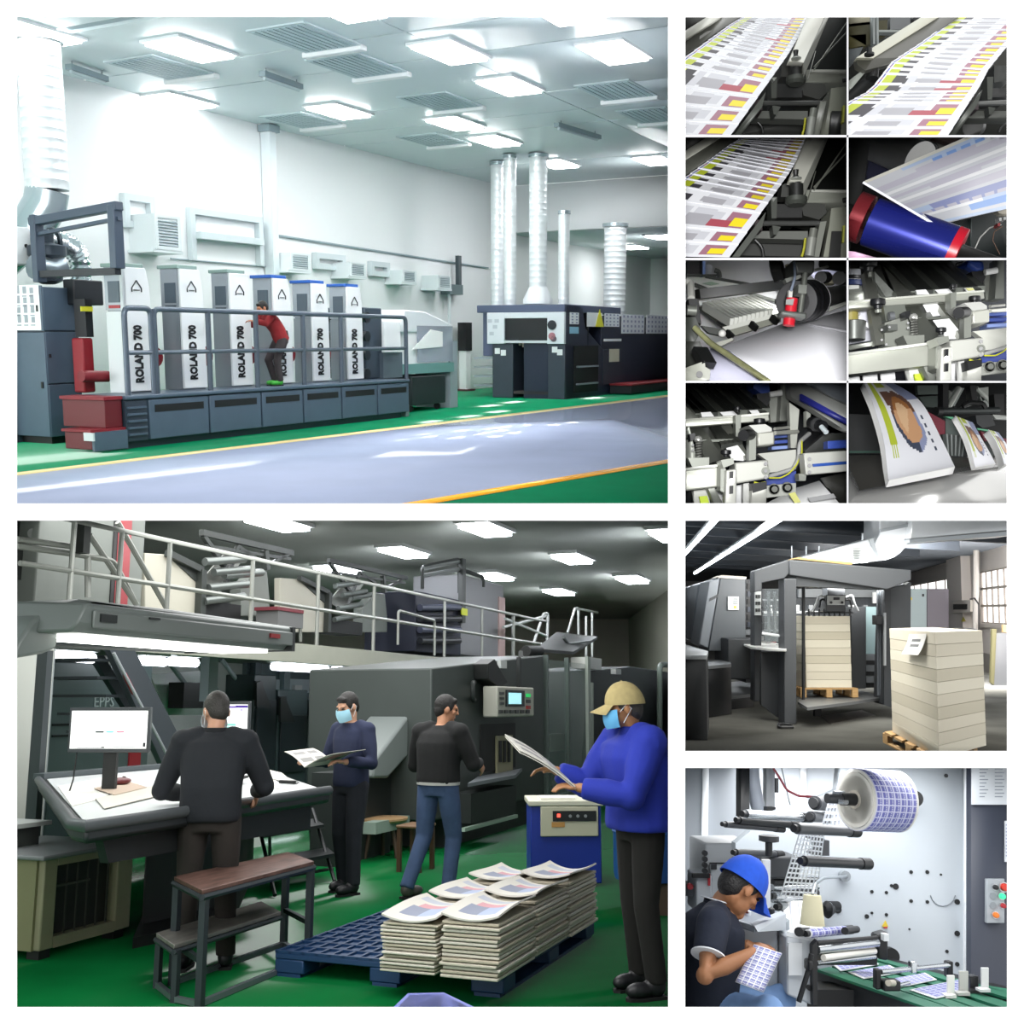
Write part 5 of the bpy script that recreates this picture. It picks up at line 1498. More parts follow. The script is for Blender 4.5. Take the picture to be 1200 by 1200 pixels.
t = Thing(F2, 'blue_cabinet', 'deep blue cabinet with a cream control face and worktop', 'cabinet', (.3, .2, 0))
zt2 = F2.Y(640, 938, 0).z; w_ = F2.Y(705, 1000, 0).x
t.part('case', MB().box(0, w_, 0, .6, .03, zt2 - .05), BLU, bevel=.01)
t.part('worktop', MB().box(-.02, w_ + .02, -.03, .62, zt2 - .05, zt2), mat('c7c6b2', .5), bevel=.01)
fz0, fz1 = F2.Y(640, 980, 0).z, F2.Y(640, 945, 0).z
cf = t.part('control_face', MB().box(.09, w_ - .03, -.03, 0, fz0, fz1), mat('bdbba2', .5), bevel=.008)
t.part('display_strip', MB().box(.2, w_ - .05, -.04, -.03, F2.Y(640, 962, 0).z, F2.Y(640, 950, 0).z), BKM, parent=cf)
t.part('red_light', MB().box(.24, .27, -.05, -.04, F2.Y(640, 956, 0).z - .01, F2.Y(640, 956, 0).z + .02), mat('ff5040', .4, emit=2), parent=cf)
for k in range(3): t.part('knob', MB().cyl((.36 + k * .07, -.05, F2.Y(640, 956, 0).z), (.36 + k * .07, -.04, F2.Y(640, 956, 0).z), .014), mat('8c9090', .4), parent=cf)
t.part('orange_label', MB().box(.19, .31, -.036, -.03, F2.Y(640, 969, 0).z, F2.Y(640, 963, 0).z), mat('b98a4a', .5), parent=cf)
for k in range(2): t.part('foot', MB().box(.05 + k * (w_ - .15), .1 + k * (w_ - .15), .05, .5, 0, .03), BKM)
solo(F2, 'loose_papers', MB().box(.1, .42, .05, .35, zt2 + .001, zt2 + .02), mat('e8e6da', .7), 'white papers lying on the blue cabinet', 'paper')
q = B.Z(510, 1185, .35)
t = Thing(B, 'blue_crate', 'blue plastic crate cut by the bottom edge beside the pallet', 'crate', (q.x, q.y - .3, 0))
c1, c2 = B.Z(462, 1175, .36), B.Z(560, 1172, .36)
t.part('crate_lid', MB().prism([B.Z(458, 1183, .36), B.Z(478, 1164, .36), B.Z(520, 1163, .36), B.Z(562, 1183, .36), B.Z(540, 1215, .36), B.Z(470, 1215, .36)], (0, 0, -.03)), mat('1d3aa0', .4)); t.part('crate_body', MB().prism([B.Z(462, 1185, .36), B.Z(480, 1166, .36), B.Z(520, 1165, .36), B.Z(558, 1185, .36), B.Z(540, 1213, .36), B.Z(472, 1213, .36)], (0, 0, -.36)), mat('152c80', .4))
q = B.Z(776, 1070, 0)
t = Thing(B, 'blue_drum', 'blue barrel cut by the frame behind the man in the blue jacket', 'barrel', q)
t.part('drum', MB().lathe([(.3, .25), (.31, .3), (.31, .6), (.32, .62), (.31, .64), (.31, .95), (.29, 1.0), (.001, 1.0)], q + V(.1, .1, 0), n=24), mat('1a4a8a', .4)); t.part('stand', MB().box(q.x - .1, q.x + .3, q.y - .1, q.y + .3, 0, .25), mat('4a3a2a', .6))
# ================================================================ bench, pallet, newspapers
ST = mat('3c4347', .4, .5); TOPM = mat('6d5148', .4, .3, var=.45, vs=7, stretch=(1, 4, 1)); TOP2 = mat('8b8780', .4, .4, var=.25, vs=6, stretch=(1, 4, 1))
t = Thing(B, 'step_bench', 'worn steel step bench with two rusty treads', 'bench', B.Z(280, 1160, 0))
zt_, zl_ = .62, .31
tp = [B.Z(*p, zt_) for p in ((237, 1043), (368, 1009), (338, 998), (204, 1027))]
lw = [B.Z(*p, zl_) for p in ((204, 1107), (329, 1068), (306, 1056), (183, 1093))]
t.part('upper_tread', MB().prism(tp, (0, 0, -.025)), TOPM, bevel=.004); t.part('lower_tread', MB().prism(lw, (0, 0, -.025)), TOP2, bevel=.004)
t.part('tread_frame', MB().tube(tp + [tp[0]], .018, 6).xf(Matrix.Translation((0, 0, -.04))), ST); t.part('tread_frame', MB().tube(lw + [lw[0]], .016, 6).xf(Matrix.Translation((0, 0, -.04))), ST)
cen = sum(tp, V(0, 0, 0)) / 4
ft = []
for p in tp:
 q = p + (cen - p) * .05; ft.append(V(q.x, q.y, .02))
 t.part('leg', MB().bar(q - V(0, 0, .03), V(q.x, q.y, 0.0), .04, .04), ST)
ft2 = []
for p in (lw[0], lw[3]):
 q = p + (cen - p) * .04; ft2.append(V(q.x, q.y, .02))
 t.part('leg', MB().bar(V(q.x, q.y, zl_ - .03), V(q.x, q.y, 0), .035, .035), ST)
for a, b in ((ft[0], ft[1]), (ft[1], ft[2]), (ft[0], ft2[0]), (ft2[0], ft2[1]), (ft[3], ft[2])):
 t.part('foot_rail', MB().bar(a, b, .03, .03), mat('7d868a', .35, .6))
for a, b in ((ft[1], ft[2]), (ft[0], ft[3])):
 t.part('side_rail', MB().bar(a + V(0, 0, .22), b + V(0, 0, .22), .03, .03), ST)
PB = mat('17385e', .45, var=.05, vs=3)
pz = .15
pa = B.Z(590, 1170, 0); pl = B.Z(421, 1103, 0); pr = B.Z(694, 1098, 0)
px0, py0 = pa.x, pa.y
px1 = pr.x; py1 = pl.y
t = Thing(B, 'plastic_pallet', 'dark blue plastic pallet with a grid deck under the newspapers', 'pallet', ((px0 + px1) / 2, (py0 + py1) / 2, 0))
t.part('deck', MB().box(px0, px1, py0, py1, pz - .05, pz - .015), PB, bevel=.006)
nx, ny = 12, 16
gm = []
for i in range(nx + 1):
 x = px0 + (px1 - px0 - .02) * i / nx; t.part('deck_rib', MB().box(x, x + .02, py0, py1, pz - .015, pz), PB)
for j in range(ny + 1):
 y = py0 + (py1 - py0 - .02) * j / ny; t.part('deck_rib', MB().box(px0, px1, y, y + .02, pz - .015, pz - .002), PB)
for i in range(3):
 for j in range(3):
  cx, cy = px0 + (px1 - px0 - .2) * i / 2, py0 + (py1 - py0 - .2) * j / 2
  t.part('foot_block', MB().box(cx, cx + .2, cy, cy + .2, .02, pz - .05), PB, bevel=.008)
for j in range(3): t.part('runner', MB().box(px0, px1, py0 + (py1 - py0 - .2) * j / 2 + .02, py0 + (py1 - py0 - .2) * j / 2 + .18, 0, .02), PB)
def c_at(px, py, z): return B.Z(px, py, z)
NP = [mat('d8d4ca', .8), mat('a9b4cf', .8), mat('cf9aa0', .8), mat('b9bcc6', .8), mat('8e93a5', .8)]
sz_ = pz + .02
f0 = B.Z(585, 1152, pz); f1 = B.Z(697, 1078, pz); f2 = B.Z(473, 1122, pz)
SX = (f1.x - f0.x) / 3; SY = (f2.y - f0.y) / 2 * .98
H = [1.62 - 1.62 * 0 for _ in range(6)]
labs = {(0, 0): 'front newspaper stack on the blue pallet, at its nearest corner'.replace('nearest', 'front'), (1, 0): 'middle newspaper stack in the row facing the man in blue', (2, 0): 'rear newspaper stack in the row facing the man in blue', (0, 1): 'front newspaper stack in the row beside the empty pallet deck', (1, 1): 'middle newspaper stack in the row beside the empty pallet deck', (2, 1): 'rear newspaper stack in the row beside the empty pallet deck'}
rnd = random.Random(3)
for i in range(3):
 for j in range(2):
  x0, y0 = f0.x + SX * i + .01, f0.y + SY * j + .01
  x1, y1 = x0 + SX - .03, y0 + SY - .03
  hgt = (.30 if j == 0 else .27) + .02 * i
  t = Thing(B, 'newspaper_stack', labs[(i, j)], 'newspapers', ((x0 + x1) / 2, (y0 + y1) / 2, pz), group='newspaper stacks on the blue pallet')
  n = 14
  for k in range(n):
   z0 = pz + .002 + hgt * k / n
   d = rnd.uniform(-.012, .012); e = rnd.uniform(-.012, .012)
   t.part('newspaper_bundle', MB().box(x0 + d, x1 + d, y0 + e, y1 + e, z0, z0 + hgt / n - .006), mat(['c9c2b2', 'b9b09d', 'd2ccbf'][k % 3], .85, var=.12, vs=40, stretch=(1, 1, 8)), bevel=.004)
  zt3 = pz + hgt
  def srf(u, v, x0=x0, x1=x1, y0=y0, y1=y1, z=zt3, i=i, j=j):
   return V(x0 + (x1 - x0) * u, y0 + (y1 - y0) * v, z + .012 + .05 * abs(2 * v - 1) ** 2 * (.6 + .4 * u) + .015 * sin(u * 3 + i))
  def pm(a, b):
   if a in (0, 11) or b in (0, 11): return 0
   if 2 <= a <= 5 and 2 <= b <= 9: return 1 if b < 6 else 4
   if 6 <= a <= 7 and 3 <= b <= 8: return 2
   if 9 <= a: return 3
   return 0
  t.part('top_newspaper', MB().sheet(srf, 12, 12, .01, mf=pm), NP, smooth=60)
# ================================================================ the four men
c = B0.Z(238, 1137)
person(B0, c, .12, dict(hip=(0, 0, .93), chest=(0, .06, 1.3), neck=(0, .08, 1.45), head=(-.01, .15, 1.585), hyaw=.45, hpitch=-.35, shL=(-.2, .07, 1.39), shR=(.2, .07, 1.39), elL=(-.33, .12, 1.08), elR=(.32, .14, 1.1), wrL=(-.2, .36, 1.04), wrR=(.24, .4, 1.05), lean=-.06,
  hpL=(-.1, 0, .92), hpR=(.1, 0, .92), knL=(-.12, .03, .5), knR=(.11, .03, .5), anL=(-.13, 0, .09), anR=(.13, .02, .09)),
  'person in a navy black jacket seen from behind, leaning over the console', skin='b98a70', top=('12161c', .85), legs=('241f1b', .9), hair='2a2723', mask='cfdfe6', bulk=1.12, collar='0e1116')
c = B0.Z(408, 1046)
m2 = person(B0, c, 2.5, dict(hip=(0, 0, .95), chest=(0, 0, 1.32), neck=(0, .01, 1.47), head=(0, .06, 1.615), hyaw=-.1, hpitch=-.38, elL=(-.27, .02, 1.12), elR=(.28, .04, 1.12), wrL=(-.2, .28, 1.14), wrR=(.24, .3, 1.14), hdL=(.3, .9, .1), hdR=(-.3, .9, .1), hnL=(0, 0, 1), hnR=(0, 0, 1),
   knL=(-.1, .05, .5), anL=(-.12, .06, .09), knR=(.1, .02, .5), anR=(.12, -.06, .09)),
   'person in a dark navy work jacket reading an open newspaper by the console', skin='c29478', top=('232a44', .9), legs=('1b1e26', .9), hair='16130f', mask='9fcfe0', vox=.0075)
c = B0.Z(512, 1052)
person(B0, c, -.55, dict(hip=(0, 0, .95), chest=(0, .02, 1.3), neck=(0, .05, 1.45), head=(.01, .1, 1.59), hyaw=-.75, hpitch=-.2, shL=(-.21, .02, 1.39), shR=(.21, .02, 1.39), elL=(-.3, .06, 1.1), elR=(.3, .1, 1.12), wrL=(-.2, .3, 1.1), wrR=(.2, .34, 1.12),
  hpL=(-.1, 0, .93), hpR=(.1, 0, .93), knL=(-.13, -.02, .5), anL=(-.16, -.22, .1), knR=(.1, .1, .5), anR=(.09, .04, .09)),
  'person in a black jacket with a white waistband and blue jeans, seen from behind', skin='b98565', top=('131414', .9), legs=('3f5273', .9), shoe='4a4740', hair='14110e', bulk=1.15, trim='b9b9b4', vox=.0075, jacket_end=.0)
c = B0.Z(754, 1165)
m4 = person(B0, c, 1.95, dict(hip=(0, 0, .95), chest=(0, .03, 1.32), neck=(0, .04, 1.47), head=(0, .09, 1.61), hpitch=-.16, hyaw=-.35, shL=(-.21, .04, 1.41), shR=(.21, .04, 1.41), elL=(-.24, .18, 1.12), elR=(.2, .26, 1.16), wrL=(-.06, .42, 1.16), wrR=(.24, .43, 1.24), hdL=(.4, 1, .15), hdR=(.3, 1, .1), hnL=(-.3, 0, 1), hnR=(.2, 0, 1),
   hpL=(-.1, 0, .93), hpR=(.1, 0, .93), knL=(-.11, .03, .5), knR=(.11, .0, .5), anL=(-.12, -.02, .09), anR=(.12, -.04, .09), toeL=.05, toeR=-.2),
   'person in a bright blue jacket, tan cap and face mask, holding up a newspaper', skin='a8764f', top=('1e2f9c', .85), legs=('14120f', .9), hair='3a3632', cap='b3a271', mask='64aedb', bulk=1.4, collar='1a2988')
def paper_fold(fr, pts, name, lab, y, d, m, th=.006): pass
RM = m2.root.matrix_world
Lm = B0.M.inverted() @ RM
t = Thing(B0, 'open_newspaper', 'open grey newspaper in the hands of the reading man', 'newspaper', Lm @ V(0, .42, 1.12))
def half(s):
 def f(u, v): return Lm @ V(s * u * .33, .22 + v * .34 - .06 * u, 1.12 + u * .12 - .02 * v + .02 * sin(u * 3))
 return f
PG = [mat('cdc9c0', .85), mat('8d8c8a', .85), mat('b08a80', .85)]
def pf(i, j): return 1 if (i in (2, 3, 6, 7) and 1 <= j <= 8 and j != 4) else 0
t.part('page', MB().sheet(half(1), 10, 10, .004, mf=pf), PG, smooth=60); t.part('page', MB().sheet(half(-1), 10, 10, .004, mf=lambda i, j: 2 if 3 <= i <= 7 and 3 <= j <= 6 else pf(i, j)), PG, smooth=60)
Lm = B0.M.inverted() @ m4.root.matrix_world
t = Thing(B0, 'folded_newspaper', 'folded newspaper sheet held up by the man in the blue jacket', 'newspaper', Lm @ V(0, .6, 1.3))
def f4(u, v): return Lm @ V(-.08 + u * .36 + .1 * v, .45 + v * .3 - .05 * u, 1.17 + v * .2 + u * .08 + .02 * sin(v * 3))
t.part('page', MB().sheet(f4, 10, 10, .006, mf=pf), PG, smooth=60); t.part('page', MB().sheet(lambda u, v: f4(u, v) - V(0, 0, .014), 10, 10, .004), PG[0], smooth=60)
# ================================================================ paper pile hall
LED = mat('f7fbff', .5, emit=22.0)
STEEL = mat('2c3239', .5, .1); DGR = mat('3a3d40', .5, var=.04, vs=2); DGK = mat('26292c', .5); MBK = mat('101214', .5)
for i, (ya, yb) in enumerate(((614, 620), (624, 632), (634, 642), (643, 651), (651, 658), (658, 664), (663, 668))):
 a, b = M0.Z(806, ya, MH - .25), M0.Z(1020, yb + 6, MH - .25)
 d = (b - a).normalized()
 mb = MB().bar(a - d * 1.5 + V(0, 0, .1), a + d * 8.5 + V(0, 0, .1), .14, .26)
 solo(M0, 'steel_beam', mb, STEEL, ['first', 'second', 'third', 'fourth', 'fifth', 'sixth', 'seventh'][i] + ' dark steel beam under the ceiling, counted from the camera end', 'beam', 'steel beams under the dark ceiling')
for i, (x0, y0, x1, y1) in enumerate(((797, 655, 842, 606), (814, 672, 918, 606))):
 a, b = M0.Z(x0, y0, MH - .36), M0.Z(x1, y1, MH - .36)
 t = Thing(M0, 'light_strip', ['short white light strip in the corner of the dark ceiling', 'long white light strip across the dark ceiling'][i], 'ceiling lamp', (a + b) / 2)
 t.part('lit_tube', MB().bar(a, b, .05, .04), LED)
 t.part('channel', MB().bar(a + V(0, 0, .04), b + V(0, 0, .04), .12, .03), mat('b9bcc0', .4))
def mq(px0, py0, px1, py1, y, d, fr=None):
 fr = fr or M0
 a, b, c, e = fr.Y(px0, py0, y), fr.Y(px1, py0, y), fr.Y(px1, py1, y), fr.Y(px0, py1, y)
 return MB().prism([a, b, c, e], (0, d, 0))
def mp(pts, y, d): return MB().prism([M0.Y(a, b, y) for a, b in pts], (0, d, 0))
DU = mat('d5dade', .3, .5, var=.06, vs=3); DU2 = mat('9aa0a4', .3, .7)
yd = 17.0
t = Thing(M0, 'air_duct', 'large silver square air duct with an elbow above the gantry', 'duct', M0.Y(1040, 640, yd))
t.part('straight_run', mp([(930, 668), (930, 655), (1030, 628), (1030, 657)], yd + .2, .7), DU, bevel=.02)
pts = []
for k in range(7):
 a = k / 6 * pi / 2
 pts.append((1066 - 42 * (1 - cos(a)) * .85, 626 + 31 * sin(a)))
t.part('elbow', mp([(1031, 600), (1066, 600)] + pts + [(1024, 640), (1031, 625)], yd, .8), DU, bevel=.02)
for p in ((1031, 622, 1066, 615), (1020, 632, 1030, 657)): t.part('flange', MB().bar(M0.Y(p[0], p[1], yd - .03), M0.Y(p[2], p[3], yd - .03), .05, .05), DU2)
t.part('duct_branch', mp([(1066, 632), (1069, 606), (1190, 600), (1190, 622)], yd - .2, .7), DU, bevel=.02)
t.part('branch_underside', mp([(1066, 632), (1190, 622), (1190, 627), (1066, 636)], yd - .25, .7), DU2)
vb = t.part('grille_box', mq(999, 642, 1018, 659, yd - .1, .25), mat('c9cdcc', .4), bevel=.01)
for k in range(5): t.part('grille_slat', mq(1000, 645 + k * 2.6, 1009, 646 + k * 2.6, yd - .13, .03), mat('8d9494', .4), parent=vb)
t.part('hanger_rod', MB().cyl(M0.Y(1011, 625, yd + .3), M0.Y(1011, 642, yd + .3), .02), DU2)
for px in (945, 960, 928): t.part('hanger_rod', MB().cyl(M0.Y(px, 640, yd + .5), M0.Y(px, 656 , yd + .5), .012), DU2)
yp = M0.Z(850, 835, 0).y + 1.0
names = ['large slanted press unit at the end of the row, with a white keypad', 'second slanted press unit behind the one with the keypad', 'third slanted press unit in the row', 'fourth slanted press unit, cut by the edge']
for i, (sl, fr_, y) in enumerate((([(831, 681), (844, 677), (830, 760), (819, 755)], [(844, 677), (874, 678), (874, 763), (830, 763)], yp), ([(818, 685), (831, 681), (819, 753), (810, 749)], [(831, 681), (846, 680), (838, 757), (819, 757)], yp + 1.2), ([(808, 688), (819, 685), (811, 746), (803, 745)], [(819, 685), (832, 684), (824, 752), (811, 752)], yp + 2.4), ([(798, 690), (809, 688), (802, 742), (790, 740)], [(809, 688), (820, 687), (812, 748), (801, 748)], yp + 3.6))):
 t = Thing(M0, 'press_unit', names[i], 'machine', M0.Y(845 - i * 10, 764, y))
 t.part('side_wall', mp(fr_, y, 1.0), mat('4d5256', .45, var=.05, vs=2), bevel=.015)
 t.part('slanted_guard', mp(sl, y - .05, .9), mat('767b80', .35, .3), bevel=.02)
 t.part('marking', mp([(sl[0][0] + 1, sl[0][1] + 20), (sl[1][0] - 2, sl[1][1] + 19), (sl[1][0] - 3, sl[1][1] + 23), (sl[0][0] + 0, sl[0][1] + 24)], y - .07, .02), mat('3a3d40', .4))
 if i == 0:
  kp = t.part('keypad', mq(853, 699, 866, 715, y - .05, .05), mat('cfd2d2', .5), bevel=.006)
  for a in range(3):
   for b in range(3): t.part('key', mq(859.5 + a * 2, 701 + b * 2.6, 860.8 + a * 2, 702.8 + b * 2.6, y - .06, .01), mat('9aa0a0', .5), parent=kp)
  t.part('yellow_label', mq(860, 710, 863, 713, y - .06, .01), mat('c9b44a', .5), parent=kp)
  t.part('top_strip', mp([(840, 677), (846, 674), (875, 676), (874, 679)], y - .02, .6), mat('b9b3a8', .5))
t = Thing(M0, 'press_cabinet', 'dark press body between the slanted unit and the gantry', 'machine', M0.Y(885, 800, yp + 1.2))
t.part('case', mq(874, 679, 890, 800, yp + .9, 1), DGK)
for k in range(6): t.part('slot', mq(876, 684 + k * 9, 884, 690 + k * 9, yp + .86, .04), mat('3c4350' if k % 2 else '0d0f12', .5))
t.part('ledge', mq(860, 738, 890, 744, yp + .3, .5), mat('5a5f62', .4)); t.part('chest', mq(853, 748, 886, 796, yp - .6, 1.2), mat('2d3032', .5), bevel=.02)
t = Thing(M0, 'stepped_platform', 'black stepped platform with ribbed treads beside the slanted press units', 'steps', M0.Y(845, 826, yp - 2))
TRD = mat('6e7173', .45, .2, var=.12, vs=40, stretch=(1, 12, 1))
for i, (pts, z, rz_) in enumerate(((((795, 753), (830, 763), (828, 768), (795, 768)), 1.05, .9), (((795, 773), (855, 773), (857, 778), (795, 783)), .78, .6), (((795, 787), (853, 786), (857, 790), (850, 795), (795, 797)), .5, .38), (((795, 805), (858, 799), (884, 797), (884, 813), (795, 822)), .22, .0))):
 P_ = [M0.Z(a, b, z) for a, b in pts]
 t.part('tread', MB().prism(P_, (0, 0, -.05)), TRD)
 t.part('riser', MB().prism([p + V(0, .03, -.05) for p in P_], (0, 0, rz_ - z + .05 if i == 3 else -z + .06)), MBK)
yg = M0.Z(925, 849, 0).y
t = Thing(M0, 'stacker_gantry', 'dark grey stacker gantry standing over a pale paper pile', 'machine', M0.Y(985, 835, yg + 1))
t.part('front_post', mq(919, 678, 933.5, 849, yg, .35), DGR, bevel=.012)
t.part('side_beam', mp([(884, 669), (925, 656), (925, 672), (919, 678), (893, 683), (893, 668 + 24), (884, 694)], yg + .05, .3), mat('3f4245', .5), bevel=.012)
t.part('front_beam', mp([(925, 656), (1068, 668), (1068, 680), (1040, 691), (925, 674)], yg + .02, .5), mat('424548', .5), bevel=.015)
t.part('front_beam_lower', mp([(933, 674), (1040, 682), (1040, 691), (933, 687)], yg + .1, .4), mat('3a3e41', .5))
t.part('rear_side_post', mq(884, 690, 892.5, 822, yg + 1.4, .3), DGR, bevel=.012)
t.part('lower_side_panel', mp([(892, 764), (919, 764), (919, 846), (892, 826)], yg + .5, .1), DGK)
t.part('right_post', mp([(1040, 690), (1068, 682), (1067, 800), (1048, 829), (1036, 826)], yg + .7, .5), DGR, bevel=.015)
t.part('right_post_edge', mp([(1037, 690), (1044, 690), (1044, 829), (1036, 826)], yg + .66, .06), DGK)
t.part('rail_rod', MB().cyl(M0.Y(941.5, 688, yg + .6), M0.Y(941.5, 826, yg + .6), .025), MBK); t.part('rod_weight', mq(939.5, 821, 944, 829, yg + .55, .12), MBK)
for px in (1029, 1031.5): t.part('rail_rod', MB().cyl(M0.Y(px, 692, yg + .9), M0.Y(px, 815, yg + .9), .015), mat('50555a', .4))
t.part('guide_clamp', mq(1027, 721, 1034, 732, yg + .6, .2), MBK, bevel=.01); t.part('scale_bar', mq(1036.5, 718, 1038.5, 780, yg + .6, .06), mat('8d9092', .4))
for px in (1054, 1061): t.part('round_gauge', MB().cyl(M0.Y(px, 682.5, yg + .69), M0.Y(px, 682.5, yg + .62), .035, n=16), mat('aeb2b2', .4))
sp = t.part('switch_panel', mq(885, 693, 892, 721, yg + 1.3, .06), mat('c7cac8', .5))
for k in range(3):
 for j in range(3): t.part('switch', mq(885.6 + j * 2.1, 697 + k * 8, 887 + j * 2.1, 701 + k * 8, yg + 1.28, .03), MBK, parent=sp)
t.part('glass_guard', mq(896, 690, 918, 752, yg + .8, .03), mat('a8b2b4', .1, alpha=.22))
for px in (908, 901): t.part('inner_rod', MB().cyl(M0.Y(px, 693, yg + 1.1), M0.Y(px, 745, yg + 1.1), .025), mat('8c9192', .4))
for k in range(5): t.part('inner_bar', mq(894, 702 + k * 9, 918, 704 + k * 9, yg + 1.3, .05), mat('54585a' if k % 2 else '8f9496', .4))
t.part('handle_bar', MB().tube([M0.Y(893, 742, yg + .3), M0.Y(919, 746, yg + .3)], .02), mat('c9cccd', .4))
t.part('foot_loop', MB().pipe([M0.Z(928, 849, .03), M0.Z(912, 848, .03), M0.Z(913, 852, .03), M0.Z(930, 852, .03)], .02), MBK)
t.part('wood_plank', mp([(932, 655), (936, 653), (1000, 659), (998, 662)], yg + .3, .5), mat('b5965e', .6))
za = M0.Y(915, 760, yg + .1).z
t.part('shelf', MB().prism([M0.Z(a, b, za) for a, b in ((867, 753), (872, 750), (890, 749), (925, 757), (921, 761), (900, 760), (880, 758))], (0, 0, -.03)), mat('cfcfca', .5))
t.part('shelf_edge', MB().tube([M0.Z(a, b, za - .03) for a, b in ((867, 753), (880, 758), (900, 760), (921, 761))], .02), MBK)
q = M0.Z(876, 752.5, za); solo(M0, 'red_shelf_knob', MB().lathe([(.03, 0), (.035, .03), (.02, .04)], q), mat('b5322a', .4), 'small red knob at the end of the white shelf', 'knob')  # plain red knob at the end of the shelf
for k, (px, py) in enumerate(((898, 754), (904, 752.5), (909, 756))):
 q = M0.Z(px, py, za + .002); solo(M0, 'hand_tool', MB().bar(q, q + V(.09, .12 - .05 * k, 0), .02, .015), mat(['403a38', '8f3a34', '55504c'][k], .5), ['dark hand tool lying on the white shelf', 'red handled tool lying on the white shelf', 'grey hand tool at the front of the white shelf'][k], 'tool')
q = M0.Z(893, 751, za); solo(M0, 'clear_cup', MB().lathe([(.03, 0), (.035, .09), (.032, .09), (.028, .005)], q), mat('a9adae', .2), 'small grey cup on the white shelf', 'cup')
t = Thing(M0, 'suction_head', 'black suction head with white control face above the pale pile', 'machine', M0.Y(978, 722, yg + 1.0))
yh_ = yg + 1.0
t.part('column', mq(970, 688, 990, 700, yh_, .3), DGK); t.part('head_box', mq(968, 697, 991, 717, yh_ - .1, .4), mat('2c2f31', .5), bevel=.01)
cf = t.part('control_face', mq(970, 698, 990, 709, yh_ - .13, .03), mat('b4b7b5', .45))
t.part('display', mq(977, 700, 984, 703, yh_ - .15, .02), MBK, parent=cf)
for px in (974, 987): t.part('knob', MB().cyl(M0.Y(px, 706, yh_ - .17), M0.Y(px, 706, yh_ - .13), .02), MBK, parent=cf)
t.part('cross_bar', mq(945, 717, 1000, 719, yh_, .05), MBK)
for k in range(9): t.part('sucker', MB().lathe([(.012, .12), (.012, .03), (.03, 0)], M0.Y(948 + k * 6, 723, yh_), n=10), MBK)
for s in (-1, 1): t.part('hose', MB().pipe([M0.Y(979 + s * 12, 700, yh_), M0.Y(979 + s * 20, 697, yh_), M0.Y(979 + s * 22, 706, yh_), M0.Y(979 + s * 27, 716, yh_)], .016), mat('c9cccd', .4)); t.part('hose', MB().pipe([M0.Y(979 + s * 12, 703, yh_), M0.Y(979 + s * 17, 702, yh_), M0.Y(979 + s * 19, 712, yh_)], .016), MBK)
t = Thing(M0, 'cross_rail', 'pale rail with small fittings behind the paper pile', 'rail', M0.Y(960, 740, yg + 2.6))
t.part('rail', mq(895, 716, 1035, 719, yg + 2.6, .1), mat('a9adad', .4))
for k in range(8): t.part('fitting', mq(900 + k * 16, 709, 905 + k * 16, 716, yg + 2.55, .1), mat('6a6e70' if k % 2 else 'c2c5c4', .4))
t.part('backing', mq(893, 690, 1036, 800, yg + 4.5, .1), mat('3a3f43', .5)); t.part('pale_strip', mq(936, 690, 1036, 700, yg + 4.3, .1), mat('8e9294', .5)); t.part('bright_gap', mq(1023, 694, 1032, 707, yg + 4.1, .05), mat('e9eae8', .5))
t = Thing(M0, 'inner_cabinet', 'dark panel with a teal door behind the gantry opening', 'cabinet', M0.Y(1015, 808, yg + 1.8))
t.part('panel', mq(998, 711, 1015, 807, yg + 1.4, .6), DGK, bevel=.01); t.part('door', mq(1015, 711, 1034, 768, yg + 2.2, .1), mat('7d9496', .5))
for k in range(3): t.part('step', mq(1015, 767 + k * 13, 1035, 774 + k * 13, yg + 1.9 - k * .2, .4), mat('5d6164', .4)); t.part('riser', mq(1015, 774 + k * 13, 1035, 780 + k * 13, yg + 2.0 - k * .2, .3), MBK)
CR = [mat('cfc9b6', .8), mat('c4bdaa', .8), mat('cac3b0', .8), mat('bab39f', .8)]
WD = mat('a98758', .7, var=.15, vs=9, stretch=(1, 1, 6))
def pallet(fr, c, top, lab, n=3):
 """c: four corners of its top, in order front-left, front-right, back-right, back-left"""
 t = Thing(fr, 'wooden_pallet', lab, 'pallet', V(sum((p.x for p in c)) / 4, sum((p.y for p in c)) / 4, top - .14))
 L = lambda u, v, z: V(*((c[0] * (1 - u) + c[1] * u) * (1 - v) + (c[3] * (1 - u) + c[2] * u) * v).xy, z)
 for k in range(5):
  v0, v1 = k / 5 + .01, k / 5 + .16
  t.part('deck_board', MB().prism([L(0, v0, top), L(1, v0, top), L(1, v1, top), L(0, v1, top)], (0, 0, -.025)), WD)
 for u in (0, .45, .9):
  for v in (0, .45, .9):
   t.part('block', MB().prism([L(u, v, top - .025), L(u + .1, v, top - .025), L(u + .1, v + .1, top - .025), L(u, v + .1, top - .025)], (0, 0, -.095)), WD)
  t.part('runner', MB().prism([L(u, 0, top - .12), L(u + .1, 0, top - .12), L(u + .1, 1, top - .12), L(u, 1, top - .12)], (0, 0, -.02)), WD)
 return t
def pile(fr, c, z0, z1, n, lab):
 t = Thing(fr, 'paper_pile', lab, 'paper pile', V(sum((p.x for p in c)) / 4, sum((p.y for p in c)) / 4, z0))
 rr = random.Random(len(lab))
 zs = [z0 + (z1 - z0) * k / n for k in range(n + 1)]
 for k in range(n):
  j = rr.uniform(-.003, .003)
  t.part('paper_ream', MB().prism([V(p.x + j, p.y, zs[k] + .004) for p in c], (0, 0, zs[k + 1] - zs[k] - .004)), CR[[0, 1, 2, 3, 1, 0, 3][k % 7]])
 return t
zt_ = .14
c0, c1, c2 = M0.Z(1101, 889, zt_), M0.Z(1156, 874, zt_), M0.Z(1046, 858, zt_)
c3 = c1 + c2 - c0
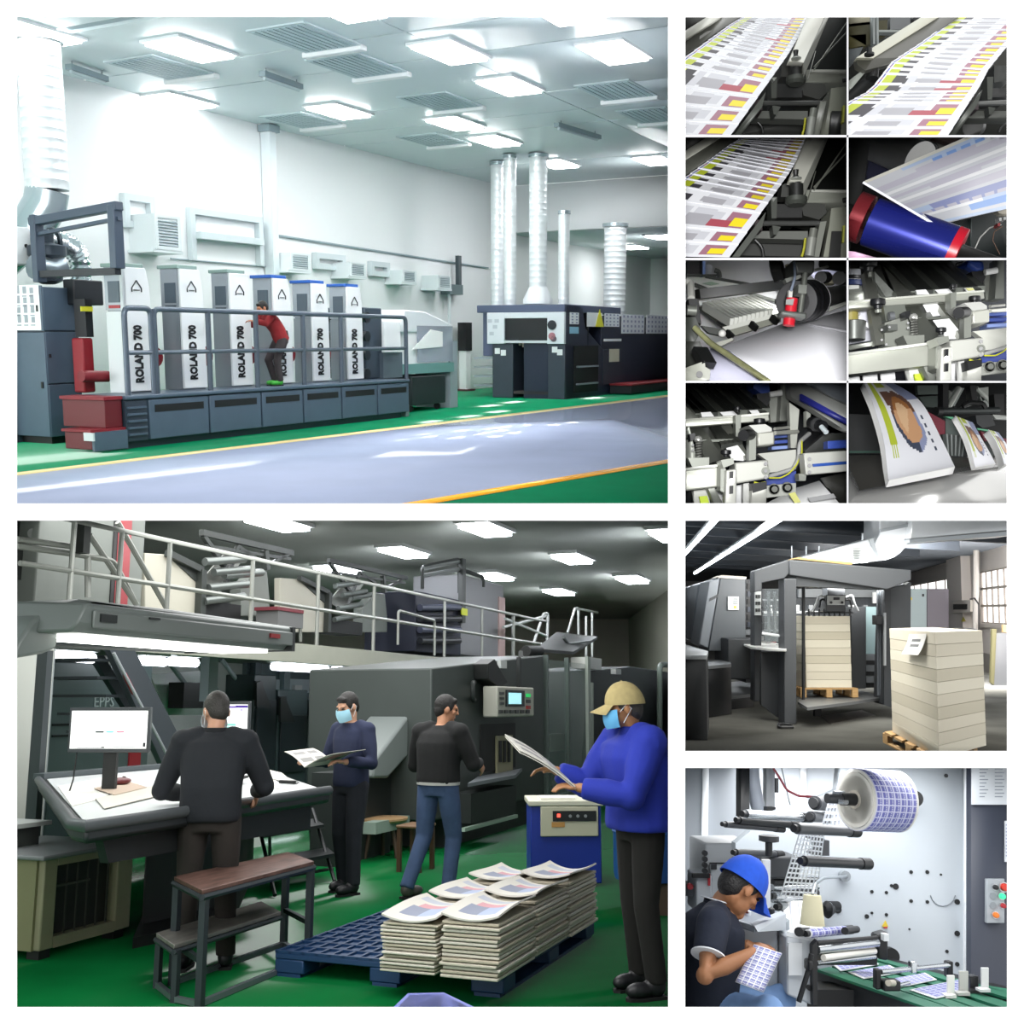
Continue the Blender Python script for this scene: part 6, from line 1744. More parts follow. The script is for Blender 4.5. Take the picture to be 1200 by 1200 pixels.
ztop = M0.Y(1103, 741, c0.y).z
pile(M0, [c0, c1, c3, c2], zt_, ztop, 10, 'tall pale paper pile with a note, standing free on a wooden pallet')
pl = [c0 + (c0 - c3) * .03, c1 + (c1 - c2) * .0 + V(-.1, 0, 0), c3, c2 + (c2 - c1) * .12]
pallet(M0, [V(p.x, p.y, 0) for p in pl], zt_, 'wooden pallet under the free standing paper pile')
ed = (c2 - c0)
def on(u, z, o=.012):
 p = c0 + ed * u
 n_ = V(ed.y, -ed.x, 0).normalized()
 if n_.x > 0: n_ = -n_
 return V(p.x, p.y, z) + n_ * o
zn1, zn0 = M0.Y(1090, 744, (c0 + ed * .3).y).z, M0.Y(1085, 768, (c0 + ed * .4).y).z
nt = solo(M0, 'paper_note', MB().sheet(lambda u, v: on(.14 + .36 * u + .06 * v, zn1 + (zn0 - zn1) * v - .0 * u + .02 * (1 - u), .014 + .06 * v * v), 8, 8, .003, mf=lambda i, j: 1 if (j in (2, 4) and 2 <= i <= 5) else 0), [mat('dcdbd6', .8), mat('6a6c6c', .8)], 'white handwritten note hanging on the free standing paper pile', 'note')
b0, b1, b2 = M0.Z(945, 806, .26), M0.Z(998, 800, .26), M0.Z(934.5, 803, .26)
yq = b0.y
b0, b1 = M0.Y(945, 806, yg + .9), M0.Y(998, 801, yg + .9)
zb = b0.z
b1 = V(b1.x, b0.y, zb); b2 = V(M0.Y(934.5, 800, yg + 1.25).x, yg + 1.5, zb); b3 = b1 + b2 - b0
pile(M0, [b0, b1, b3, b2], zb, M0.Y(970, 722, yg + .9).z, 9, 'pale paper pile inside the dark gantry')
pallet(M0, [V(p.x, p.y, 0) for p in (b0 + V(-.1, -.05, 0), b1 + V(.08, -.05, 0), b3 + V(.05, 0, 0), b2 + V(-.05, 0, 0))], zb, 'wooden pallet under the paper pile in the gantry')
zp = zb - .14
t = Thing(M0, 'lift_plate', 'grey steel lift plate under the pallet in the gantry', 'plate', V((b0.x + b1.x) / 2, yg + 1.2, zp - .05))
t.part('plate', MB().prism([M0.Z(a, b, zp - .012) for a, b in ((935, 822), (946, 829), (1002, 822), (1036, 817), (1012, 810), (940, 812))], (0, 0, -.04)), mat('6a6c6c', .4, .3))
t.part('lift_post', MB().box(b0.x + .2, b0.x + .3, yg + 1.2, yg + 1.3, 0, zp - .05), MBK)
t = Thing(M0, 'floor_plate', 'thin rusty steel plate on the concrete floor before the pile', 'plate', M0.Z(990, 840, 0))
t.part('plate', MB().prism([M0.Z(a, b, .008) for a, b in ((961, 839), (1010, 832), (1026, 838), (974, 848))], (0, 0, -.007)), mat('5f5a53', .5, .2, var=.2, vs=3))
yc = M0.Z(1090, 790, 0).y + 1.5
t = Thing(M0, 'switch_cabinet', 'two door cabinet, pale teal and mauve grey, by the barred window', 'cabinet', (M0.Y(1090, 780, yc).x, yc, 0))
t.part('left_door', mq(1066, 690, 1086, 790, yc, .6), mat('9aa8aa', .5), bevel=.01); t.part('right_door', mq(1086.5, 690, 1112, 790, yc + .05, .6), mat('6f6a72', .5), bevel=.01)
t.part('latch', mq(1081, 696, 1083, 699, yc - .03, .03), MBK); t.part('yellow_tag', mq(1067, 700, 1069, 703, yc - .02, .02), mat('c9b94a', .5))
RWf = RW
def wq(px0, py0, px1, py1, d):
 a, b, c, e = [RW.Y(px, py, -d) for px, py in ((px0, py0), (px1, py0), (px1, py1), (px0, py1))]
 return MB().prism([a, b, c, e], (0, d - .01 if d > .25 else d, 0))
t = Thing(RW, 'fuse_box', 'beige fuse box with a dark window on the white pillar', 'fuse box', RW.Y(1126, 718, -.3))
t.part('case', MB().prism([RW.Y(a, b, -.42) for a, b in ((1115, 704), (1137, 703), (1137, 717), (1115, 719))], (0, .16, 0)), mat('c9c3ba', .5), bevel=.008)
t.part('window', MB().prism([RW.Y(a, b, -.43) for a, b in ((1117, 708), (1133, 708), (1133, 714), (1117, 714.5))], (0, .01, 0)), mat('2a2c2c', .2))
t.part('warning_label', MB().prism([RW.Y(a, b, -.27) for a, b in ((1126, 728.5), (1131, 728), (1128.5, 723))], (0, .015, 0)), mat('d9c94a', .5))
t = Thing(RW, 'wall_conduit', 'pale conduit pipes running down the white wall beside the fuse box', 'pipe', RW.Y(1144, 737, -.1))
t.part('pipe', MB().tube([RW.Y(1144, 632, -.3), RW.Y(1143, 738, -.3)], .07, 10), mat('d8d3cd', .5))
t.part('pipe', MB().pipe([RW.Y(1137, 702, -.35), RW.Y(1142, 701, -.35), RW.Y(1147, 708, -.35), RW.Y(1147, 740, -.35)], .02), mat('4a4846', .5)); t.part('pipe', MB().pipe([RW.Y(1162, 618, -.1), RW.Y(1150, 628, -.1), RW.Y(1147, 650, -.1), RW.Y(1146, 700, -.1)], .03), mat('b5b0a8', .5))
q = RW.Y(1130, 737, -.5)
solo(M0, 'workbench_top', MB().prism([M0.Z(a, b, 1.33) for a, b in ((1080, 736), (1140, 736), (1150, 739), (1075, 739))], (0, 0, -.05)), mat('7f7c78', .5), 'grey bench top showing behind the free standing paper pile', 'bench')
q = M0.Z(1172, 803, 0)
t = Thing(M0, 'metal_sheet', 'grey metal sheet in a green frame leaning at the white wall', 'panel', q)
t.part('sheet', mp([(1166, 742), (1186, 742), (1186, 807), (1163, 802)], q.y, .04), mat('8e9196', .3, .5)); t.part('frame', mp([(1163, 737), (1168, 737), (1165, 803), (1161, 800)], q.y - .02, .08), mat('6d6a4c', .6)); t.part('wood_block', mp([(1176, 732), (1186, 732), (1186, 742), (1176, 741)], q.y - .01, .1), mat('b59a72', .6))
# ================================================================ label machine
def lq(px0, py0, px1, py1, y, d): return MB().prism([L0.Y(a, b, y) for a, b in ((px0, py0), (px1, py0), (px1, py1), (px0, py1))], (0, d, 0))
def lp(pts, y, d): return MB().prism([L0.Y(a, b, y) for a, b in pts], (0, d, 0))
def lc(px, py, y, r, n=14, d=.04):
 p = L0.Y(px, py, y); return MB().cyl(p, p + V(0, d, 0), r, n=n)
PLT = mat('bcc4cb', .35, var=.03, vs=2); PLD = mat('3a3f4c', .5); RUB = mat('303236', .45); CHR = mat('b9bec2', .22, .9); LBK = mat('131518', .5)
LWH = mat('d6dade', .45)
t = Thing(L0, 'label_machine', 'pale side plate of the label machine, dotted with bolt holes', 'machine', L0.Y(1040, 1180, YP))
t.part('side_plate', lp([(862, 988), (905, 953), (960, 935), (982, 926), (986, 890), (1137, 890), (1137, 1230), (990, 1230), (985, 1120), (940, 1090), (866, 1070)], YP, .12), PLT)
t.part('plate_edge_highlight', lq(1131, 890, 1137, 1230, YP - .03, .03), mat('e6eaed', .35))  # paler strip paints the highlight along the plate's edge
for (px, py, r) in ((1109, 909, .015), (1068, 1022, .013), (1087, 1022, .014), (1103, 1025, .008), (1050, 1039, .022), (1045, 1038, .012), (1022, 1045, .012), (1039, 1046, .012), (1068, 1056, .013), (1087, 1057, .013), (1122, 1057, .02), (1016, 1074, .016), (1022, 1070, .01), (1039, 1072, .012), (1122, 1094, .02), (1110, 1115, .012), (1122, 1130, .016), (1066, 1089, .007), (982, 1066, .028)):
 t.part('bolt_hole', lc(px, py, YP - .006, r * .75), LBK)
arc = []
for k in range(9):
 a = pi * (1.08 + .84 * k / 8); arc.append(L0.Y(1105 + 15 * cos(a), 1045 - 17 * sin(a), YP - .004))
t.part('scribed_arc', MB().tube(arc, .003, 5), mat('7e858b', .5))
t.part('glossy_label', lp([(1038, 1079), (1041, 1086), (1034, 1086)], YP - .01, .01), mat('d8bb3a', .5)); t.part('red_tag', lq(1036, 1086, 1040, 1088, YP - .01, .01), mat('b5303a', .5))
t.part('shaft_port', lc(1045, 1121, YP - .05, .045, 18, .05), LBK)
c = Thing(L0, 'control_post', 'dark navy cabinet column beside the pale side plate', 'cabinet', L0.Y(1160, 1200, YP - .1))
c.part('body', lq(1138, 890, 1215, 1240, YP - .1, .6), PLD)
n = Thing(L0, 'paper_notice', 'white printed notice at the top of the dark navy cabinet', 'notice', L0.Y(1160, 943, YP - .12))
n.part('sheet', lq(1139, 890, 1190, 943, YP - .115, .012), mat('d9dee3', .6))
for k in range(9): n.part('text_line', lq(1148, 901 + k * 4, 1158 - (k % 3) * 2, 902.2 + k * 4, YP - .118, .004), mat('9299a2', .6)); n.part('text_column', lq(1166, 901 + k * 4, 1175 + (k % 2) * 2, 902.2 + k * 4, YP - .118, .004), mat('9299a2', .6))
n = Thing(L0, 'paper_notice', 'narrow white notice cut by the right edge on the navy cabinet', 'notice', L0.Y(1182, 1010, YP - .12))
n.part('sheet', lq(1178, 962, 1195, 1010, YP - .115, .012), mat('d9dee3', .6))
for k in range(10): n.part('text_line', lq(1179, 966 + k * 4, 1190, 967.5 + k * 4, YP - .118, .004), mat('8a92b5', .6))
b = Thing(L0, 'button_panel', 'grey button panel with red, green and orange buttons on the navy cabinet', 'control panel', L0.Y(1166, 1082, YP - .14))
pn = b.part('plate', lq(1156, 1030, 1177.5, 1082, YP - .13, .028), mat('a9b0b6', .4), bevel=.004)
for (px, py, r, col, e, nm) in ((1165.5, 1039.5, .014, '16181b', 0, 'black_button'), (1176, 1039.5, .022, 'd13a2a', 0, 'red_mushroom_button'), (1173.5, 1050, .016, '35d08a', 1.2, 'green_lamp_button'), (1174.5, 1061, .014, 'b02630', 0, 'red_button'), (1166, 1072, .016, 'd9772a', .3, 'orange_button')):
 p = L0.Y(px, py, YP - .13)
 bt = b.part(nm, MB().lathe([(r, 0), (r, .02), (r * .8, .03), (.001, .032)], p, (0, -1, 0), 18), mat(col, .35, emit=e))
 b.part('collar', MB().lathe([(r * 1.25, 0), (r * 1.25, .008), (r, .008)], p, (0, -1, 0), 18), mat('c9cdd0', .3, .8), parent=bt)
for px in (1163, 1163.5): pass
for py in (1050, 1061): b.part('engraved_ring', MB().lathe([(.016, 0), (.019, .0), (.019, .004), (.016, .004)], L0.Y(1163.5, py, YP - .13), (0, -1, 0), 18), mat('8f979d', .4))
AX = V(sin(radians(66)), cos(radians(66)), 0.0)       # the shafts run to the right and back
r0 = L0.Y(1003, 937, YP - 1.15)
r1 = r0 + AX * .62
rad = (L0.Y(1003, 937, YP - 1.15) - L0.Y(1003, 974, YP - 1.15)).length
t = Thing(L0, 'label_roll', 'big roll of purple printed labels on a black shaft', 'roll', r0 - V(0, 0, rad))
wid = .25
for px_ in (1,): pass
LBL = bpy.data.materials.new('label_print')
LBL.use_nodes = True
nt = LBL.node_tree; bs = nt.nodes['Principled BSDF']; bs.inputs['Roughness'].default_value = .45
def label_nodes(nt, bs, ink, paper):
 uv = nt.nodes.new('ShaderNodeUVMap')
 sep = nt.nodes.new('ShaderNodeSeparateXYZ'); nt.links.new(uv.outputs[0], sep.inputs[0])
 def mth(op, a, b=None):
  n_ = nt.nodes.new('ShaderNodeMath'); n_.operation = op
  for i, q_ in enumerate((a, b)):
   if q_ is None: continue
   if isinstance(q_, (int, float)): n_.inputs[i].default_value = q_
   else: nt.links.new(q_, n_.inputs[i])
  return n_.outputs[0]
 fu, fv = mth('FRACT', sep.outputs[0]), mth('FRACT', sep.outputs[1])
 gap = mth('MAXIMUM', mth('GREATER_THAN', mth('ABSOLUTE', mth('SUBTRACT', fu, .5)), .41), mth('GREATER_THAN', mth('ABSOLUTE', mth('SUBTRACT', fv, .5)), .38))
 wv = nt.nodes.new('ShaderNodeTexWave'); wv.inputs['Scale'].default_value = 1.3; wv.inputs['Distortion'].default_value = 3; nt.links.new(uv.outputs[0], wv.inputs[0])
 bar = mth('LESS_THAN', mth('ABSOLUTE', mth('SUBTRACT', fv, .62)), .10)
 lit = mth('MAXIMUM', gap, mth('MULTIPLY', bar, mth('GREATER_THAN', wv.outputs['Fac'], .35)))
 mx_ = nt.nodes.new('ShaderNodeMix'); mx_.data_type = 'RGBA'
 nt.links.new(lit, mx_.inputs[0]); mx_.inputs[6].default_value = (*lin(ink), 1); mx_.inputs[7].default_value = (*lin(paper), 1)
 nt.links.new(mx_.outputs[2], bs.inputs['Base Color'])
label_nodes(nt, bs, '6668b0', 'c9cbe2')
def uv_sheet(T, name, fn, nu, nv, su, sv, th, m, parent=None):
 mb_ = MB().sheet(fn, nu, nv, 0)
 if T.inv is not None: mb_.xf(T.inv)
 me = mb_.mesh(name, m, 60)
 ul = me.uv_layers.new(name='UVMap')
 for poly_ in me.polygons:
  for li in poly_.loop_indices:
   vi = me.loops[li].vertex_index
   ul.data[li].uv = (vi // (nv + 1) / nu * su, vi % (nv + 1) / nv * sv)
 o = bpy.data.objects.new(name, me); COL.objects.link(o); o.parent = parent or T.root
 if th:
  s_ = o.modifiers.new('Solidify', 'SOLIDIFY'); s_.thickness = th; s_.offset = -1
 return o
e1 = V(0, 0, 1); e2 = AX.cross(e1).normalized()
PAPR = mat('e3e2dc', .75, var=.05, vs=30)
t.part('paper_core_side', MB().lathe([(rad * .28, 0), (rad * .3, -.004), (rad * .55, -.002), (rad * .62, -.006), (rad * .98, 0), (rad * .985, .01)], r0, AX, 40), PAPR)
for k in range(5): t.part('wound_layer', MB().lathe([(rad * (.4 + k * .12), -.008), (rad * (.41 + k * .12), -.008), (rad * (.41 + k * .12), .0)], r0, AX, 40), mat('cfcdc4', .8))
uv_sheet(t, 'printed_outer_wrap', lambda u, v: r0 + AX * (wid * v) + (e1 * cos(2 * pi * u) + e2 * sin(2 * pi * u)) * rad, 48, 4, 30, 7, .01, LBL)
t.part('back_side', MB().lathe([(rad * .3, 0), (rad * .99, 0), (rad * .99, -.01)], r0 + AX * wid, AX, 40), PAPR)
t.part('white_margin', MB().lathe([(rad * 1.003, 0), (rad * 1.003, .012)], r0 + AX * (wid - .012), AX, 40), PAPR)
t.part('core_ring', MB().lathe([(rad * .18, -.01), (rad * .3, -.012), (rad * .3, .0)], r0, AX, 28), mat('b9b3a6', .7))
t.part('shaft', MB().cyl(r0 - AX * .09, r0 + AX * (wid + .05), rad * .2, n=20), LBK); t.part('shaft_nose', MB().cyl(r0 - AX * .17, r0 - AX * .09, rad * .16, n=20), RUB)
for k in range(3):
 a = k * 2.1; p = r0 - AX * .13 + (e1 * cos(a) + e2 * sin(a)) * rad * .17; t.part('chuck_key', MB().cyl(p, p + AX * .06, .012, n=8), CHR)
pb = r0 + AX * wid
hb = L0.Y(1073, 936, YP - .2)
t.part('rear_shaft', MB().cyl(pb, hb, rad * .16, n=20), LBK)
t.part('hub', MB().cyl(hb, hb + V(0, .2, 0), rad * .30, n=22), LBK)
def roller(px0, py0, px1, py1, rpx, m, lab, y=None, capm=None, step=True, name='idle_roller'):
 y = YP - 1.0 if y is None else y
 a = L0.Y(px0, py0, y)
 b = L0.Y(px1, py1, y + .32)
 r = rpx * y / F
 T = Thing(L0, name, lab, 'roller', (a + b) / 2 - V(0, 0, r))
 d = (b - a).normalized()
 T.part('barrel', MB().cyl(a, b, r, n=20), m)
 if step:
  T.part('end_cap', MB().cyl(a - d * .03, a, r * .72, n=16), capm or LBK)
  k2 = (YP - b.y) / max(d.y, .05)
  T.part('journal', MB().cyl(b, b + d * .08, r * 1.15, n=16), capm or LBK)
 return T
roller(874, 954, 940, 958, 5, CHR, 'bright chrome roller, upper of the pair by the black beam', YP - .9)
roller(866, 961, 925, 966, 4.2, LBK, 'black roller just under the bright chrome roller', YP - .85)
roller(850, 966, 908, 971, 3.6, RUB, 'thin black roller, lowest of the set by the black beam', YP - .9)
roller(955, 941, 985, 943, 8, RUB, 'thick dark roller at the upper left of the label roll', YP - .55)
roller(950, 957, 966, 958, 6, RUB, 'short dark roller under the thick dark roller', YP - .6)
roller(934, 971, 995, 974, 6.2, mat('4a4d50', .4), 'long grey rubber roller under the label roll', YP - 1.2)
roller(862, 999, 908, 1001, 4, RUB, 'black roller below the knob with the T shaped handle', YP - .8)
roller(942, 1009, 1008, 1012, 6, mat('26282b', .4), 'long black roller across the lattice web', YP - 1.2)
roller(906, 1050, 945, 1050, 5, CHR, 'bright chrome roller under the lattice web', YP - .5)
roller(913, 1063, 972, 1062, 5, mat('9aa0a2', .3, .7), 'grey steel roller behind the pale funnel', YP - .45)
kn = Thing(L0, 'tension_screw', 'black T shaped tension knob above the dark clamp block', 'knob', L0.Y(901, 1003, YP - .9))
kn.part('stem', MB().cyl(L0.Y(901, 1003, YP - .9), L0.Y(901, 985, YP - .9), .018), LBK); kn.part('grip', MB().lathe([(.03, -.02), (.05, -.015), (.05, .01), (.03, .015)], L0.Y(901, 982, YP - .9), n=16), RUB)
cb = Thing(L0, 'clamp_block', 'dark clamp block with rods behind the man in the cap', 'machine', L0.Y(915, 1020, YP - .6))
cb.part('block', lq(891, 1004, 938, 1030, YP - .5, .3), mat('2f3235', .5), bevel=.01)
for k in range(4): cb.part('rod', MB().cyl(L0.Y(905, 1033 + k * 7, YP - .45), L0.Y(958, 1032 + k * 7, YP - .3), .018, n=10), [LBK, CHR, RUB, CHR][k])
cb.part('pale_slat', lq(894, 1008, 903, 1068, YP - .75, .05), mat('dfe3e6', .4)); cb.part('flange', MB().lathe([(.02, 0), (.045, .02), (.02, .06)], L0.Y(966, 1066, YP - .4), AX, 18), LBK)
for (a, b, c_, d_) in ((955, 980, 966, 985), (962, 985, 972, 1003), (956, 998, 962, 1003)): cb.part('bracket', lq(a, b, c_, d_, YP - .35, .2), RUB)
WB = Thing(L0, 'waste_web', 'pale lattice web with the labels cut out, running down between the rollers', 'web', L0.Y(940, 1050, YP - .7))
ca, cb_, cc_, cd_ = L0.Y(938, 972, YP - .85), L0.Y(966, 976, YP - .75), L0.Y(956, 1052, YP - .55), L0.Y(915, 1050, YP - .65)
web_pt = lambda u, v: (ca * (1 - u) + cb_ * u) * (1 - v) + (cd_ * (1 - u) + cc_ * u) * v
LAT = mat('d9dde0', .6)
for k in range(9): WB.part('web_strip', MB().bar(web_pt(k / 8, 0), web_pt(k / 8, 1), .006, .004, up=(0, 1, 0)), LAT)
for k in range(15): WB.part('cross_strip', MB().bar(web_pt(0, k / 14), web_pt(1, k / 14), .008, .004, up=(0, 1, 0)), LAT)
up0, up1 = L0.Y(972, 938, YP - .85), L0.Y(986, 938, YP - .8)
for k in range(5):
 u = k / 4; WB.part('web_strip', MB().bar(up0 * (1 - u) + up1 * u, L0.Y(964 + 18 * u, 968, YP - .8), .01, .004, up=(0, 1, 0)), LAT)
for k in range(5):
 v = k / 4; WB.part('cross_strip', MB().bar(L0.Y(972 - 8 * v, 938 + 30 * v, YP - .85), L0.Y(988 - 5 * v, 938 + 30 * v, YP - .8), .012, .004, up=(0, 1, 0)), LAT)
PW = Thing(L0, 'printed_web', 'brightly lit white web running down behind the pale funnel', 'web', L0.Y(935, 1098, YP - .45))
PW.part('web', MB().sheet(lambda u, v: L0.Y(917 + 44 * u + 4 * v, 1056 + 42 * v, YP - .4 - .2 * v), 8, 8, .004), mat('f3f4f3', .5))
for k in range(4): PW.part('printed_line', MB().bar(L0.Y(926 + k * 10, 1057, YP - .42), L0.Y(929 + k * 10, 1097, YP - .62), .004, .003, up=(0, 1, 0)), mat('c5cada', .5))
wl = Thing(L0, 'work_lamp', 'small gooseneck work lamp with a pale shade over the lit web', 'lamp', L0.Y(950, 1082, YP - .8))
wl.part('shade', MB().lathe([(.042, 0), (.05, -.05), (.06, -.14), (.057, -.14), (.04, -.01)], L0.Y(952, 1049, YP - .8), n=20), mat('cfc9a8', .5, emit=.15)); wl.part('bulb', MB().ell(L0.Y(950, 1068, YP - .8), .04, .04, .06), mat('fff3d0', .4, emit=14))
wl.part('neck', MB().pipe([L0.Y(952, 1048, YP - .8), L0.Y(955, 1036, YP - .75), L0.Y(965, 1029, YP - .6), L0.Y(992, 1027, YP - .05)], .008), mat('9aa1a6', .3, .6)); wl.part('mount', lc(991, 1027, YP - .05, .03, 14, .05), mat('8a9196', .4))
bm_ = Thing(L0, 'black_beam', 'black vertical beam at the top behind the rollers', 'beam', L0.Y(873, 957, YP + .3)); bm_.part('beam', lq(868, 890, 878.5, 958, YP + .3, .15), LBK)
hd = Thing(L0, 'air_hose', 'grey curved air hose beside the black beam', 'hose', L0.Y(885, 950, YP + .5))
hd.part('hose', MB().tube([L0.Y(881 + 9 * (k / 8) ** 2, 894 + 56 * k / 8, YP + .5) for k in range(9)], .045, 12), mat('b4bcc8', .4)); hd.part('clip', lq(899, 946, 909, 953, YP + .3, .1), LBK)
wp = Thing(L0, 'white_post', 'white vertical post beside the grey air hose', 'post', L0.Y(903, 950, YP + .7)); wp.part('post', lq(898, 890, 908, 948, YP + .7, .1), mat('e8ebee', .4))
cab = Thing(L0, 'red_cable', 'thin red and black cable drooping across the top of the machine', 'cable', L0.Y(935, 930, YP + .2))
cab.part('cable', MB().pipe([L0.Y(906, 900, YP + .2), L0.Y(914, 912, YP + .2), L0.Y(922, 926, YP + .2), L0.Y(936, 933, YP + .2), L0.Y(957, 934, YP + .1)], .007), mat('6a2430', .5)); cab.part('plug', lq(909.5, 912, 912.5, 929, YP + .2, .04), LBK); cab.part('cord', MB().tube([L0.Y(916, 900, YP + .3), L0.Y(925, 940, YP + .3), L0.Y(928, 948, YP + .3)], .004), mat('9aa2a8', .5))
YQ = YP + 1.2
pr = Thing(L0, 'label_printer', 'white boxy printer with a dark slot behind the man in the cap', 'printer', L0.Y(855, 1045, YQ))
pr.part('case', lq(826, 988, 884, 1060, YQ, .7), mat('dfe3e6', .45), bevel=.015); pr.part('slot', lq(832, 1011, 880, 1013.5, YQ - .02, .03), LBK); pr.part('front_block', lq(833, 1014, 882, 1062, YQ - .1, .1), mat('d3d8dc', .45), bevel=.01)
pr.part('display', lq(834, 1013, 840, 1019, YQ - .13, .03), RUB)
for k in range(4): pr.part('side_knob', lc(826.5, 1000 + k * 7, YQ - .05, .018), RUB)
L = text_mb('labelling', .045, .004)
sc_ = Thing(L0, 'side_cabinet', 'pale grey cabinet with a red strip left of the white printer', 'cabinet', L0.Y(820, 1060, YQ))
sc_.part('case', lq(816, 1026, 834, 1070, YQ - .2, .4), mat('c9ced4', .5), bevel=.01); sc_.part('red_strip', lq(830, 1024, 832.5, 1038, YQ - .23, .03), mat('c2303a', .5)); sc_.part('dark_ledge', lq(790, 1038, 818, 1050, YQ - .1, .3), mat('5d6268', .5)); sc_.part('bracket', lq(812, 1024, 832, 1029, YQ - .25, .05), LBK); sc_.part('red_button', lc(809, 1039, YQ - .15, .02), mat('b5303a', .5))
YC = YP - 1.1
co = Thing(L0, 'control_desk', 'pale grey control desk with coloured buttons in front of the seated man', 'console', L0.Y(890, 1180, YC))
co.part('sloped_top', MB().prism([L0.Y(846, 1073, YC + .1), L0.Y(868, 1064, YC + .55), L0.Y(912, 1068, YC + .55), L0.Y(920, 1072, YC + .1), L0.Y(884, 1086, YC - .15)], (0, 0, -.025)), mat('9aa3ac', .4))
co.part('front_face', MB().prism([L0.Y(884, 1085, YC - .16), L0.Y(921, 1071, YC - .05), L0.Y(921, 1090, YC - .05), L0.Y(888, 1092, YC - .16)], (0, .1, 0)), mat('c3cad0', .45)); co.part('side_face', MB().prism([L0.Y(847, 1074, YC - .02), L0.Y(884, 1085, YC - .14), L0.Y(888, 1092, YC - .14), L0.Y(850, 1082, YC - .02)], (0, .1, 0)), mat('a9b1b8', .45))
co.part('body', lp([(862, 1086), (912, 1090), (912, 1240), (862, 1240)], YC, .5), mat('c2c9cf', .5), bevel=.01); co.part('body_side', lp([(912, 1088), (925, 1078), (925, 1240), (912, 1240)], YC + .02, .5), mat('aab2b9', .5)); co.part('dark_gap', lq(848, 1084, 861, 1120, YC + .2, .2), LBK)
for (px, py, col, r, nm) in ((857, 1071, 'c5303a', .02, 'red_button'), (866, 1070, 'd23a40', .018, 'red_button'), (849, 1071, '2f9a5a', .015, 'green_button'), (866, 1075.5, 'd7b52c', .018, 'yellow_button'), (897, 1074.5, 'e0b42a', .018, 'yellow_button'), (904, 1070, '20242a', .016, 'black_button'), (876, 1073, 'e6e9ec', .016, 'white_button')):
 p = L0.Y(px, py, YC + .1); co.part(nm, MB().lathe([(r, -.02), (r, .02), (.001, .03)], p, n=14), mat(col, .4))
co.part('monitor_sheet', MB().prism([L0.Y(880, 1076, YC + .1), L0.Y(890, 1068, YC + .4), L0.Y(903, 1070, YC + .4), L0.Y(893, 1080, YC + .1)], (0, 0, .012)), mat('8f97aa', .4))
YD = YP - 1.25
du = Thing(L0, 'delivery_unit', 'white delivery unit with chrome rollers and black side plate', 'machine', L0.Y(950, 1180, YD))
du.part('white_body', lp([(922, 1097), (934, 1097), (956, 1104), (952, 1178), (922, 1166)], YD, .35), mat('c9cfd4', .45), bevel=.01); du.part('top_cover', MB().prism([L0.Y(922, 1097, YD), L0.Y(928, 1092, YD + .3), L0.Y(960, 1101, YD + .3), L0.Y(955, 1104, YD)], (0, 0, .02)), mat('e3e7ea', .4)); du.part('paper_tag', lq(924, 1105, 940, 1143, YD - .02, .02), mat('dde1e4', .6)); du.part('screw', lc(949, 1158, YD - .02, .012), LBK)
du.part('side_plate', lp([(952, 1108), (958, 1102), (958, 1178), (953, 1178)], YD - .05, .1), LBK); du.part('lever', MB().tube([L0.Y(936, 1174, YD - .1), L0.Y(948, 1135, YD - .1), L0.Y(951, 1118, YD - .1)], .012), LBK); du.part('lever_block', lq(947, 1126, 953, 1139, YD - .12, .08), LBK, bevel=.008)
du.part('right_plate', lp([(1027, 1096), (1041, 1092), (1041, 1126), (1029, 1124)], YD + .35, .1), LBK, bevel=.01); du.part('dark_inside', lq(958, 1104, 1028, 1131, YD + .5, .05), mat('1b1d20', .5)); du.part('bracket', lq(1036, 1095, 1042, 1103, YD + .3, .05), mat('dfe3e6', .4))
pr2 = roller(947, 1094, 990, 1090, 4.6, mat('f0f1f3', .5), 'roller wrapped in a purple printed label web', YD - .05, name='print_roller')
a, b = L0.Y(947, 1094, YD - .05), L0.Y(990, 1090, YD + .27); d = (b - a).normalized(); f1 = V(0, 0, 1); f2 = d.cross(f1).normalized(); f1 = f2.cross(d)
uv_sheet(pr2, 'printed_wrap', lambda u, v: a + (b - a) * v + (f1 * cos(2 * pi * u) + f2 * sin(2 * pi * u)) * (4.8 * YD / F), 20, 4, 6, 6, 0, LBL)
roller(936, 1092, 947, 1092, 5, LBK, 'black end of the printed web roller', YD - .1, step=False)
roller(990, 1091, 1004, 1089, 4, LBK, 'black shaft to the right of the printed web roller', YD + .1, step=False)
for k, (y_, r_, m_, lab_) in enumerate(((1104, 2.5, LBK, 'thin black bar above the two chrome rollers'), (1112, 5, CHR, 'thick chrome roller in the delivery unit'), (1121.5, 3.5, mat('e9e7df', .4), 'cream coloured roller in the delivery unit'), (1128, 2.5, CHR, 'thin chrome bar above the green belts'))):
 roller(957 if k != 2 else 965, y_ + 1, 1027 - 2 * (k > 1), y_ - 5 - 2 * (k > 0), r_, m_, lab_, YD, step=False)
BZ = L0.Y(1000, 1140, YP - .7).z
GRB = mat('1f6a50', .5, var=.06, vs=4); bt = Thing(L0, 'belt_conveyor', 'conveyor of dark green belts with a black frame', 'conveyor', L0.Z(1080, 1160, BZ) - V(0, 0, .15))
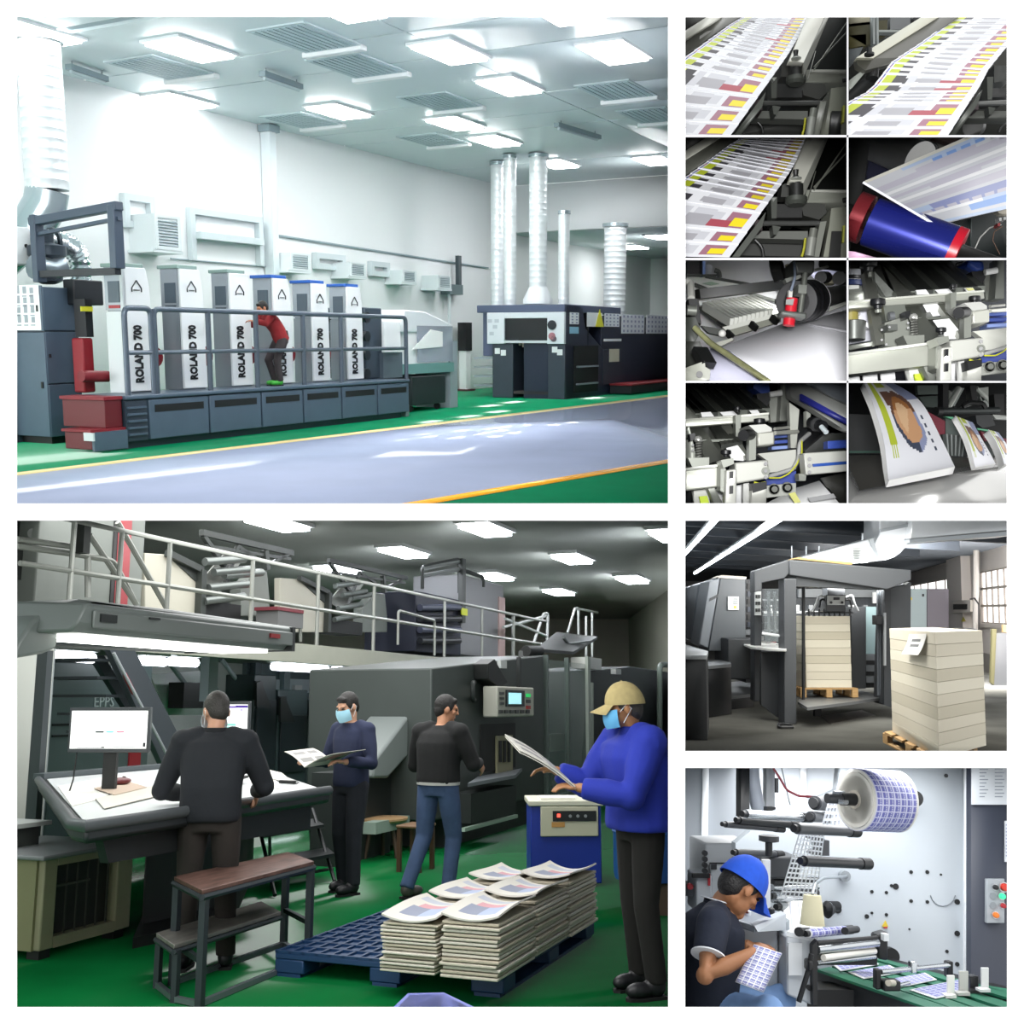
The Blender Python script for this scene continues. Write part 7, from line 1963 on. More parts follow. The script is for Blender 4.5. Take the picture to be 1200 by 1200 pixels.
for (x0, y0, x1, y1, x2, y2, x3, y3) in ((958, 1136, 972, 1133, 1128, 1186, 1108, 1188), (975, 1132, 990, 1129, 1155, 1186, 1133, 1187), (993, 1129, 1006, 1127, 1180, 1186, 1160, 1186), (1009, 1126, 1021, 1125, 1200, 1180, 1186, 1184), (1024, 1124, 1034, 1123, 1215, 1172, 1205, 1176), (1130, 1150, 1150, 1156, 1200, 1168, 1200, 1162)):
 bt.part('belt', MB().prism([L0.Z(a, b, BZ) for a, b in ((x0, y0), (x1, y1), (x2, y2), (x3, y3))], (0, 0, -.012)), GRB)
P4 = [L0.Z(a, b, BZ - .02) for a, b in ((957, 1137), (1040, 1122), (1230, 1168), (1100, 1192))]
bt.part('bed', MB().prism(P4, (0, 0, -.02)), LBK); bt.part('side_frame', MB().prism([P4[0] + V(0, -.01, .01), P4[3] + V(0, -.01, .01), P4[3] + V(0, -.01, -.2), P4[0] + V(0, -.01, -.1)], (0, .05, 0)), mat('2a2c30', .45))
bt.part('under_frame', lq(958, 1160, 1060, 1240, YP - .9, .2), LBK)
for k, pts in enumerate((((972, 1127), (1016, 1120), (1030, 1130), (985, 1138)), ((994, 1139), (1042, 1131), (1058, 1139), (1012, 1147)), ((1030, 1150), (1084, 1140), (1098, 1148), (1050, 1158)), ((1066, 1160), (1124, 1148), (1152, 1158), (1096, 1170)))):
 C_ = [L0.Z(a, b, BZ + .006) for a, b in pts]
 s_ = Thing(L0, 'label_sheet', ['first printed label sheet, just out of the rollers on the green belts', 'second printed label sheet on the green belts', 'third printed label sheet, under the chrome rod', 'fourth printed label sheet, beside the bent white plates'][k], 'label sheet', (C_[0] + C_[2]) / 2, group='printed label sheets on the green belts')
 s_.part('paper', MB().prism([c + V(0, 0, -.002) for c in C_], (0, 0, .003)), mat('e4e6ea', .6))
 uv_sheet(s_, 'printed_labels', lambda u, v: (C_[0] * (1 - u) + C_[1] * u) * (1 - v) + (C_[3] * (1 - u) + C_[2] * u) * v + V(0, 0, .003) + ((C_[0] + C_[1] + C_[2] + C_[3]) / 4 - ((C_[0] * (1 - u) + C_[1] * u) * (1 - v) + (C_[3] * (1 - u) + C_[2] * u) * v)) * .1, 4, 4, 8, 5, 0, LBL)
YR = YP - 1.15
gr = Thing(L0, 'guide_rods', 'chrome guide rod between black posts over the green belts', 'rod', L0.Y(1070, 1140, YR))
gr.part('front_post', lq(1026.5, 1136, 1033, 1160, YR - .1, .05), LBK, bevel=.006); gr.part('rear_post', lq(1110, 1127, 1117.5, 1146, YR + .25, .05), LBK, bevel=.006); gr.part('rod', MB().cyl(L0.Y(1032, 1139, YR - .08), L0.Y(1114, 1131, YR + .27), .012), CHR); gr.part('lower_rod', MB().cyl(L0.Y(1040, 1158, YR - .1), L0.Y(1065, 1152, YR + .05), .01), CHR); gr.part('clamp', lq(1068, 1127, 1075, 1141, YR + .05, .05), CHR, bevel=.006); gr.part('foot_clamp', lq(1036, 1150, 1056, 1162, YR - .12, .08), LBK, bevel=.006); gr.part('small_knob', MB().cyl(L0.Y(1041, 1152, YR - .2), L0.Y(1047, 1152, YR - .15), .014), mat('b9b3a5', .4))
for k, (x0, y0, x1, y1, lab, c_) in enumerate(((1110, 1143, 1119, 1170, 'first bent white plate in front of the fourth label sheet', 'e3e3de'), (1124, 1138, 1135, 1167, 'second bent plate, steel coloured, over the green belts', 'b9bab5'), (1150, 1134, 1159, 1163, 'third bent white plate at the end of the green belts', 'd5d7d6'), (1137, 1144, 1147, 1164, 'black stop block between the bent plates', '1a1c1f'))):
 y_ = YR + .05 * k
 q_ = Thing(L0, 'stop_plate' if k < 3 else 'stop_block', lab, 'plate', L0.Y((x0 + x1) / 2, y1, y_))
 q_.part('upright', lq(x0, y0, x1, y1, y_, .012 if k < 3 else .06), mat(c_, .35, .3 if k < 3 else 0), bevel=.003); q_.part('foot', lp([(x0 - 1, y1 - 3), (x1 + 2, y1 - 4), (x1 + 2, y1), (x0 - 1, y1)], y_ - .05, .06), mat(c_, .4))
cm = L0.Y(838, 1130, 5.35)
S0 = V(cm.x, 5.35, 0)
hd_ = L0.Y(872, 1040, 5.3); zs = hd_.z
pl_ = L0.Y(835, 1175, 5.35).z
Rz = -1.15
T_ = Matrix.Translation((cm.x, 5.35, 0)) @ Matrix.Rotation(Rz, 4, 'Z')
loc = lambda px, py, y: T_.inverted() @ L0.Y(px, py, y)
hip = loc(830, 1180, 5.4)
J = dict(hip=hip, waist=loc(828, 1150, 5.4), chest=loc(831, 1105, 5.4), neck=loc(842, 1062, 5.38), head=loc(868, 1040, 5.34), hpitch=-.7, hyaw=0,
   shL=loc(835, 1078, 5.58), shR=loc(836, 1082, 5.2), elL=loc(858, 1122, 5.62), elR=loc(826, 1143, 5.08), wrL=loc(876, 1108, 5.4), wrR=loc(882, 1117, 5.1),
   lean=-.28, hdL=(.2, 1, -.05), hdR=(-.3, 1, .25), hnL=(-.3, 0, 1), hnR=(.3, -.2, 1), curl=.75,
   hpL=hip + V(-.1, .02, -.02), hpR=hip + V(.1, .02, -.02), knL=loc(915, 1172, 5.45), knR=loc(900, 1186, 5.12))
J['anL'] = J['knL'] + V(0, -.05, -.42); J['anR'] = J['knR'] + V(0, -.08, -.42)
mn = person(L0, (cm.x, 5.35, 0), Rz, {k: (tuple(v) if isinstance(v, Vector) else v) for k, v in J.items()}, 'person in a blue cap and navy polo shirt, seated and bending over a label sheet', skin='a3704d', top=('161d2e', .85), legs=('7596c4', .9), shoe='222428', hair='121011', cap='1d4fc0', sleeve='short', collar='161d2e', vox=.0065)
def bandc(a, b, r, w):
 a, b = Vector(a), Vector(b); d_ = (b - a).normalized(); return MB().lathe([(r, -w), (r + .004, -w), (r + .004, w), (r, w)], b, d_, 22)
sh_, el_ = Vector(J['shR']), Vector(J['elR'])
q_ = sh_ + (el_ - sh_) * .62
mn.part('sleeve_band', bandc(sh_, q_, .072, .003), mat('dfe3e8', .8))
nk = Vector(J['neck'])
mn.part('collar_band', MB().lathe([(.085, -.002), (.088, -.002), (.088, .003), (.085, .003)], nk + V(0, .0, .022), V(0, .25, 1), 22), mat('dfe3e8', .8))
st_ = Thing(L0, 'stool', 'dark stool under the seated man in the cap', 'stool', T_ @ V(hip.x, hip.y, 0))
hw = T_ @ hip
st_.part('seat', MB().lathe([(.17, hw.z - .2), (.19, hw.z - .18), (.19, hw.z - .14), (.001, hw.z - .13)], (hw.x, hw.y, 0), n=20), mat('2c2a28', .5)); st_.part('post', MB().cyl((hw.x, hw.y, .05), (hw.x, hw.y, hw.z - .18), .03), LBK); st_.part('foot', MB().lathe([(.2, 0), (.2, .04), (.03, .06)], (hw.x, hw.y, 0), n=20), LBK)
hs = Thing(L0, 'label_sheet', 'curling sheet of purple labels held by the seated man', 'label sheet', L0.Y(885, 1160, 5.05))
def hsf(u, v):
 px = 884 + 32 * u - (22 - 0 * u) * v; py = 1107 + 10 * u + 44 * v + 2 * u * v
 return L0.Y(px, py, 5.02 + .1 * (1 - v) - .05 * sin(u * 3))
uv_sheet(hs, 'sheet', hsf, 10, 10, 5, 9, .003, LBL)
label_m2 = bpy.data.materials.new('label_print_white'); label_m2.use_nodes = True
label_nodes(label_m2.node_tree, label_m2.node_tree.nodes['Principled BSDF'], '8286bd', 'e9eaf0')
hs.root.children[0].data.materials[0] = label_m2
# ================================================================ the eight small views of presses at work
CELLS = {}
for k, r in {1: (803, 20, 992.3, 158.3), 2: (994.3, 20, 1180, 158.3), 3: (803, 160.8, 992.3, 302.2), 4: (994.3, 160.8, 1180, 302.2), 5: (803, 304.8, 992.3, 446.3), 6: (994.3, 304.8, 1180, 446.3), 7: (803, 448.6, 992.3, 590), 8: (994.3, 448.6, 1180, 590)}.items():
 rm = Room(*r, 600, 1.6, 'LRTB', grow=.15)
 ROOMS.append(rm)
 CELLS[k] = Frame(rm)
CD = 4.6
for k, (c, y) in {1: ('1a1c1a', CD), 2: ('23241f', CD), 3: ('1a1c1a', CD), 4: ('0d0d10', CD), 5: ('e6e7ea', CD), 6: ('5a5d62', CD), 7: ('55585d', CD), 8: ('0e1010', CD)}.items():
 f = CELLS[k]; r = f.room.rect
 mb = MB().prism([f.Y(a, b, y) for a, b in ((r[0] - 30, r[1] - 30), (r[2] + 30, r[1] - 30), (r[2] + 30, r[3] + 30), (r[0] - 30, r[3] + 30))], (0, .1, 0))
 struct(f, 'wall_back', mb, mat(c, .7, var=.15, vs=3))
 p, q = f.Y(r[0] - 20, r[3] + 1.2, CD), f.Y(r[2] + 20, r[3] + 1.2, CD)
 a, b = f.Y(r[0] - 20, r[3] + 1.2, 2.36), f.Y(r[2] + 20, r[3] + 1.2, 2.36)
class Cell:
 def __init__(s, k, dx=0, dy=0, kd=1.0): s.f, s.dx, s.dy, s.kd = CELLS[k], dx, dy, kd
 def p(s, x, y, Y): return s.f.Y(x + s.dx, y + s.dy, 2.72 + (Y - 2.72) * s.kd)
 def poly(s, pts, Y, d=.02, mi=0):
  Ys = Y if isinstance(Y, (list, tuple)) else [Y] * len(pts)
  return MB().prism([s.p(a, b, yy) for (a, b), yy in zip(pts, Ys)], (0, d, 0), mi)
 def box(s, x0, y0, x1, y1, Y, d=.05): return s.poly([(x0, y0), (x1, y0), (x1, y1), (x0, y1)], Y, d)
 def cyl(s, x0, y0, Y0, x1, y1, Y1, rp, n=16): return MB().cyl(s.p(x0, y0, Y0), s.p(x1, y1, Y1), rp * (Y0 + Y1) / 2 / F, n=n)
 def tube(s, pts, rp, n=8): return MB().pipe([s.p(*q) for q in pts], rp * pts[0][2] / F, rp * 3 * pts[0][2] / F, n)
 def thing(s, name, lab, cat, x, y, Y, group=None): return Thing(s.f, name, lab, cat, s.p(x, y, Y), group=group)
Z1 = lambda x, y: (x / 6 + 800, y / 6 + 10)
def PZ(pts, f): return [f(*q) for q in pts]
KPAP = mat('e4e5e9', .65); INK_Y = mat('f0dc2a', .6); INK_G = mat('b9c62c', .6); INK_K = mat('3c3a40', .6); INK_P = mat('a27283', .6); INK_S = mat('cdced4', .6); INK_R = mat('ab4f5b', .6); INK_D = mat('aaa9af', .6); INK_B = mat('4a58a8', .6)
STREAM = [KPAP, INK_Y, INK_G, INK_K, INK_P, INK_S, INK_R, INK_D, INK_B]
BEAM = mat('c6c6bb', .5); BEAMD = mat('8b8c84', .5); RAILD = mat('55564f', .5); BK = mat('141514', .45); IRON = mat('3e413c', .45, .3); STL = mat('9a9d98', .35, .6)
def stream(cell, left, right, n, which, seed, group, label):
 """overlapping printed sheets running away along a delivery line; left and right are edges from near to far"""
 rr = random.Random(seed)
 def along(pts, t):
  t = max(0, min(.9999, t)) * (len(pts) - 1); i = int(t); k = t - i
  a, b = pts[i], pts[i + 1]
  return [a[j] * (1 - k) + b[j] * k for j in range(3)]
 ts = [0]
 for i in range(n): ts.append(ts[-1] + (1 - .45 * i / n) * (1.4 if i in which else rr.uniform(.7, 1.1)))
 ts = [t / ts[-1] for t in ts]
 for i in range(n):
  t0, t1 = ts[i], ts[i + 1]
  L0_, R0_, L1_, R1_ = along(left, t0), along(right, t0), along(left, t1), along(right, t1)
  A, B_, C, D = cell.p(*L0_), cell.p(*R0_), cell.p(*R1_), cell.p(*L1_)
  A = A + V(0, -.001, .0018); B_ = B_ + V(0, -.001, .0018)
  T = Thing(cell.f, 'printed_sheet', label % ['first', 'second', 'third', 'fourth', 'fifth', 'sixth', 'seventh', 'eighth', 'ninth', 'tenth', 'eleventh', 'twelfth', 'thirteenth', 'fourteenth', 'fifteenth', 'sixteenth', 'seventeenth', 'eighteenth', 'nineteenth', 'twentieth'][i], 'printed sheet', (A + B_) / 2, group=group)
  wide = i in which
  U = [0, .02, .035, .05, .145, .25, .28, .36, .37, .40, .60, .69, .72, .74, .80, .84, .93, 1]
  W = [0, .12, .2, .45, .62, .8, .88, 1]
  def mf(a, b):
   u, w = U[a], W[b]
   if u >= .02 and u < .035: return 8 if rr.random() < .8 else 6
   if .05 <= u < .145 and .12 <= w < .88: return 2 if not (.09 < u and w < .45) else 3
   if .145 <= u < .25 and .12 <= w < (.62 if not wide else .88): return 3
   if .25 <= u < .28 and wide and w < .5: return 3
   if .28 <= u < .36 and .12 <= w < .88: return 0 if not wide else 5
   if .40 <= u < .60 and .12 <= w < .88: return 7 if (u < .5 and w < .62) else 5
   if .36 <= u < .40 and .2 <= w < .62: return 7
   if wide and .5 <= u < .75 and .12 <= w < .45: return 6
   if .60 <= u < .69 and .2 <= w < .8: return 5
   if .74 <= u < .84 and .12 <= w < .88: return 4 if not (u >= .80 and .2 <= w < .62) else 1
   if .84 <= u < .93 and .12 <= w < .88: return 1 if .2 <= w < .62 else 4
   return 0
  vs = []
  for u in U:
   for w in W: vs.append((A * (1 - u) + B_ * u) * (1 - w) + (D * (1 - u) + C * u) * w)
  mb = MB(); fs = []; nw = len(W); mi = []
  for a in range(len(U) - 1):
   for b in range(nw - 1):
    fs.append((a * nw + b, (a + 1) * nw + b, (a + 1) * nw + b + 1, a * nw + b + 1)); mi.append(mf(a, b))
  mb.add(vs, fs); mb.mi = mi
  k0 = len(vs)
  mb.add([A, B_, B_ + V(0, .001, -.0017), A + V(0, .001, -.0017)], [(0, 3, 2, 1)], 5)
  T.part('sheet', mb, STREAM, smooth=0)
def delivery(k, dy, seed, which, word):
 c = Cell(k, 0, dy, .75 if k == 1 else .3)
 q = lambda x, y, Y: (*Z1(x, y), Y)
 left = [q(-560, 890, 2.75), q(-60, 400, 3.2), q(200, 210, 3.6), q(330, 115, 3.9), q(430, 55, 4.2)]
 right = [q(345, 890, 2.72), q(600, 525, 3.15), q(745, 320, 3.55), q(815, 200, 3.88), q(900, 50, 4.2)]
 right = [q(330, 905, 2.72)] + right[1:]
 stream(c, left, right, 20, which, seed, 'printed sheets on the delivery line, ' + word, '%s printed sheet of the line from below, ' + word)
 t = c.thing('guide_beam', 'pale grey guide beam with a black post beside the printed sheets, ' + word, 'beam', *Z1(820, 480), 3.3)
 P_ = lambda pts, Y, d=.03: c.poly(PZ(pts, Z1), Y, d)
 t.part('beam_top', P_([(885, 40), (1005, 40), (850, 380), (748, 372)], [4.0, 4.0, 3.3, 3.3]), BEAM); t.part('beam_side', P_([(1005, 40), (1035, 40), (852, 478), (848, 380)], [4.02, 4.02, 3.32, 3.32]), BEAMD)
 t.part('post', c.cyl(*Z1(800, 385), 3.36, *Z1(800, 490), 3.36, 7.2, 20), BK); t.part('post_flange', MB().lathe([(9 / F * 3.36, 0), (11 / F * 3.36, .0), (11 / F * 3.36, -.012), (8 / F * 3.36, -.02)], c.p(*Z1(797, 485), 3.36), n=24), IRON)
 t.part('knob', MB().lathe([(.008, 0), (.008, .006), (.006, .008), (.008, .022), (.001, .024)], c.p(*Z1(795, 350), 3.3), n=16), BK); t.part('washer', MB().lathe([(.014, 0), (.014, .003), (.001, .003)], c.p(*Z1(798, 355), 3.3), n=16), STL)
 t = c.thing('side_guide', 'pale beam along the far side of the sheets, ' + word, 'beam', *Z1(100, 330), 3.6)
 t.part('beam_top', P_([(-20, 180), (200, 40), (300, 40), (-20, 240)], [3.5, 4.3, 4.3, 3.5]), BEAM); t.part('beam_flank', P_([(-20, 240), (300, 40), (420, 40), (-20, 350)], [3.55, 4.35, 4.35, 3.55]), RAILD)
 t.part('dark_back', P_([(-20, 40), (190, 40), (-20, 170)], 4.45), mat('4a4b49', .6, var=.3, vs=20))
 t = c.thing('side_machinery', 'dark machine frame with rods below the guide beam, ' + word, 'machine', *Z1(800, 880), 3.6)
 t.part('rear_bar', P_([(868, 430), (1170, 432), (1170, 520), (860, 520)], 3.9, .1), mat('6a6c64', .45)); t.part('bar_edge', P_([(905, 428), (1170, 430), (1170, 446), (905, 446)], 3.88, .03), mat('8e8f88', .4))
 for (a, b, e, g, r) in ((925, 430, 1160, 90, .7), (925, 410, 1160, 160, .8), (880, 500, 935, 300, .5)): t.part('thin_rod', c.cyl(*Z1(a, b), 3.8, *Z1(e, g), 4.1, r, 8), mat('77796f', .4, .4))
 t.part('clamp_block', P_([(660, 530), (840, 530), (840, 625), (660, 625)], 3.5, .12), BK); t.part('clamp_block', P_([(830, 520), (1000, 530), (1015, 590), (960, 640), (850, 610)], 3.6, .12), mat('20211d', .5)); t.part('upright', P_([(620, 480), (665, 480), (660, 630), (625, 630)], 3.45, .05), IRON); t.part('bright_fitting', P_([(622, 485), (660, 485), (640, 510)], 3.43, .02), STL)
 t.part('cross_rod', c.cyl(*Z1(560, 665), 3.4, *Z1(985, 665), 3.5, 2.6, 14), mat('5b5c5a', .3, .6)); t.part('rod_end', P_([(515, 640), (560, 640), (560, 715), (500, 715)], 3.38, .06), mat('2a1d20', .5)); t.part('drop_bracket', P_([(630, 680), (690, 690), (660, 745), (640, 745)], 3.42, .04), IRON)
 t.part('frame_post', P_([(968, 655), (1012, 650), (960, 900), (915, 900)], 3.45, .06), mat('5d5f58', .45)); t.part('pale_post', P_([(1045, 560), (1170, 545), (1170, 900), (990, 900), (1030, 680)], 3.7, .1), mat('6e7065', .5)); t.part('dark_slot', P_([(1050, 720), (1120, 720), (1110, 900), (1030, 900)], 3.68, .03), BK); t.part('yellow_edge', P_([(1130, 680), (1142, 680), (1135, 800), (1122, 800)], 3.66, .02), mat('8d8f35', .5)); t.part('yellow_hose', c.tube([(*Z1(862, 770), 3.5), (*Z1(855, 840), 3.5), (*Z1(838, 900), 3.5)], 1.2), mat('8f8d1e', .5))
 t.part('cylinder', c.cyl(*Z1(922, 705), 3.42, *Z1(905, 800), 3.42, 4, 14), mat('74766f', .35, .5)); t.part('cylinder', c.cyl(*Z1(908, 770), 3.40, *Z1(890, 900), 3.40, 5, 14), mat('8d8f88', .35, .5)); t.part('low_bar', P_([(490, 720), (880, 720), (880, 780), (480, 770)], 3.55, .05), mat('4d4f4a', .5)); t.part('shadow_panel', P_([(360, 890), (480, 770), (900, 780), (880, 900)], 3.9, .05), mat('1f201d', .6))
 t.part('edge_rail', P_([(350, 900), (500, 700), (585, 585), (560, 690), (400, 900)], 3.0, .03), IRON); t.part('curved_hose', c.tube([(*Z1(510, 780), 3.6), (*Z1(560, 830), 3.6), (*Z1(570, 900), 3.6)], 1.5), BK); t.part('bolt', c.cyl(*Z1(1128, 505), 3.85, *Z1(1150, 500), 3.85, 2.4, 12), BK)
 t.part('bracket_plate', P_([(700, 395), (760, 370), (760, 480), (690, 480)], 3.7, .05), mat('2c2d2a', .5))
delivery(1, 0, 5, (3, 11, 16), 'top view on the left side')
delivery(3, 140.8, 9, (2, 12, 14), 'second view on the left side')
c = Cell(2, kd=.8)
Z2 = lambda x, y: (x / 6 + 985, y / 6 + 10)
q = lambda x, y, Y: (*Z2(x, y), Y)
stream(c, [q(-330, 905, 2.72), q(60, 655, 2.95), q(210, 575, 3.1), q(360, 375, 3.3), q(560, 245, 3.6), q(825, 50, 4.2)], [q(750, 905, 2.72), q(905, 660, 2.95), q(970, 565, 3.1), q(1040, 430, 3.3), q(1190, 245, 3.6), q(1360, 50, 4.2)], 20, (2, 6, 7), 3, 'printed sheets on the delivery line, top view on the right side', '%s printed sheet of the line from below, top view on the right side')
P_ = lambda pts, Y, d=.03: c.poly(PZ(pts, Z2), Y, d)
t = c.thing('guide_beam', 'pale topped guide beam with a black bolt, top view on the right side', 'beam', *Z2(200, 440), 3.4)
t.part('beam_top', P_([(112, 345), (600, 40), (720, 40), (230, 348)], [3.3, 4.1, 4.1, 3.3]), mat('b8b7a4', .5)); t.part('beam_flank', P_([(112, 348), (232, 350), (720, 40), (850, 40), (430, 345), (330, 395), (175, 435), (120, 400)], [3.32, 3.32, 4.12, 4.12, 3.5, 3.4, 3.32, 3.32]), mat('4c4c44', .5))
t.part('bolt', MB().lathe([(.014, 0), (.014, .006), (.008, .008), (.008, .022), (.001, .024)], c.p(*Z2(202, 330), 3.28), n=16), BK); t.part('post', c.cyl(*Z2(225, 425), 3.4, *Z2(220, 490), 3.4, 7, 18), BK)
t.part('plate', P_([(40, 520), (180, 415), (180, 440), (80, 560), (40, 580)], 3.35), mat('8b8f88', .4)); t.part('dark_block', P_([(40, 560), (240, 450), (330, 440), (200, 580), (60, 650), (40, 650)], 3.6, .1), BK)
t = c.thing('background_machinery', 'blurred brown and grey machinery behind the guide beam, top view on the right side', 'machine', *Z2(300, 300), 4.4)
for pts, col in (([(40, 40), (220, 40), (220, 110), (40, 130)], '8a8672'), ([(40, 110), (330, 80), (330, 180), (180, 260), (40, 180)], '3d3a20'), ([(40, 190), (180, 180), (180, 260), (40, 280)], '4a4520'), ([(350, 60), (560, 60), (500, 140), (350, 150)], '6d6f70'), ([(40, 290), (160, 270), (120, 350), (40, 430)], '54595a')): t.part('panel', P_(pts, 4.42), mat(col, .6))
for a in (225, 250): t.part('upright', P_([(a, 40), (a + 18, 40), (a + 20, 250), (a + 4, 250)], 4.36), mat('7f8482', .5))
t.part('cross_bar', P_([(240, 150), (440, 150), (430, 165), (240, 165)], 4.38), mat('8f9490', .5)); t.part('cylinder', c.cyl(*Z2(500, 80), 4.35, *Z2(590, 70), 4.35, 4), BK)
t = c.thing('side_machinery', 'dark clamps and rods beside the sheets, top view on the right side', 'machine', *Z2(1050, 880), 3.4)
t.part('rod', c.cyl(*Z2(960, 670), 3.3, *Z2(1200, 660), 3.3, 2.8), mat('5b5c5a', .3, .6)); t.part('clamp', P_([(920, 650), (970, 640), (970, 710), (930, 710)], 3.28, .05), mat('2a1d20', .5)); t.part('block', P_([(1030, 560), (1200, 560), (1200, 620), (1030, 625)], 3.4, .1), BK); t.part('upright', P_([(1030, 480), (1075, 480), (1065, 640), (1035, 640)], 3.35, .04), IRON); t.part('bracket', P_([(1040, 690), (1090, 700), (1065, 745), (1045, 745)], 3.35, .03), IRON); t.part('bar', P_([(1080, 400), (1200, 400), (1200, 500), (1080, 520)], 3.6, .1), mat('2c2f2c', .5)); t.part('low_bar', P_([(890, 720), (1200, 720), (1200, 770), (880, 770)], 3.5, .05), mat('4d4f4a', .5)); t.part('edge_rail', P_([(750, 900), (930, 660), (1000, 570), (960, 680), (800, 900)], 3.0, .03), IRON); t.part('tube', c.tube([(*Z2(1110, 870), 3.45), (*Z2(1130, 830), 3.45), (*Z2(1200, 790), 3.45)], 1.2), BK); t.part('disc', c.cyl(*Z2(930, 830), 3.6, *Z2(950, 830), 3.65, 11), mat('232421', .5))
c = Cell(4)
Z4 = lambda x, y: (x / 6 + 985, y / 6 + 155)
P_ = lambda pts, Y, d=.03: c.poly(PZ(pts, Z4), Y, d)
t = c.thing('paper_web', 'white printed paper web with blue streaks running over the blue roller', 'web', *Z4(600, 600), 3.2)
WEBM = [mat('d3d5da', .4), mat('e4e2d6', .4), mat('b9cbe6', .4), mat('8f97c4', .4), mat('7fa6e2', .4), mat('f2f3f4', .4), mat('c6c3cf', .4)]
def wf(u, v):
 x = 172 + 1040 * u + (-10 + 510 * v) * (1 - u) + 0 * v
 y = 345 + (-455) * u + (300 - 0 * u) * v * (1 - u) + u * v * 640
 return c.p(*Z4(x, y), 2.95 + .75 * u)
def wm(i, j):
 if j == 0: return 1
 if j in (1,) and 6 < i < 26: return 2
 if j == 2 and 12 < i < 24: return 4 if i % 3 else 2
 if j in (7, 11): return 5
 if j in (16, 17): return 3 if i > 4 else 2
 if j == 18: return 6 if i % 4 else 3
 if j == 19: return 5 if i < 20 else 2
 if j in (20, 21) and i > 14: return 4
 if j == 23: return 2
 return 6 if j in (4, 5, 9, 13, 14) or (j in (3, 10) and 8 < i < 22) else 0
t.part('web', MB().sheet(wf, 30, 24, -.006, mf=wm), WEBM, smooth=60)
t = c.thing('blue_roller', 'blue roller with dark red rings at both ends and a bright band', 'roller', *Z4(450, 840), 3.0)
ra, rb = c.p(*Z4(165, 612), 3.06), c.p(*Z4(800, 842), 2.98)
d = (rb - ra).normalized()
rr_ = 29 * 3.0 / F
t.part('barrel', MB().cyl(ra + d * .02, rb - d * .012, rr_, n=36), mat('242c84', .25, .5, coat=1.0)); t.part('end_ring', MB().cyl(ra - d * .03, ra + d * .008, rr_ * 1.01, n=36), mat('7d2a30', .25, .5)); t.part('end_ring', MB().cyl(rb - d * .012, rb + d * .012, rr_ * 1.01, n=36), mat('b0182a', .3)); t.part('shaft', MB().cyl(ra - d * .12, rb + d * .12, rr_ * .4, n=20), BK)
t = c.thing('upper_rollers', 'grey steel roller and dark side frame behind the white web', 'machine', *Z4(400, 250), 4.0)
t.part('steel_roller', c.cyl(*Z4(230, 60), 4.1, *Z4(560, 200), 3.9, 22, 28), mat('8a8a88', .3, .7)); t.part('side_plate', P_([(450, 40), (700, 40), (820, 120), (620, 155)], 4.2), mat('55544f', .4)); t.part('port', c.cyl(*Z4(640, 115), 4.18, *Z4(640, 118), 4.1, 8), BK); t.part('brown_plate', P_([(650, 40), (830, 40), (800, 90)], 4.15), mat('2a1c18', .5)); t.part('navy_panel', P_([(200, 150), (480, 230), (180, 350)], 4.2), mat('15172e', .4)); t.part('black_frame', P_([(40, 40), (210, 40), (170, 340), (110, 560), (60, 860), (40, 860)], 3.5), BK)
t = c.thing('cable_bundle', 'thin cables and white plugs on the dark frame below the web', 'cable', *Z4(1120, 860), 3.6)
t.part('cable', c.tube([(*Z4(1130, 650), 3.6), (*Z4(1050, 670), 3.6), (*Z4(980, 740), 3.6), (*Z4(940, 830), 3.6)], .8), mat('a9a9a4', .5)); t.part('cable', c.tube([(*Z4(1140, 660), 3.6), (*Z4(1080, 700), 3.6), (*Z4(1070, 760), 3.6), (*Z4(1120, 860), 3.6)], .5), mat('6a4a34', .5)); t.part('plug', P_([(1115, 600), (1133, 600), (1133, 622), (1115, 622)], 3.58), mat('b9bab8', .4)); t.part('plug', P_([(1147, 595), (1165, 595), (1165, 615), (1147, 615)], 3.58), mat('b9bab8', .4)); t.part('red_clip', P_([(1105, 640), (1125, 635), (1122, 660), (1105, 660)], 3.57), mat('8a2a2a', .5)); t.part('dark_frame', P_([(680, 650), (1090, 540), (1200, 560), (1200, 900), (800, 900), (800, 760)], 3.8, .1), mat('0f1817', .5)); t.part('frame_seam', P_([(918, 600), (924, 600), (918, 900), (912, 900)], 3.78), mat('2d3634', .4)); t.part('beige_block', P_([(1085, 540), (1200, 510), (1200, 580), (1120, 572)], 3.7), mat('a8a294', .5))
solo(c.f, 'pink_sheet', P_([(55, 835), (100, 840), (300, 895), (40, 905)], 2.9, .01), mat('c9a3bd', .5), 'pinkish printed paper edge under the blue roller', 'paper')
c = Cell(5)
Z5 = lambda x, y: (x / 6 + 800, y / 6 + 300)
P_ = lambda pts, Y, d=.02: c.poly(PZ(pts, Z5), Y, d)
FEED = mat('c9cbc2', .45); FDK = mat('3b3e3a', .45)
t = c.thing('white_paper_pile', 'large white paper pile under the black sucker wheel', 'paper pile', *Z5(700, 880), 2.9)
t.part('top_sheet', P_([(265, 645), (480, 560), (700, 478), (960, 430), (1180, 372), (1180, 905), (640, 905), (330, 660)], [3.1, 3.3, 3.5, 3.6, 3.75, 2.65, 2.65, 3.05], .01), mat('eeeef2', .7)); t.part('pile_flank', P_([(196, 650), (265, 650), (330, 665), (640, 910), (196, 910)], [3.06, 3.06, 3.06, 2.67, 2.67], .03), mat('bdbdcf', .75))
t.part('sheet_behind', P_([(900, 470), (1180, 520), (1180, 545), (880, 478)], [3.45, 3.3, 3.28, 3.44], .004), mat('d9d9de', .7))
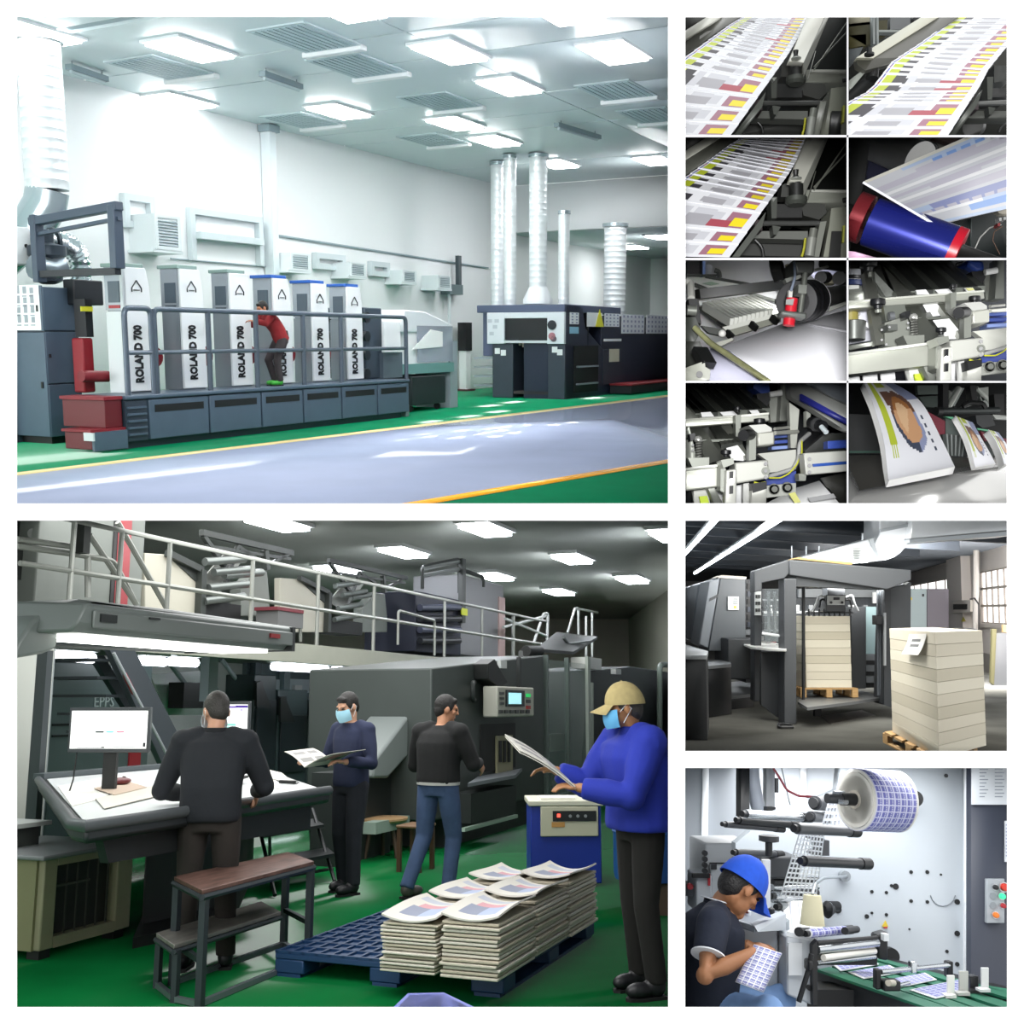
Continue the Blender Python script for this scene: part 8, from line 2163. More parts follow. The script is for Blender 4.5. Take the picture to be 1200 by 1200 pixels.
solo(c.f, 'guide_rope', c.tube([(*Z5(85, 505), 2.95), (*Z5(190, 610), 2.9), (*Z5(350, 715), 2.8), (*Z5(600, 885), 2.62)], 3.4, 10), mat('8f9068', .5, var=.2, vs=30), 'olive green guide cord along the edge of the white paper pile', 'cord')
t = c.thing('feed_board', 'feed board of pale slats behind the white paper pile', 'machine', *Z5(500, 480), 3.8)
t.part('board', P_([(110, 360), (460, 300), (700, 362), (700, 430), (300, 515)], [4.12, 4.32, 4.22, 3.92, 3.82], .02), mat('6d6f66', .5))
for k in range(12):
 x0, y0 = 150 + k * 30, 352 - k * 4.6
 x1, y1 = 345 + k * 30, 470 - k * 7
 t.part('slat', MB().bar(c.p(*Z5(x0, y0), 4.08 + .01 * k), c.p(*Z5(x1, y1), 3.72 + .02 * k), .013, .03), mat('e2e4db', .5))
t.part('front_plate', P_([(310, 525), (690, 420), (690, 462), (340, 568)], 3.6, .03), mat('7e8075', .4, .3)); t.part('edge_plate', P_([(280, 500), (690, 395), (690, 425), (305, 525)], 3.62, .03), FEED)
for (x, y) in ((480, 475), (625, 430), (310, 535)): t.part('clip', MB().bar(c.p(*Z5(x, y), 3.56), c.p(*Z5(x + 38, y + 38), 3.54), .012, .02), BK)
t.part('small_plate', P_([(230, 610), (350, 575), (360, 590), (270, 635)], 3.4), mat('a9aa9f', .5)); t.part('tail_gate', P_([(130, 490), (200, 500), (300, 520), (270, 560), (180, 540)], 3.5), FDK); t.part('white_knob', MB().ell(c.p(*Z5(278, 545), 3.42), .012, .012, .012), mat('e9e9e4', .4))
t.part('wedge', P_([(245, 455), (300, 485), (262, 470)], 3.6), BK)
t = c.thing('rear_table', 'white sheets and thin rods on the feed table at the back', 'machine', *Z5(350, 300), 4.3)
t.part('black_bar', MB().bar(c.p(*Z5(95, 272), 4.0), c.p(*Z5(725, 200), 4.2), .045, .035), BK); t.part('sheet', P_([(110, 280), (420, 255), (640, 235), (690, 300), (460, 300), (120, 350)], 4.35), mat('f3f4f4', .6)); t.part('rail', MB().tube([c.p(*Z5(160, 145), 4.35), c.p(*Z5(560, 215), 4.3)], .006), FDK); t.part('rail', MB().tube([c.p(*Z5(80, 200), 4.3), c.p(*Z5(210, 250), 4.3)], .008), FDK)
t.part('table', P_([(30, 130), (180, 150), (560, 205), (100, 265), (30, 250)], 4.45), mat('cfd3cd', .5)); t.part('print_patch', P_([(140, 190), (200, 180), (260, 195), (200, 205)], 4.4, .01), mat('8da48f', .6)); t.part('rod', MB().tube([c.p(*Z5(430, 250), 4.25), c.p(*Z5(700, 330), 4.1)], .006), mat('8a8d86', .4)); t.part('fitting', P_([(440, 250), (500, 250), (490, 265), (440, 262)], 4.2), FDK); t.part('black_stop', P_([(655, 300), (680, 300), (680, 330), (655, 330)], 4.05), BK)
t = c.thing('rear_motor', 'dark motor with a blue band at the back of the feed table', 'motor', *Z5(120, 130), 4.4)
t.part('dark_body', P_([(30, 35), (140, 35), (140, 125), (30, 125)], 4.4, .1), mat('1c1a1c', .5)); t.part('blue_band', P_([(140, 35), (160, 35), (160, 125), (140, 125)], 4.38, .08), mat('6f87b8', .4)); t.part('pale_body', P_([(160, 45), (215, 60), (215, 125), (160, 125)], 4.4, .08), mat('b9bcc2', .4), bevel=.01); t.part('handle', c.tube([(*Z5(225, 100), 4.35), (*Z5(255, 110), 4.35), (*Z5(260, 150), 4.35)], 3), FDK); t.part('base', P_([(30, 128), (240, 128), (240, 140), (30, 140)], 4.38), FDK)
t = c.thing('sucker_wheel', 'big black ringed wheel with a grey hose arm over the paper', 'wheel', *Z5(850, 480), 3.5)
wa_, wb2 = c.p(*Z5(800, 320), 3.25), c.p(*Z5(950, 305), 3.55)
dv = (wb2 - wa_).normalized(); R0 = 24 * 3.4 / F
t.part('wheel', MB().lathe([(R0 * .6, 0), (R0 * .95, 0), (R0, .01), (R0, .05), (R0 * .93, .06), (R0 * .93, .075), (R0, .085), (R0, .12), (R0 * .93, .13), (R0 * .93, .145), (R0, .155), (R0, .2), (R0 * .7, .21)], wa_, dv, 36), mat('1d1d1f', .4)); t.part('wheel_face', MB().lathe([(.001, .02), (R0 * .6, .02), (R0 * .6, 0)], wa_, dv, 30), mat('0c0c0d', .5))
t.part('silver_ring', MB().lathe([(R0 * 1.005, .205), (R0 * 1.005, .215), (R0 * .9, .22)], wa_, dv, 36), mat('9a9a9c', .3, .7)); t.part('arm', MB().cyl(wa_ + dv * .2, c.p(*Z5(1180, 260), 3.95), R0 * .52, n=24), mat('6f6f6d', .4, .3)); t.part('arm_plate', P_([(1010, 365), (1180, 310), (1180, 335), (1010, 395)], 3.5), mat('9d9f98', .4))
t = c.thing('red_cylinder', 'bright red cylinder held by a grey clamp above the white paper', 'cylinder', *Z5(750, 495), 3.15)
t.part('red_body', MB().cyl(c.p(*Z5(745, 490), 3.12), c.p(*Z5(770, 300), 3.12), 6.8 * 3.12 / F, n=24), mat('c8202f', .35)); t.part('grey_label', P_([(728, 305), (785, 300), (775, 345), (725, 340)], 3.085, .006), mat('8d8d8a', .5)); t.part('clamp_bar', P_([(690, 378), (880, 398), (870, 440), (690, 412)], 3.08, .05), mat('6e716d', .4, .4), bevel=.006); t.part('support_rod', MB().cyl(c.p(*Z5(825, 400), 3.14), c.p(*Z5(862, 120), 3.14), 3.4 * 3.14 / F), mat('73766f', .35, .5)); t.part('rod_collar', P_([(815, 200), (875, 205), (870, 265), (812, 260)], 3.11, .05), mat('7d807a', .4, .4)); t.part('tip', P_([(748, 240), (775, 240), (770, 290), (745, 290)], 3.12, .02), mat('c5c5bf', .4)); t.part('cable', c.tube([(*Z5(762, 245), 3.1), (*Z5(790, 150), 3.1), (*Z5(785, 30), 3.2)], 1.6), mat('7a8494', .5))
t = c.thing('feeder_motor', 'dark motor block, star knob and fittings at the top of the feeder', 'machine', *Z5(900, 180), 3.5)
t.part('block', P_([(775, 20), (935, 20), (925, 125), (800, 125)], 3.3, .15), mat('4d4f4c', .45), bevel=.008); t.part('star_knob', MB().lathe([(.02, -.02), (.045, -.015), (.04, .0), (.045, .015), (.02, .02)], c.p(*Z5(665, 90), 3.4), (1, -.4, .2), 7), BK); t.part('knob_stem', c.cyl(*Z5(690, 95), 3.4, *Z5(730, 110), 3.45, 2), FDK); t.part('yellow_arm', c.tube([(*Z5(730, 60), 3.45), (*Z5(745, 100), 3.45), (*Z5(720, 160), 3.45)], 2.5), mat('9a9578', .5)); t.part('bracket', P_([(720, 160), (830, 130), (840, 150), (735, 195)], 3.3, .03), mat('8d908a', .4)); t.part('dark_gear', c.cyl(*Z5(970, 150), 3.5, *Z5(1010, 150), 3.6, 7), BK); t.part('dark_gear', c.cyl(*Z5(1100, 155), 3.5, *Z5(1150, 160), 3.6, 8), BK); t.part('dark_roller', c.cyl(*Z5(990, 50), 3.7, *Z5(1200, 80), 3.8, 7), mat('232324', .4)); t.part('lilac_sheet', P_([(900, 120), (1180, 60), (1180, 190), (1000, 200)], 4.1), mat('a5a6bd', .5)); t.part('beige_link', P_([(980, 140), (1090, 130), (1080, 190), (990, 195)], 3.65, .04), mat('a39d86', .5)); t.part('thin_arm', c.cyl(*Z5(920, 100), 3.45, *Z5(1020, 75), 3.6, 1.5), mat('aaaaa6', .4))
t = c.thing('feeder_column', 'dark column with hose and a grey hinged bracket at the left of the white pile', 'machine', *Z5(80, 880), 3.0)
t.part('column', P_([(10, 430), (90, 430), (130, 520), (90, 600), (10, 600)], 3.0, .1), mat('3d403b', .5)); t.part('upper_column', P_([(40, 300), (105, 300), (130, 480), (60, 440)], 3.1, .1), BK); t.part('pale_hose', c.tube([(*Z5(20, 170), 3.2), (*Z5(55, 190), 3.2), (*Z5(60, 300), 3.15)], 4.5), mat('bcbdb6', .5)); t.part('valve', c.cyl(*Z5(30, 380), 3.0, *Z5(95, 385), 3.0, 6), mat('7a7d76', .4, .4)); t.part('bracket', P_([(10, 790), (155, 738), (160, 780), (195, 800), (190, 870), (10, 905)], 2.75, .04), mat('a5a79c', .4)); t.part('bracket_hole', c.cyl(*Z5(118, 833), 2.735, *Z5(118, 833), 2.75, 4), BK); t.part('dark_slope', P_([(10, 600), (120, 600), (190, 740), (10, 780)], 2.95, .05), mat('2e302b', .5)); t.part('strap', MB().bar(c.p(*Z5(115, 660), 2.8), c.p(*Z5(180, 770), 2.76), .04, .02), BK)
Z6 = lambda x, y: (x / 6 + 985, y / 6 + 300)
Z7 = lambda x, y: ((x / 6 + 800) + 252.2, (y / 6 + 445) - 143.4)
ALU = mat('a9aba1', .4, .35); ALD = mat('8d9088', .4, .4); ALW = mat('c6c7bf', .4, .2); KNB = mat('17181a', .4); DSL = mat('3c3f3b', .4, .2); SLT2 = mat('767a72', .35, .4); NVB = mat('27408f', .4); WPP = mat('f2f3f2', .7)
def sidelay(k, dx, dy, word, seventh):
 c = Cell(k, dx, dy)
 P6 = lambda pts, Y, d=.03: c.poly(PZ(pts, Z6), Y, d)
 P7 = lambda pts, Y, d=.03: c.poly(PZ(pts, Z7), Y, d)
 C6 = lambda x0, y0, Y0, x1, y1, Y1, r, n=16: c.cyl(*Z6(x0, y0), Y0, *Z6(x1, y1), Y1, r, n)
 def knob(T, x, y, Y, rp, stem=True, nm='black_knob'):
  p = c.p(*Z6(x, y), Y); r = rp * Y / F
  kb = T.part(nm, MB().lathe([(r * .5, -r * .9), (r * .6, -r * .5), (r, -r * .35), (r * 1.05, .0), (r, r * .4), (r * .5, r * .5), (.001, r * .5)], p, n=18), KNB)
  return kb
 t = c.thing('front_bar', 'broad brushed metal crossbar with slotted bracket, ' + word, 'machine', *Z6(400, 830), 2.7)
 t.part('front_bar', P6([(-200, 725), (55, 690), (680, 612), (690, 762), (55, 832), (-200, 865)], 2.7, .08), ALU, bevel=.004); t.part('bar_end', P6([(770, 592), (1005, 572), (1012, 702), (775, 742)], 2.72, .08), ALW, bevel=.004); t.part('top_edge', P6([(-200, 712), (470, 625), (680, 600), (680, 616), (-200, 728)], 2.68, .1), mat('dddfd6', .35, .3)); t.part('slot_plate', P6([(708, 645), (785, 635), (780, 905), (700, 905)], 2.62, .03), ALW, bevel=.003); t.part('plate_flank', P6([(672, 590), (708, 640), (706, 810), (668, 790)], 2.64, .05), ALD)
 for (y0, y1) in ((655, 705), (755, 810)): t.part('slot', P6([(736, y0), (760, y0 - 2), (758, y1), (735, y1 + 2)], 2.61, .01), KNB)
 t.part('slot_screw', C6(748, 722, 2.59, 748, 724, 2.62, 3), mat('c9cac4', .3, .6)); t.part('plate_cap', P6([(672, 575), (760, 560), (765, 600), (690, 630)], 2.6, .06), ALD)
 for y in (600, 652, 695): t.part('bolt', C6(987, y, 2.70, 987, y + 1, 2.72, 2.2), KNB)
 t.part('bolt_ring', MB().lathe([(.0085, 0), (.010, 0), (.010, .004), (.0085, .004)], c.p(*Z6(985, 652), 2.72), (0, -1, 0), 20), ALD)
 knob(t, 707, 520, 2.6, 6)
 t = c.thing('left_slide', 'steel slide plate with star knobs, spring post and holes, ' + word, 'machine', *Z6(300, 630), 2.95)
 t.part('slide_bar', P6([(165, 120), (245, 120), (308, 620), (250, 628)], [3.4, 3.4, 2.85, 2.85]), ALU); t.part('carrier_plate', P6([(310, 470), (470, 420), (500, 560), (480, 625), (310, 640)], 2.9, .05), ALD); t.part('cross_plate', P6([(240, 110), (400, 280), (320, 290), (245, 180)], 3.3), mat('6d706b', .5, var=.3, vs=40)); t.part('flat_plate', P6([(300, 350), (450, 340), (470, 420), (320, 460)], 3.0, .04), SLT2)
 knob(t, 262, 325, 2.88, 8.5); knob(t, 195, 55, 3.3, 10); t.part('knob_stem', C6(262, 345, 2.9, 265, 400, 2.9, 4), ALD); t.part('knob_stem', C6(205, 80, 3.32, 208, 150, 3.32, 3), ALD)
 sp = [c.p(*Z6(517 + 21 * cos(i * .9), 580 - i * 2.6), 2.78 + .004 * sin(i * .9)) for i in range(54)]
 t.part('spring', MB().tube(sp, .0028, 5), mat('6a6b66', .35, .5)); t.part('spring_core', C6(517, 585, 2.80, 513, 440, 2.80, 2.6), ALD); t.part('ball_tip', MB().ell(c.p(*Z6(513, 432), 2.8), .011, .011, .011, 12), mat('d5d6d0', .25, .6)); t.part('seat_block', P6([(440, 560), (590, 555), (590, 615), (470, 622)], 2.76, .06), ALD); t.part('roller', C6(340, 425, 2.9, 375, 420, 2.9, 5), mat('7e8184', .35, .4)); t.part('sensor_block', P6([(330, 480), (400, 478), (402, 520), (335, 525)], 2.86, .05), mat('5b5e5a', .4)); t.part('black_cap', P6([(452, 390), (490, 385), (495, 430), (460, 440)], 2.84, .04), KNB)
 for (x, y) in ((290, 520), (322, 622), (290, 590), (345, 500), (475, 470), (475, 505), (440, 580)): t.part('screw', C6(x, y, 2.83, x, y + 1, 2.86, 1.4, 10), KNB)
 t = c.thing('left_bed', 'white bed plate with a tin and a wedge at the left, ' + word, 'machine', *Z6(120, 620), 3.1)
 t.part('bed', P6([(30, 360), (180, 355), (255, 590), (30, 620)], 3.2, .04), mat('c2c3cc', .5)); t.part('bed_rail', P6([(-10, 255), (185, 250), (190, 330), (-10, 340)], 3.3, .05), ALD); t.part('dark_gap', P6([(-10, 340), (190, 335), (195, 350), (-10, 358)], 3.28, .03), KNB); t.part('tin', MB().lathe([(.03, 0), (.032, .05), (.028, .052), (.001, .05)], c.p(*Z6(95, 590), 3.05), n=24), mat('6d706c', .35, .4)); t.part('wedge', P6([(115, 450), (140, 440), (235, 495), (200, 510)], 3.1, .03), mat('dfe0e2', .5)); t.part('yellow_tin', MB().lathe([(.022, 0), (.022, .04), (.001, .042)], c.p(*Z6(70, 500), 3.12), n=20), mat('9a8f4a', .4)); t.part('upper_bed', P6([(40, 90), (140, 90), (150, 250), (40, 250)], 3.5, .03), mat('a9abb0', .5)); t.part('dark_stripe', P6([(40, 130), (150, 132), (150, 150), (40, 148)], 3.48), KNB); t.part('blue_stripe', P6([(40, 160), (160, 165), (160, 200), (40, 195)], 3.47), mat('34406e', .5)); t.part('white_label', P6([(60, 205), (130, 205), (130, 235), (60, 235)], 3.46), mat('e2e3df', .5)); t.part('bed_bar', P6([(-10, 640), (240, 600), (260, 625), (-10, 670)], 2.9, .05), ALD); t.part('hole', C6(127, 405, 3.18, 127, 406, 3.2, 2.4), KNB)
 t = c.thing('upper_crossbar', 'upper metal crossbar with a black wing knob, ' + word, 'machine', *Z6(650, 340), 3.1)
 t.part('bar', P6([(-200, 345), (330, 302), (1010, 250), (1015, 300), (345, 350), (-200, 395)], 3.05, .06), ALU, bevel=.003); t.part('hanger', P6([(775, 258), (815, 255), (808, 430), (778, 430)], 3.0, .04), ALD); knob(t, 790, 212, 3.02, 4.5, nm='wing_knob'); t.part('edge', P6([(-200, 335), (330, 292), (1010, 240), (1010, 253), (330, 306), (-200, 349)], 3.04, .08), mat('d9dbd0', .35, .3))
 t = c.thing('slat_deck', 'deck of dark steel slats with white sheets between, ' + word, 'machine', *Z6(650, 280), 3.6)
 t.part('deck', P6([(-100, -120), (600, -120), (1000, 240), (540, 280), (-20, 330)], [4.3, 4.3, 3.3, 3.3, 3.3], .02), mat('7d807a', .45))
 for i in range(10):
  x0 = 300 + i * 48; x1 = 520 + i * 52
  t.part('slat', MB().bar(c.p(*Z6(x0 - 140, -100), 4.25), c.p(*Z6(x1, 270 - i * 4), 3.25), .022, .02), DSL if i % 3 else SLT2)
 t.part('wide_slat', P6([(240, -60), (360, -60), (530, 275), (400, 285)], [4.15, 4.15, 3.2, 3.2]), mat('93968d', .4, .3, var=.2, vs=30)); t.part('right_rail', P6([(690, 30), (735, 30), (1000, 238), (960, 245)], [3.9, 3.9, 3.2, 3.2]), mat('7c7f78', .4, .3))
 for pts in ([(530, 240), (600, 235), (625, 268), (540, 272)], [(665, 238), (760, 230), (790, 258), (690, 264)], [(870, 225), (930, 222), (945, 245), (890, 248)]): t.part('white_sheet', P6(pts, 3.2, .004), WPP)
 if seventh: t.part('white_sheet', P6([(478, -65), (640, -80), (690, -15), (540, 5)], 3.9, .004), WPP); t.part('white_sheet', P6([(380, -40), (470, -50), (500, 0), (420, 15)], 3.9, .004), WPP)
 else: t.part('yellow_print', P6([(880, 226), (930, 224), (940, 240), (900, 244)], 3.19, .003), mat('d9d98a', .6))
 t = c.thing('lower_deck', 'lower deck with white sheets under the crossbar, ' + word, 'machine', *Z6(680, 580), 3.0)
 t.part('left_plate', P6([(440, 350), (540, 340), (690, 560), (590, 600)], [3.1, 3.1, 2.8, 2.8]), ALD); t.part('mid_plate', P6([(480, 350), (600, 340), (740, 580), (640, 600)], [3.15, 3.15, 2.85, 2.85]), mat('7b7e76', .4, .3))
 if seventh:
  for i in range(5): t.part('dark_slat', MB().bar(c.p(*Z6(600 + i * 30, 330), 3.15), c.p(*Z6(690 + i * 30, 480 - i * 5), 2.95), .012, .012), DSL)
  t.part('white_sheet', P6([(710, 490), (790, 470), (860, 560), (830, 580), (750, 575)], 2.88, .004), WPP)
 else:
  t.part('white_sheet', P6([(580, 342), (675, 332), (745, 412), (625, 428)], 3.08, .004), WPP); t.part('white_sheet', P6([(650, 452), (765, 440), (862, 560), (830, 582), (745, 585)], 2.9, .004), WPP)
 t.part('right_rail', P6([(680, 330), (740, 328), (880, 560), (850, 575)], [3.1, 3.1, 2.85, 2.85]), ALU); t.part('cross_strip', P6([(540, 432), (760, 425), (760, 440), (545, 450)], 2.98), SLT2)
 t = c.thing('adjusting_block', 'metal block with two round black knobs beside the sheets, ' + word, 'machine', *Z6(950, 480), 2.9)
 t.part('block', P6([(928, 380), (1050, 370), (1050, 465), (930, 478)], 2.85, .1), mat('c3c4ba', .35, .3), bevel=.004); t.part('cover', P6([(868, 330), (985, 322), (1030, 350), (1030, 372), (930, 385)], 2.82, .12), mat('c9cac4', .35, .3)); t.part('angle_plate', P6([(870, 430), (920, 405), (918, 570), (868, 580)], 2.8, .03), ALD); t.part('knob_post', C6(943, 330, 2.84, 943, 345, 2.84, 4), ALD); knob(t, 943, 300, 2.83, 6.5)
 p0, p1 = c.p(*Z6(830, 400), 2.75), c.p(*Z6(880, 395), 2.8); t.part('side_knob', MB().cyl(p0, p1, 6.5 * 2.78 / F, n=18), KNB); t.part('knob_shaft', MB().cyl(p1, c.p(*Z6(905, 400), 2.82), .008), ALD)
 t.part('rod', C6(1050, 385, 2.95, 1210, 375, 3.05, 2.4), mat('dedfd4', .3, .4)); t.part('rod', C6(1050, 355, 3.0, 1150, 345, 3.05, 1.8), mat('b9bab2', .3, .4))
 t = c.thing('blue_press', 'blue press parts with pale plates and a clamp at the right, ' + word, 'machine', *Z6(1080, 560), 3.3)
 t.part('blue_block', P6([(890, 20), (1010, 30), (1020, 100), (960, 110), (900, 70)], 3.5, .1), mat('2b4590', .4), bevel=.01); t.part('black_clamp', P6([(920, 110), (1010, 100), (1020, 150), (990, 210), (940, 170)], 3.4, .08), KNB); t.part('white_clamp', c.cyl(*Z6(1015, 115), 3.38, *Z6(1100, 100), 3.38, 3.6), mat('d9dad6', .35)); t.part('grey_plate', P6([(1010, 120), (1110, 60), (1120, 300), (1020, 310)], 3.5, .03), mat('8e9189', .4, var=.15, vs=30)); t.part('upright', P6([(1105, 20), (1150, 20), (1150, 300), (1085, 300)], 3.45, .06), mat('7d8079', .4)); t.part('dark_back', P6([(760, 0), (900, 20), (900, 110), (780, 100)], 3.8, .05), mat('55575a', .5)); t.part('black_hook', c.tube([(*Z6(815, 80), 3.6), (*Z6(815, 55), 3.6), (*Z6(860, 45), 3.6)], 1.5), KNB)
 for i, y in enumerate((400, 440, 480)): t.part('blue_rail', P6([(1030, y), (1190, y - 12), (1190, y + 10), (1030, y + 22)], 3.15, .05), mat(['5a73c4', '2f4aa0', '8aa0dc'][i], .4))
 t.part('side_panel', P6([(930, 530), (1200, 500), (1200, 640), (1000, 665), (1000, 580)], 2.95, .03), mat('c2c3ba', .4)); t.part('blue_panel', P6([(990, 700), (1200, 650), (1200, 735), (990, 750)], 2.98, .03), mat('34489a', .4)); t.part('foot_plate', P6([(990, 755), (1200, 735), (1200, 815), (990, 840)], 2.92, .03), mat('a9aba4', .4, .3))
 for x in (1043, 1135): t.part('ring_bolt', MB().lathe([(.001, .012), (.008, .012), (.008, 0), (.013, 0), (.013, .006), (.015, .006), (.015, -.002)], c.p(*Z6(x, 780 - (x - 1043) * .12), 2.92), (0, -1, 0), 20), mat('8a8c86', .3, .5))
 t.part('grey_conduit', c.tube([(*Z6(1005, 690), 2.9), (*Z6(1090, 665), 2.9), (*Z6(1170, 640), 2.9), (*Z7(780, 620), 2.9), (*Z7(815, 560), 2.9), (*Z7(820, 440), 2.9), (*Z7(890, 380), 2.95)], 2.6, 10), mat('a5a6a4', .4)); t.part('yellow_wire', c.tube([(*Z6(1010, 700), 2.88), (*Z6(1090, 700), 2.88), (*Z6(1150, 670), 2.88), (*Z7(800, 600), 2.88), (*Z7(838, 520), 2.88), (*Z7(838, 430), 2.9)], .9), mat('cfd02e', .5)); t.part('yellow_loop', c.tube([(*Z6(905, 730), 2.75), (*Z6(940, 742), 2.75), (*Z6(985, 730), 2.75)], 1.3), mat('c9cc3a', .5))
 t = c.thing('lower_fittings', 'white block, black box and striped paper below the crossbar, ' + word, 'machine', *Z6(700, 880), 2.7)
 t.part('white_block', P6([(890, 790), (990, 770), (990, 905), (890, 905)], 2.75, .05), ALW); t.part('black_box', P6([(890, 740), (995, 725), (995, 775), (900, 805)], 2.74, .05), KNB); t.part('arm', P6([(580, 770), (625, 765), (700, 905), (640, 905)], 2.72, .04), ALD); t.part('white_sheet', P6([(620, 780), (870, 740), (870, 905), (700, 905)], 2.85, .01), WPP); t.part('pale_frame', P6([(480, 790), (580, 775), (600, 905), (490, 905)], 2.78, .03), mat('cfd0c9', .5)); t.part('green_patch', P6([(520, 830), (575, 825), (590, 875), (530, 880)], 2.76, .01), mat('bcd22c', .6)); t.part('slot_plate', P6([(830, 740), (870, 735), (870, 905), (830, 905)], 2.78, .02), mat('c9cac6', .4))
 for i in range(4): t.part('white_square', P6([(-90 + i * 125, 845 - i * 12), (5 + i * 125, 835 - i * 12), (15 + i * 125, 895), (-85 + i * 125, 905)], 2.9, .01), WPP)
 t.part('dark_backing', P6([(-100, 830), (480, 770), (480, 905), (-100, 905)], 2.95, .02), mat('16171a', .5))
 if seventh:
  t = c.thing('cover_guard', 'sloping grey cover guard with a blue strip at the right, ' + word, 'machine', *Z7(1000, 330), 3.2)
  t.part('guard', P7([(750, 0), (1200, -10), (1200, 380), (1100, 330), (840, 160), (760, 120)], [3.3, 3.3, 3.0, 3.0, 3.2, 3.3], .05), mat('9a9c98', .4)); t.part('guard_top', P7([(880, 10), (1200, 10), (1200, 190), (900, 30)], 3.1, .03), mat('6f747a', .35)); t.part('blue_strip', P7([(835, 98), (1200, 300), (1200, 335), (835, 140)], [3.1, 2.9, 2.9, 3.1], .02), mat('2a2f86', .4)); t.part('bracket_plate', P7([(750, 160), (820, 210), (800, 480), (760, 480)], 3.05, .03), mat('a9aba2', .4)); t.part('side_slot', P7([(870, 220), (900, 240), (895, 330), (870, 330)], 3.0, .03), ALD)
  t.part('sensor_body', c.cyl(*Z7(905, 300), 2.9, *Z7(985, 330), 2.85, 7), KNB); t.part('sensor_tip', c.cyl(*Z7(975, 330), 2.84, *Z7(1010, 370), 2.82, 3), mat('c9d3d6', .35)); t.part('sensor_ring', c.cyl(*Z7(935, 312), 2.87, *Z7(945, 315), 2.865, 8.3), mat('3a3b3c', .4))
  t = c.thing('side_rail_bar', 'pale rail bar with bolts and a blue edge at the right, ' + word, 'rail', *Z7(1000, 660), 2.8)
  t.part('rail_bar', P7([(850, 515), (1200, 495), (1200, 640), (865, 670)], 2.78, .05), ALW, bevel=.003); t.part('blue_edge', P7([(915, 592), (1200, 568), (1200, 590), (920, 612)], 2.77, .01), mat('2f55a8', .4)); t.part('dark_channel', P7([(860, 500), (1000, 380), (1200, 370), (1200, 495), (860, 515)], 2.95, .04), mat('2b2d2a', .5)); t.part('blue_block', P7([(1020, 432), (1200, 420), (1200, 475), (1020, 485)], 2.9, .04), mat('3a52a8', .4)); t.part('support', P7([(815, 660), (870, 665), (865, 710), (820, 710)], 2.8, .04), ALD)
  for y in (557, 603, 650): t.part('bolt', c.cyl(*Z7(892, y), 2.765, *Z7(892, y + 1), 2.78, 2.2), KNB)
  t = c.thing('outgoing_sheet', 'white sheet sliding out below the pale rail bar, ' + word, 'sheet', *Z7(900, 860), 2.9)
  t.part('sheet', P7([(590, 870), (800, 760), (960, 710), (1130, 900), (590, 900)], [2.85, 3.0, 3.05, 2.8, 2.8], .005), WPP); t.part('yellow_corner', P7([(745, 800), (790, 790), (830, 860), (790, 870)], 2.8, .004), mat('cfcf7a', .6)); t.part('grey_band', P7([(880, 830), (1060, 800), (1080, 830), (900, 860)], 2.8, .004), mat('9a9b9c', .6)); t.part('black_rods', P7([(980, 690), (1200, 640), (1200, 900), (1130, 900)], 2.95, .02), mat('33332f', .4, var=.3, vs=20))
sidelay(6, 0, 0, 'third view, right column', False)
sidelay(7, -252.2, 143.4, 'bottom view, left column', True)
c = Cell(8)
Z8 = lambda x, y: (x / 6 + 985, y / 6 + 445)
P_ = lambda pts, Y, d=.02: c.poly(PZ(pts, Z8), Y, d)
t = c.thing('silver_chute', 'silver metal chute the magazines slide over', 'chute', *Z8(600, 870), 3.0)
t.part('chute_plate', P_([(20, 600), (60, 610), (135, 780), (600, 690), (800, 625), (1200, 575), (1200, 905), (20, 905)], [2.85, 2.85, 2.8, 3.05, 3.2, 3.5, 2.6, 2.6], .03), mat('c9c9c6', .22, .6)); t.part('rear_ledge', P_([(20, 530), (330, 530), (560, 560), (800, 550), (1200, 520), (1200, 590), (800, 625), (600, 690), (135, 780), (60, 610)], [3.3, 3.4, 3.5, 3.5, 3.6, 3.55, 3.3, 3.1, 2.9, 3.2], .03), mat('6e6c66', .35, .4))
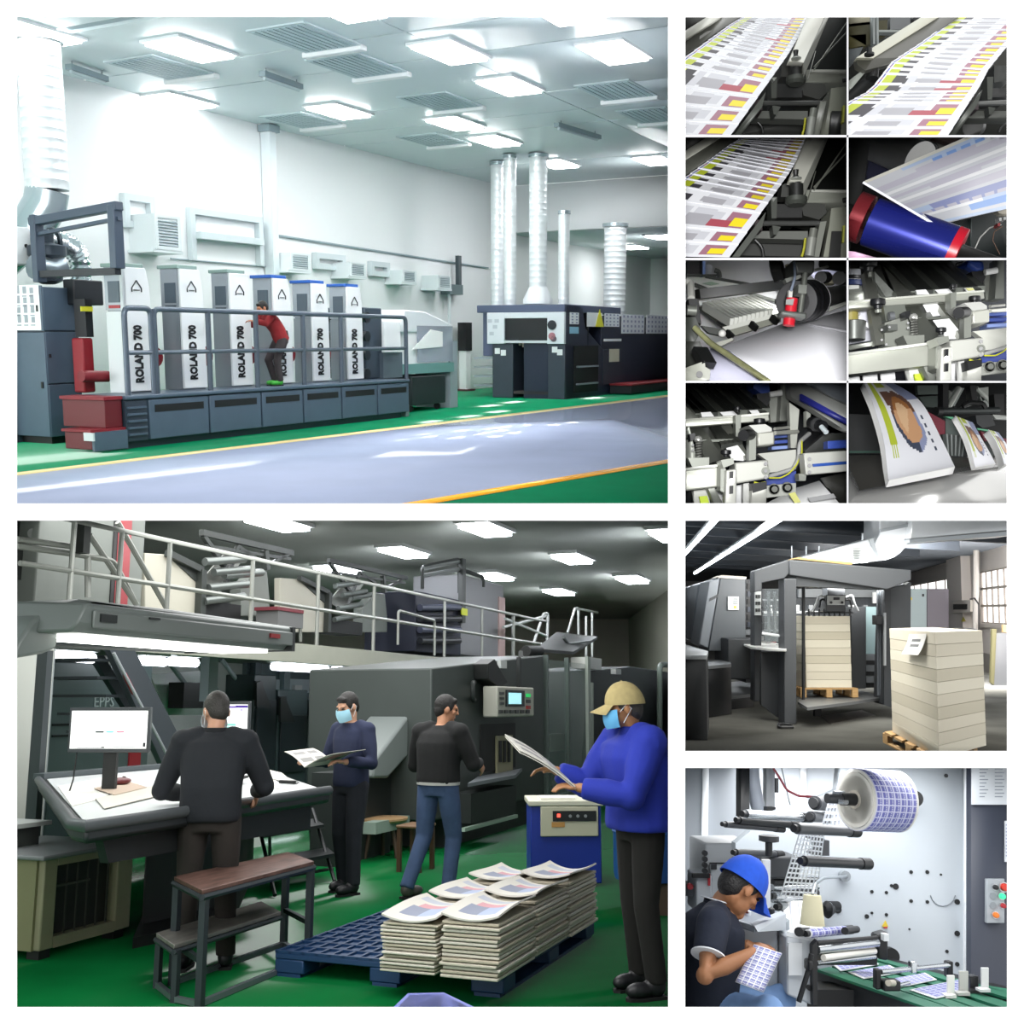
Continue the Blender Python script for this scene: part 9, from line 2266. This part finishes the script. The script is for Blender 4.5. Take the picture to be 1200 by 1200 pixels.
def magazine(left, right, Y0, Y1, lab, n=12, thick=.02):
 T = c.thing('magazine', lab, 'magazine', *Z8(*left[-1]), Y1, group='magazines sliding over the silver chute')
 def cv(pts, v):
  t_ = v * (len(pts) - 1); i = min(int(t_), len(pts) - 2); k = t_ - i
  p0, p1, p2, p3 = pts[max(i - 1, 0)], pts[i], pts[i + 1], pts[min(i + 2, len(pts) - 1)]
  return [.5 * ((2 * p1[j]) + (-p0[j] + p2[j]) * k + (2 * p0[j] - 5 * p1[j] + 4 * p2[j] - p3[j]) * k * k + (-p0[j] + 3 * p1[j] - 3 * p2[j] + p3[j]) * k ** 3) for j in (0, 1)]
 def f(u, v):
  a, b = cv(left, v), cv(right, v)
  return c.p(*Z8(a[0] * (1 - u) + b[0] * u, a[1] * (1 - u) + b[1] * u), Y0 + (Y1 - Y0) * v + .12 * u)
 rr = random.Random(4)
 MM = [mat('e8e9ee', .4), mat('b6c43a', .45), mat('6b4a3a', .45), mat('c99a72', .45), mat('3f4658', .45), mat('d9b48c', .45), mat('8d95b5', .45), mat('a06a3a', .45)]
 def m(i, j):
  u, v = (i + .5) / 56, (j + .5) / 56
  if u < .10: return 0
  if u < .24: return 1 if v < .7 + .1 * (i % 2) else 0
  if .3 < u < .55 and v < .12: return 1
  du, dv = (u - .55) / .24, (v - .48) / .3
  r = du * du + dv * dv
  r += .12 * sin(9 * u + 4) * sin(11 * v) + .08 * sin(23 * u) * sin(19 * v + 2)
  if r < .25: return 5 if sin(17 * u + 13 * v) > -.3 else 3
  if r < .6: return 3 if v > .4 else 7
  if r < 1.0: return 2 if v < .42 else (6 if u > .6 else 4)
  if .28 < u < .5 and .18 < v < .34: return 2
  if v < .3 and u > .7: return 6
  if .82 < u < .86 and .45 < v < .8 and (j // 2) % 2: return 4
  return 0
 T.part('cover', MB().sheet(f, 56, 56, 0, mf=m), MM, smooth=60)
 T.part('pages', MB().sheet(lambda u, v: f(u, v) + V(.004, .006, -.002), 12, 12, -thick), mat('eeeeec', .7), smooth=60)
magazine([(160, 10), (235, 190), (305, 440), (335, 705)], [(350, 10), (560, 150), (700, 400), (800, 608)], 3.05, 2.72, 'large blurred magazine with a lime green spine sliding down the chute')
magazine([(803, 252), (870, 370), (915, 490), (945, 612)], [(930, 300), (985, 400), (1040, 495), (1088, 588)], 3.3, 3.15, 'second magazine with a lime green edge on the chute', thick=.014)
magazine([(1038, 350), (1090, 430), (1130, 520), (1150, 592)], [(1110, 370), (1160, 440), (1190, 500), (1220, 570)], 3.4, 3.3, 'third magazine, cut by the right side of the last view', thick=.02)
t = c.thing('gripper_chain', 'dark ribbed grippers with red blocks behind the magazines', 'machine', *Z8(800, 540), 3.6)
for (x0, y0, x1, y1, x2, y2, x3, y3) in ((735, 380, 895, 400, 870, 540, 750, 530), (1040, 430, 1110, 440, 1100, 540, 1050, 530)):
 t.part('gripper_body', P_([(x0, y0), (x1, y1), (x2, y2), (x3, y3)], 3.55, .1), mat('2f3433', .4))
 for k in range(5):
  u = k / 5 + .05
  t.part('rib', P_([(x0 + (x1 - x0) * u, y0 + (y1 - y0) * u), (x0 + (x1 - x0) * (u + .07), y0 + (y1 - y0) * (u + .07)), (x3 + (x2 - x3) * (u + .07), y3 + (y2 - y3) * (u + .07)), (x3 + (x2 - x3) * u, y3 + (y2 - y3) * u)], 3.52, .03), mat('8d9391', .35, .3))
for pts in ([(615, 225), (735, 290), (735, 400), (700, 410), (640, 300)], [(985, 360), (1050, 390), (1045, 450), (1020, 450)], [(1140, 410), (1200, 420), (1200, 470), (1160, 450)]): t.part('red_block', P_(pts, 3.6, .06), mat('6a1428', .4))
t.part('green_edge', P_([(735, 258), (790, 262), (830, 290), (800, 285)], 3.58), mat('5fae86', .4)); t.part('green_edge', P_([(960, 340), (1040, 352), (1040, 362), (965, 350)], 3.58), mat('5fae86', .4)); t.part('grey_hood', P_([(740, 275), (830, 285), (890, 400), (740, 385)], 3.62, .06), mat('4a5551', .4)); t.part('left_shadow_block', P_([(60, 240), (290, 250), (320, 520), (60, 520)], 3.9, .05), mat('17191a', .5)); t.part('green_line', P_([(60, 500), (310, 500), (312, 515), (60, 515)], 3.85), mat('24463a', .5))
t = c.thing('rear_machinery', 'black frame with grey panes and bright struts at the back', 'machine', *Z8(850, 240), 4.2)
for pts, col in (([(540, 40), (715, 40), (715, 100), (545, 105)], '59635d'), ([(550, 120), (720, 110), (720, 195), (600, 190)], '3d4742'), ([(760, 110), (820, 50), (870, 60), (800, 190)], '8d9490'), ([(860, 190), (930, 120), (950, 170), (900, 190)], '7d837f'), ([(960, 60), (1040, 50), (1040, 130), (1000, 150)], 'a9ada6'), ([(980, 120), (1080, 120), (1080, 190), (1010, 190)], '9aa09b')): t.part('pane', P_(pts, 4.4, .03), mat(col, .4))
for (a, b, e, g, r) in ((715, 190, 760, 90, 3.5), (760, 190, 830, 60, 3.5), (955, 60, 1080, 180, 2.6)): t.part('strut', c.cyl(*Z8(a, b), 4.2, *Z8(e, g), 4.25, r), mat('b9bdb4', .4))
t.part('cross_bar', c.cyl(*Z8(680, 220), 4.0, *Z8(1110, 215), 4.05, 4), mat('3c403f', .35, .4)); t.part('bar_end', c.cyl(*Z8(670, 222), 3.98, *Z8(705, 222), 3.99, 5), BK)
for pts in ([(720, 30), (760, 30), (760, 200), (720, 200)], [(910, 40), (950, 40), (970, 150), (930, 170)], [(1080, 100), (1150, 100), (1150, 260), (1090, 260)]): t.part('black_post', P_(pts, 4.1, .05), mat('0b0c0c', .5))
t.part('motor', P_([(950, 250), (1060, 245), (1090, 320), (1000, 340), (960, 310)], 3.8, .1), mat('26292a', .4)); t.part('bright_ledge', P_([(1070, 245), (1200, 255), (1200, 280), (1090, 275)], 3.9, .03), mat('b9bcb6', .4)); t.part('arch', c.tube([(*Z8(860, 190), 4.0), (*Z8(900, 160), 4.0), (*Z8(1000, 165), 4.0), (*Z8(1020, 200), 4.0)], 3), BK)
finish()
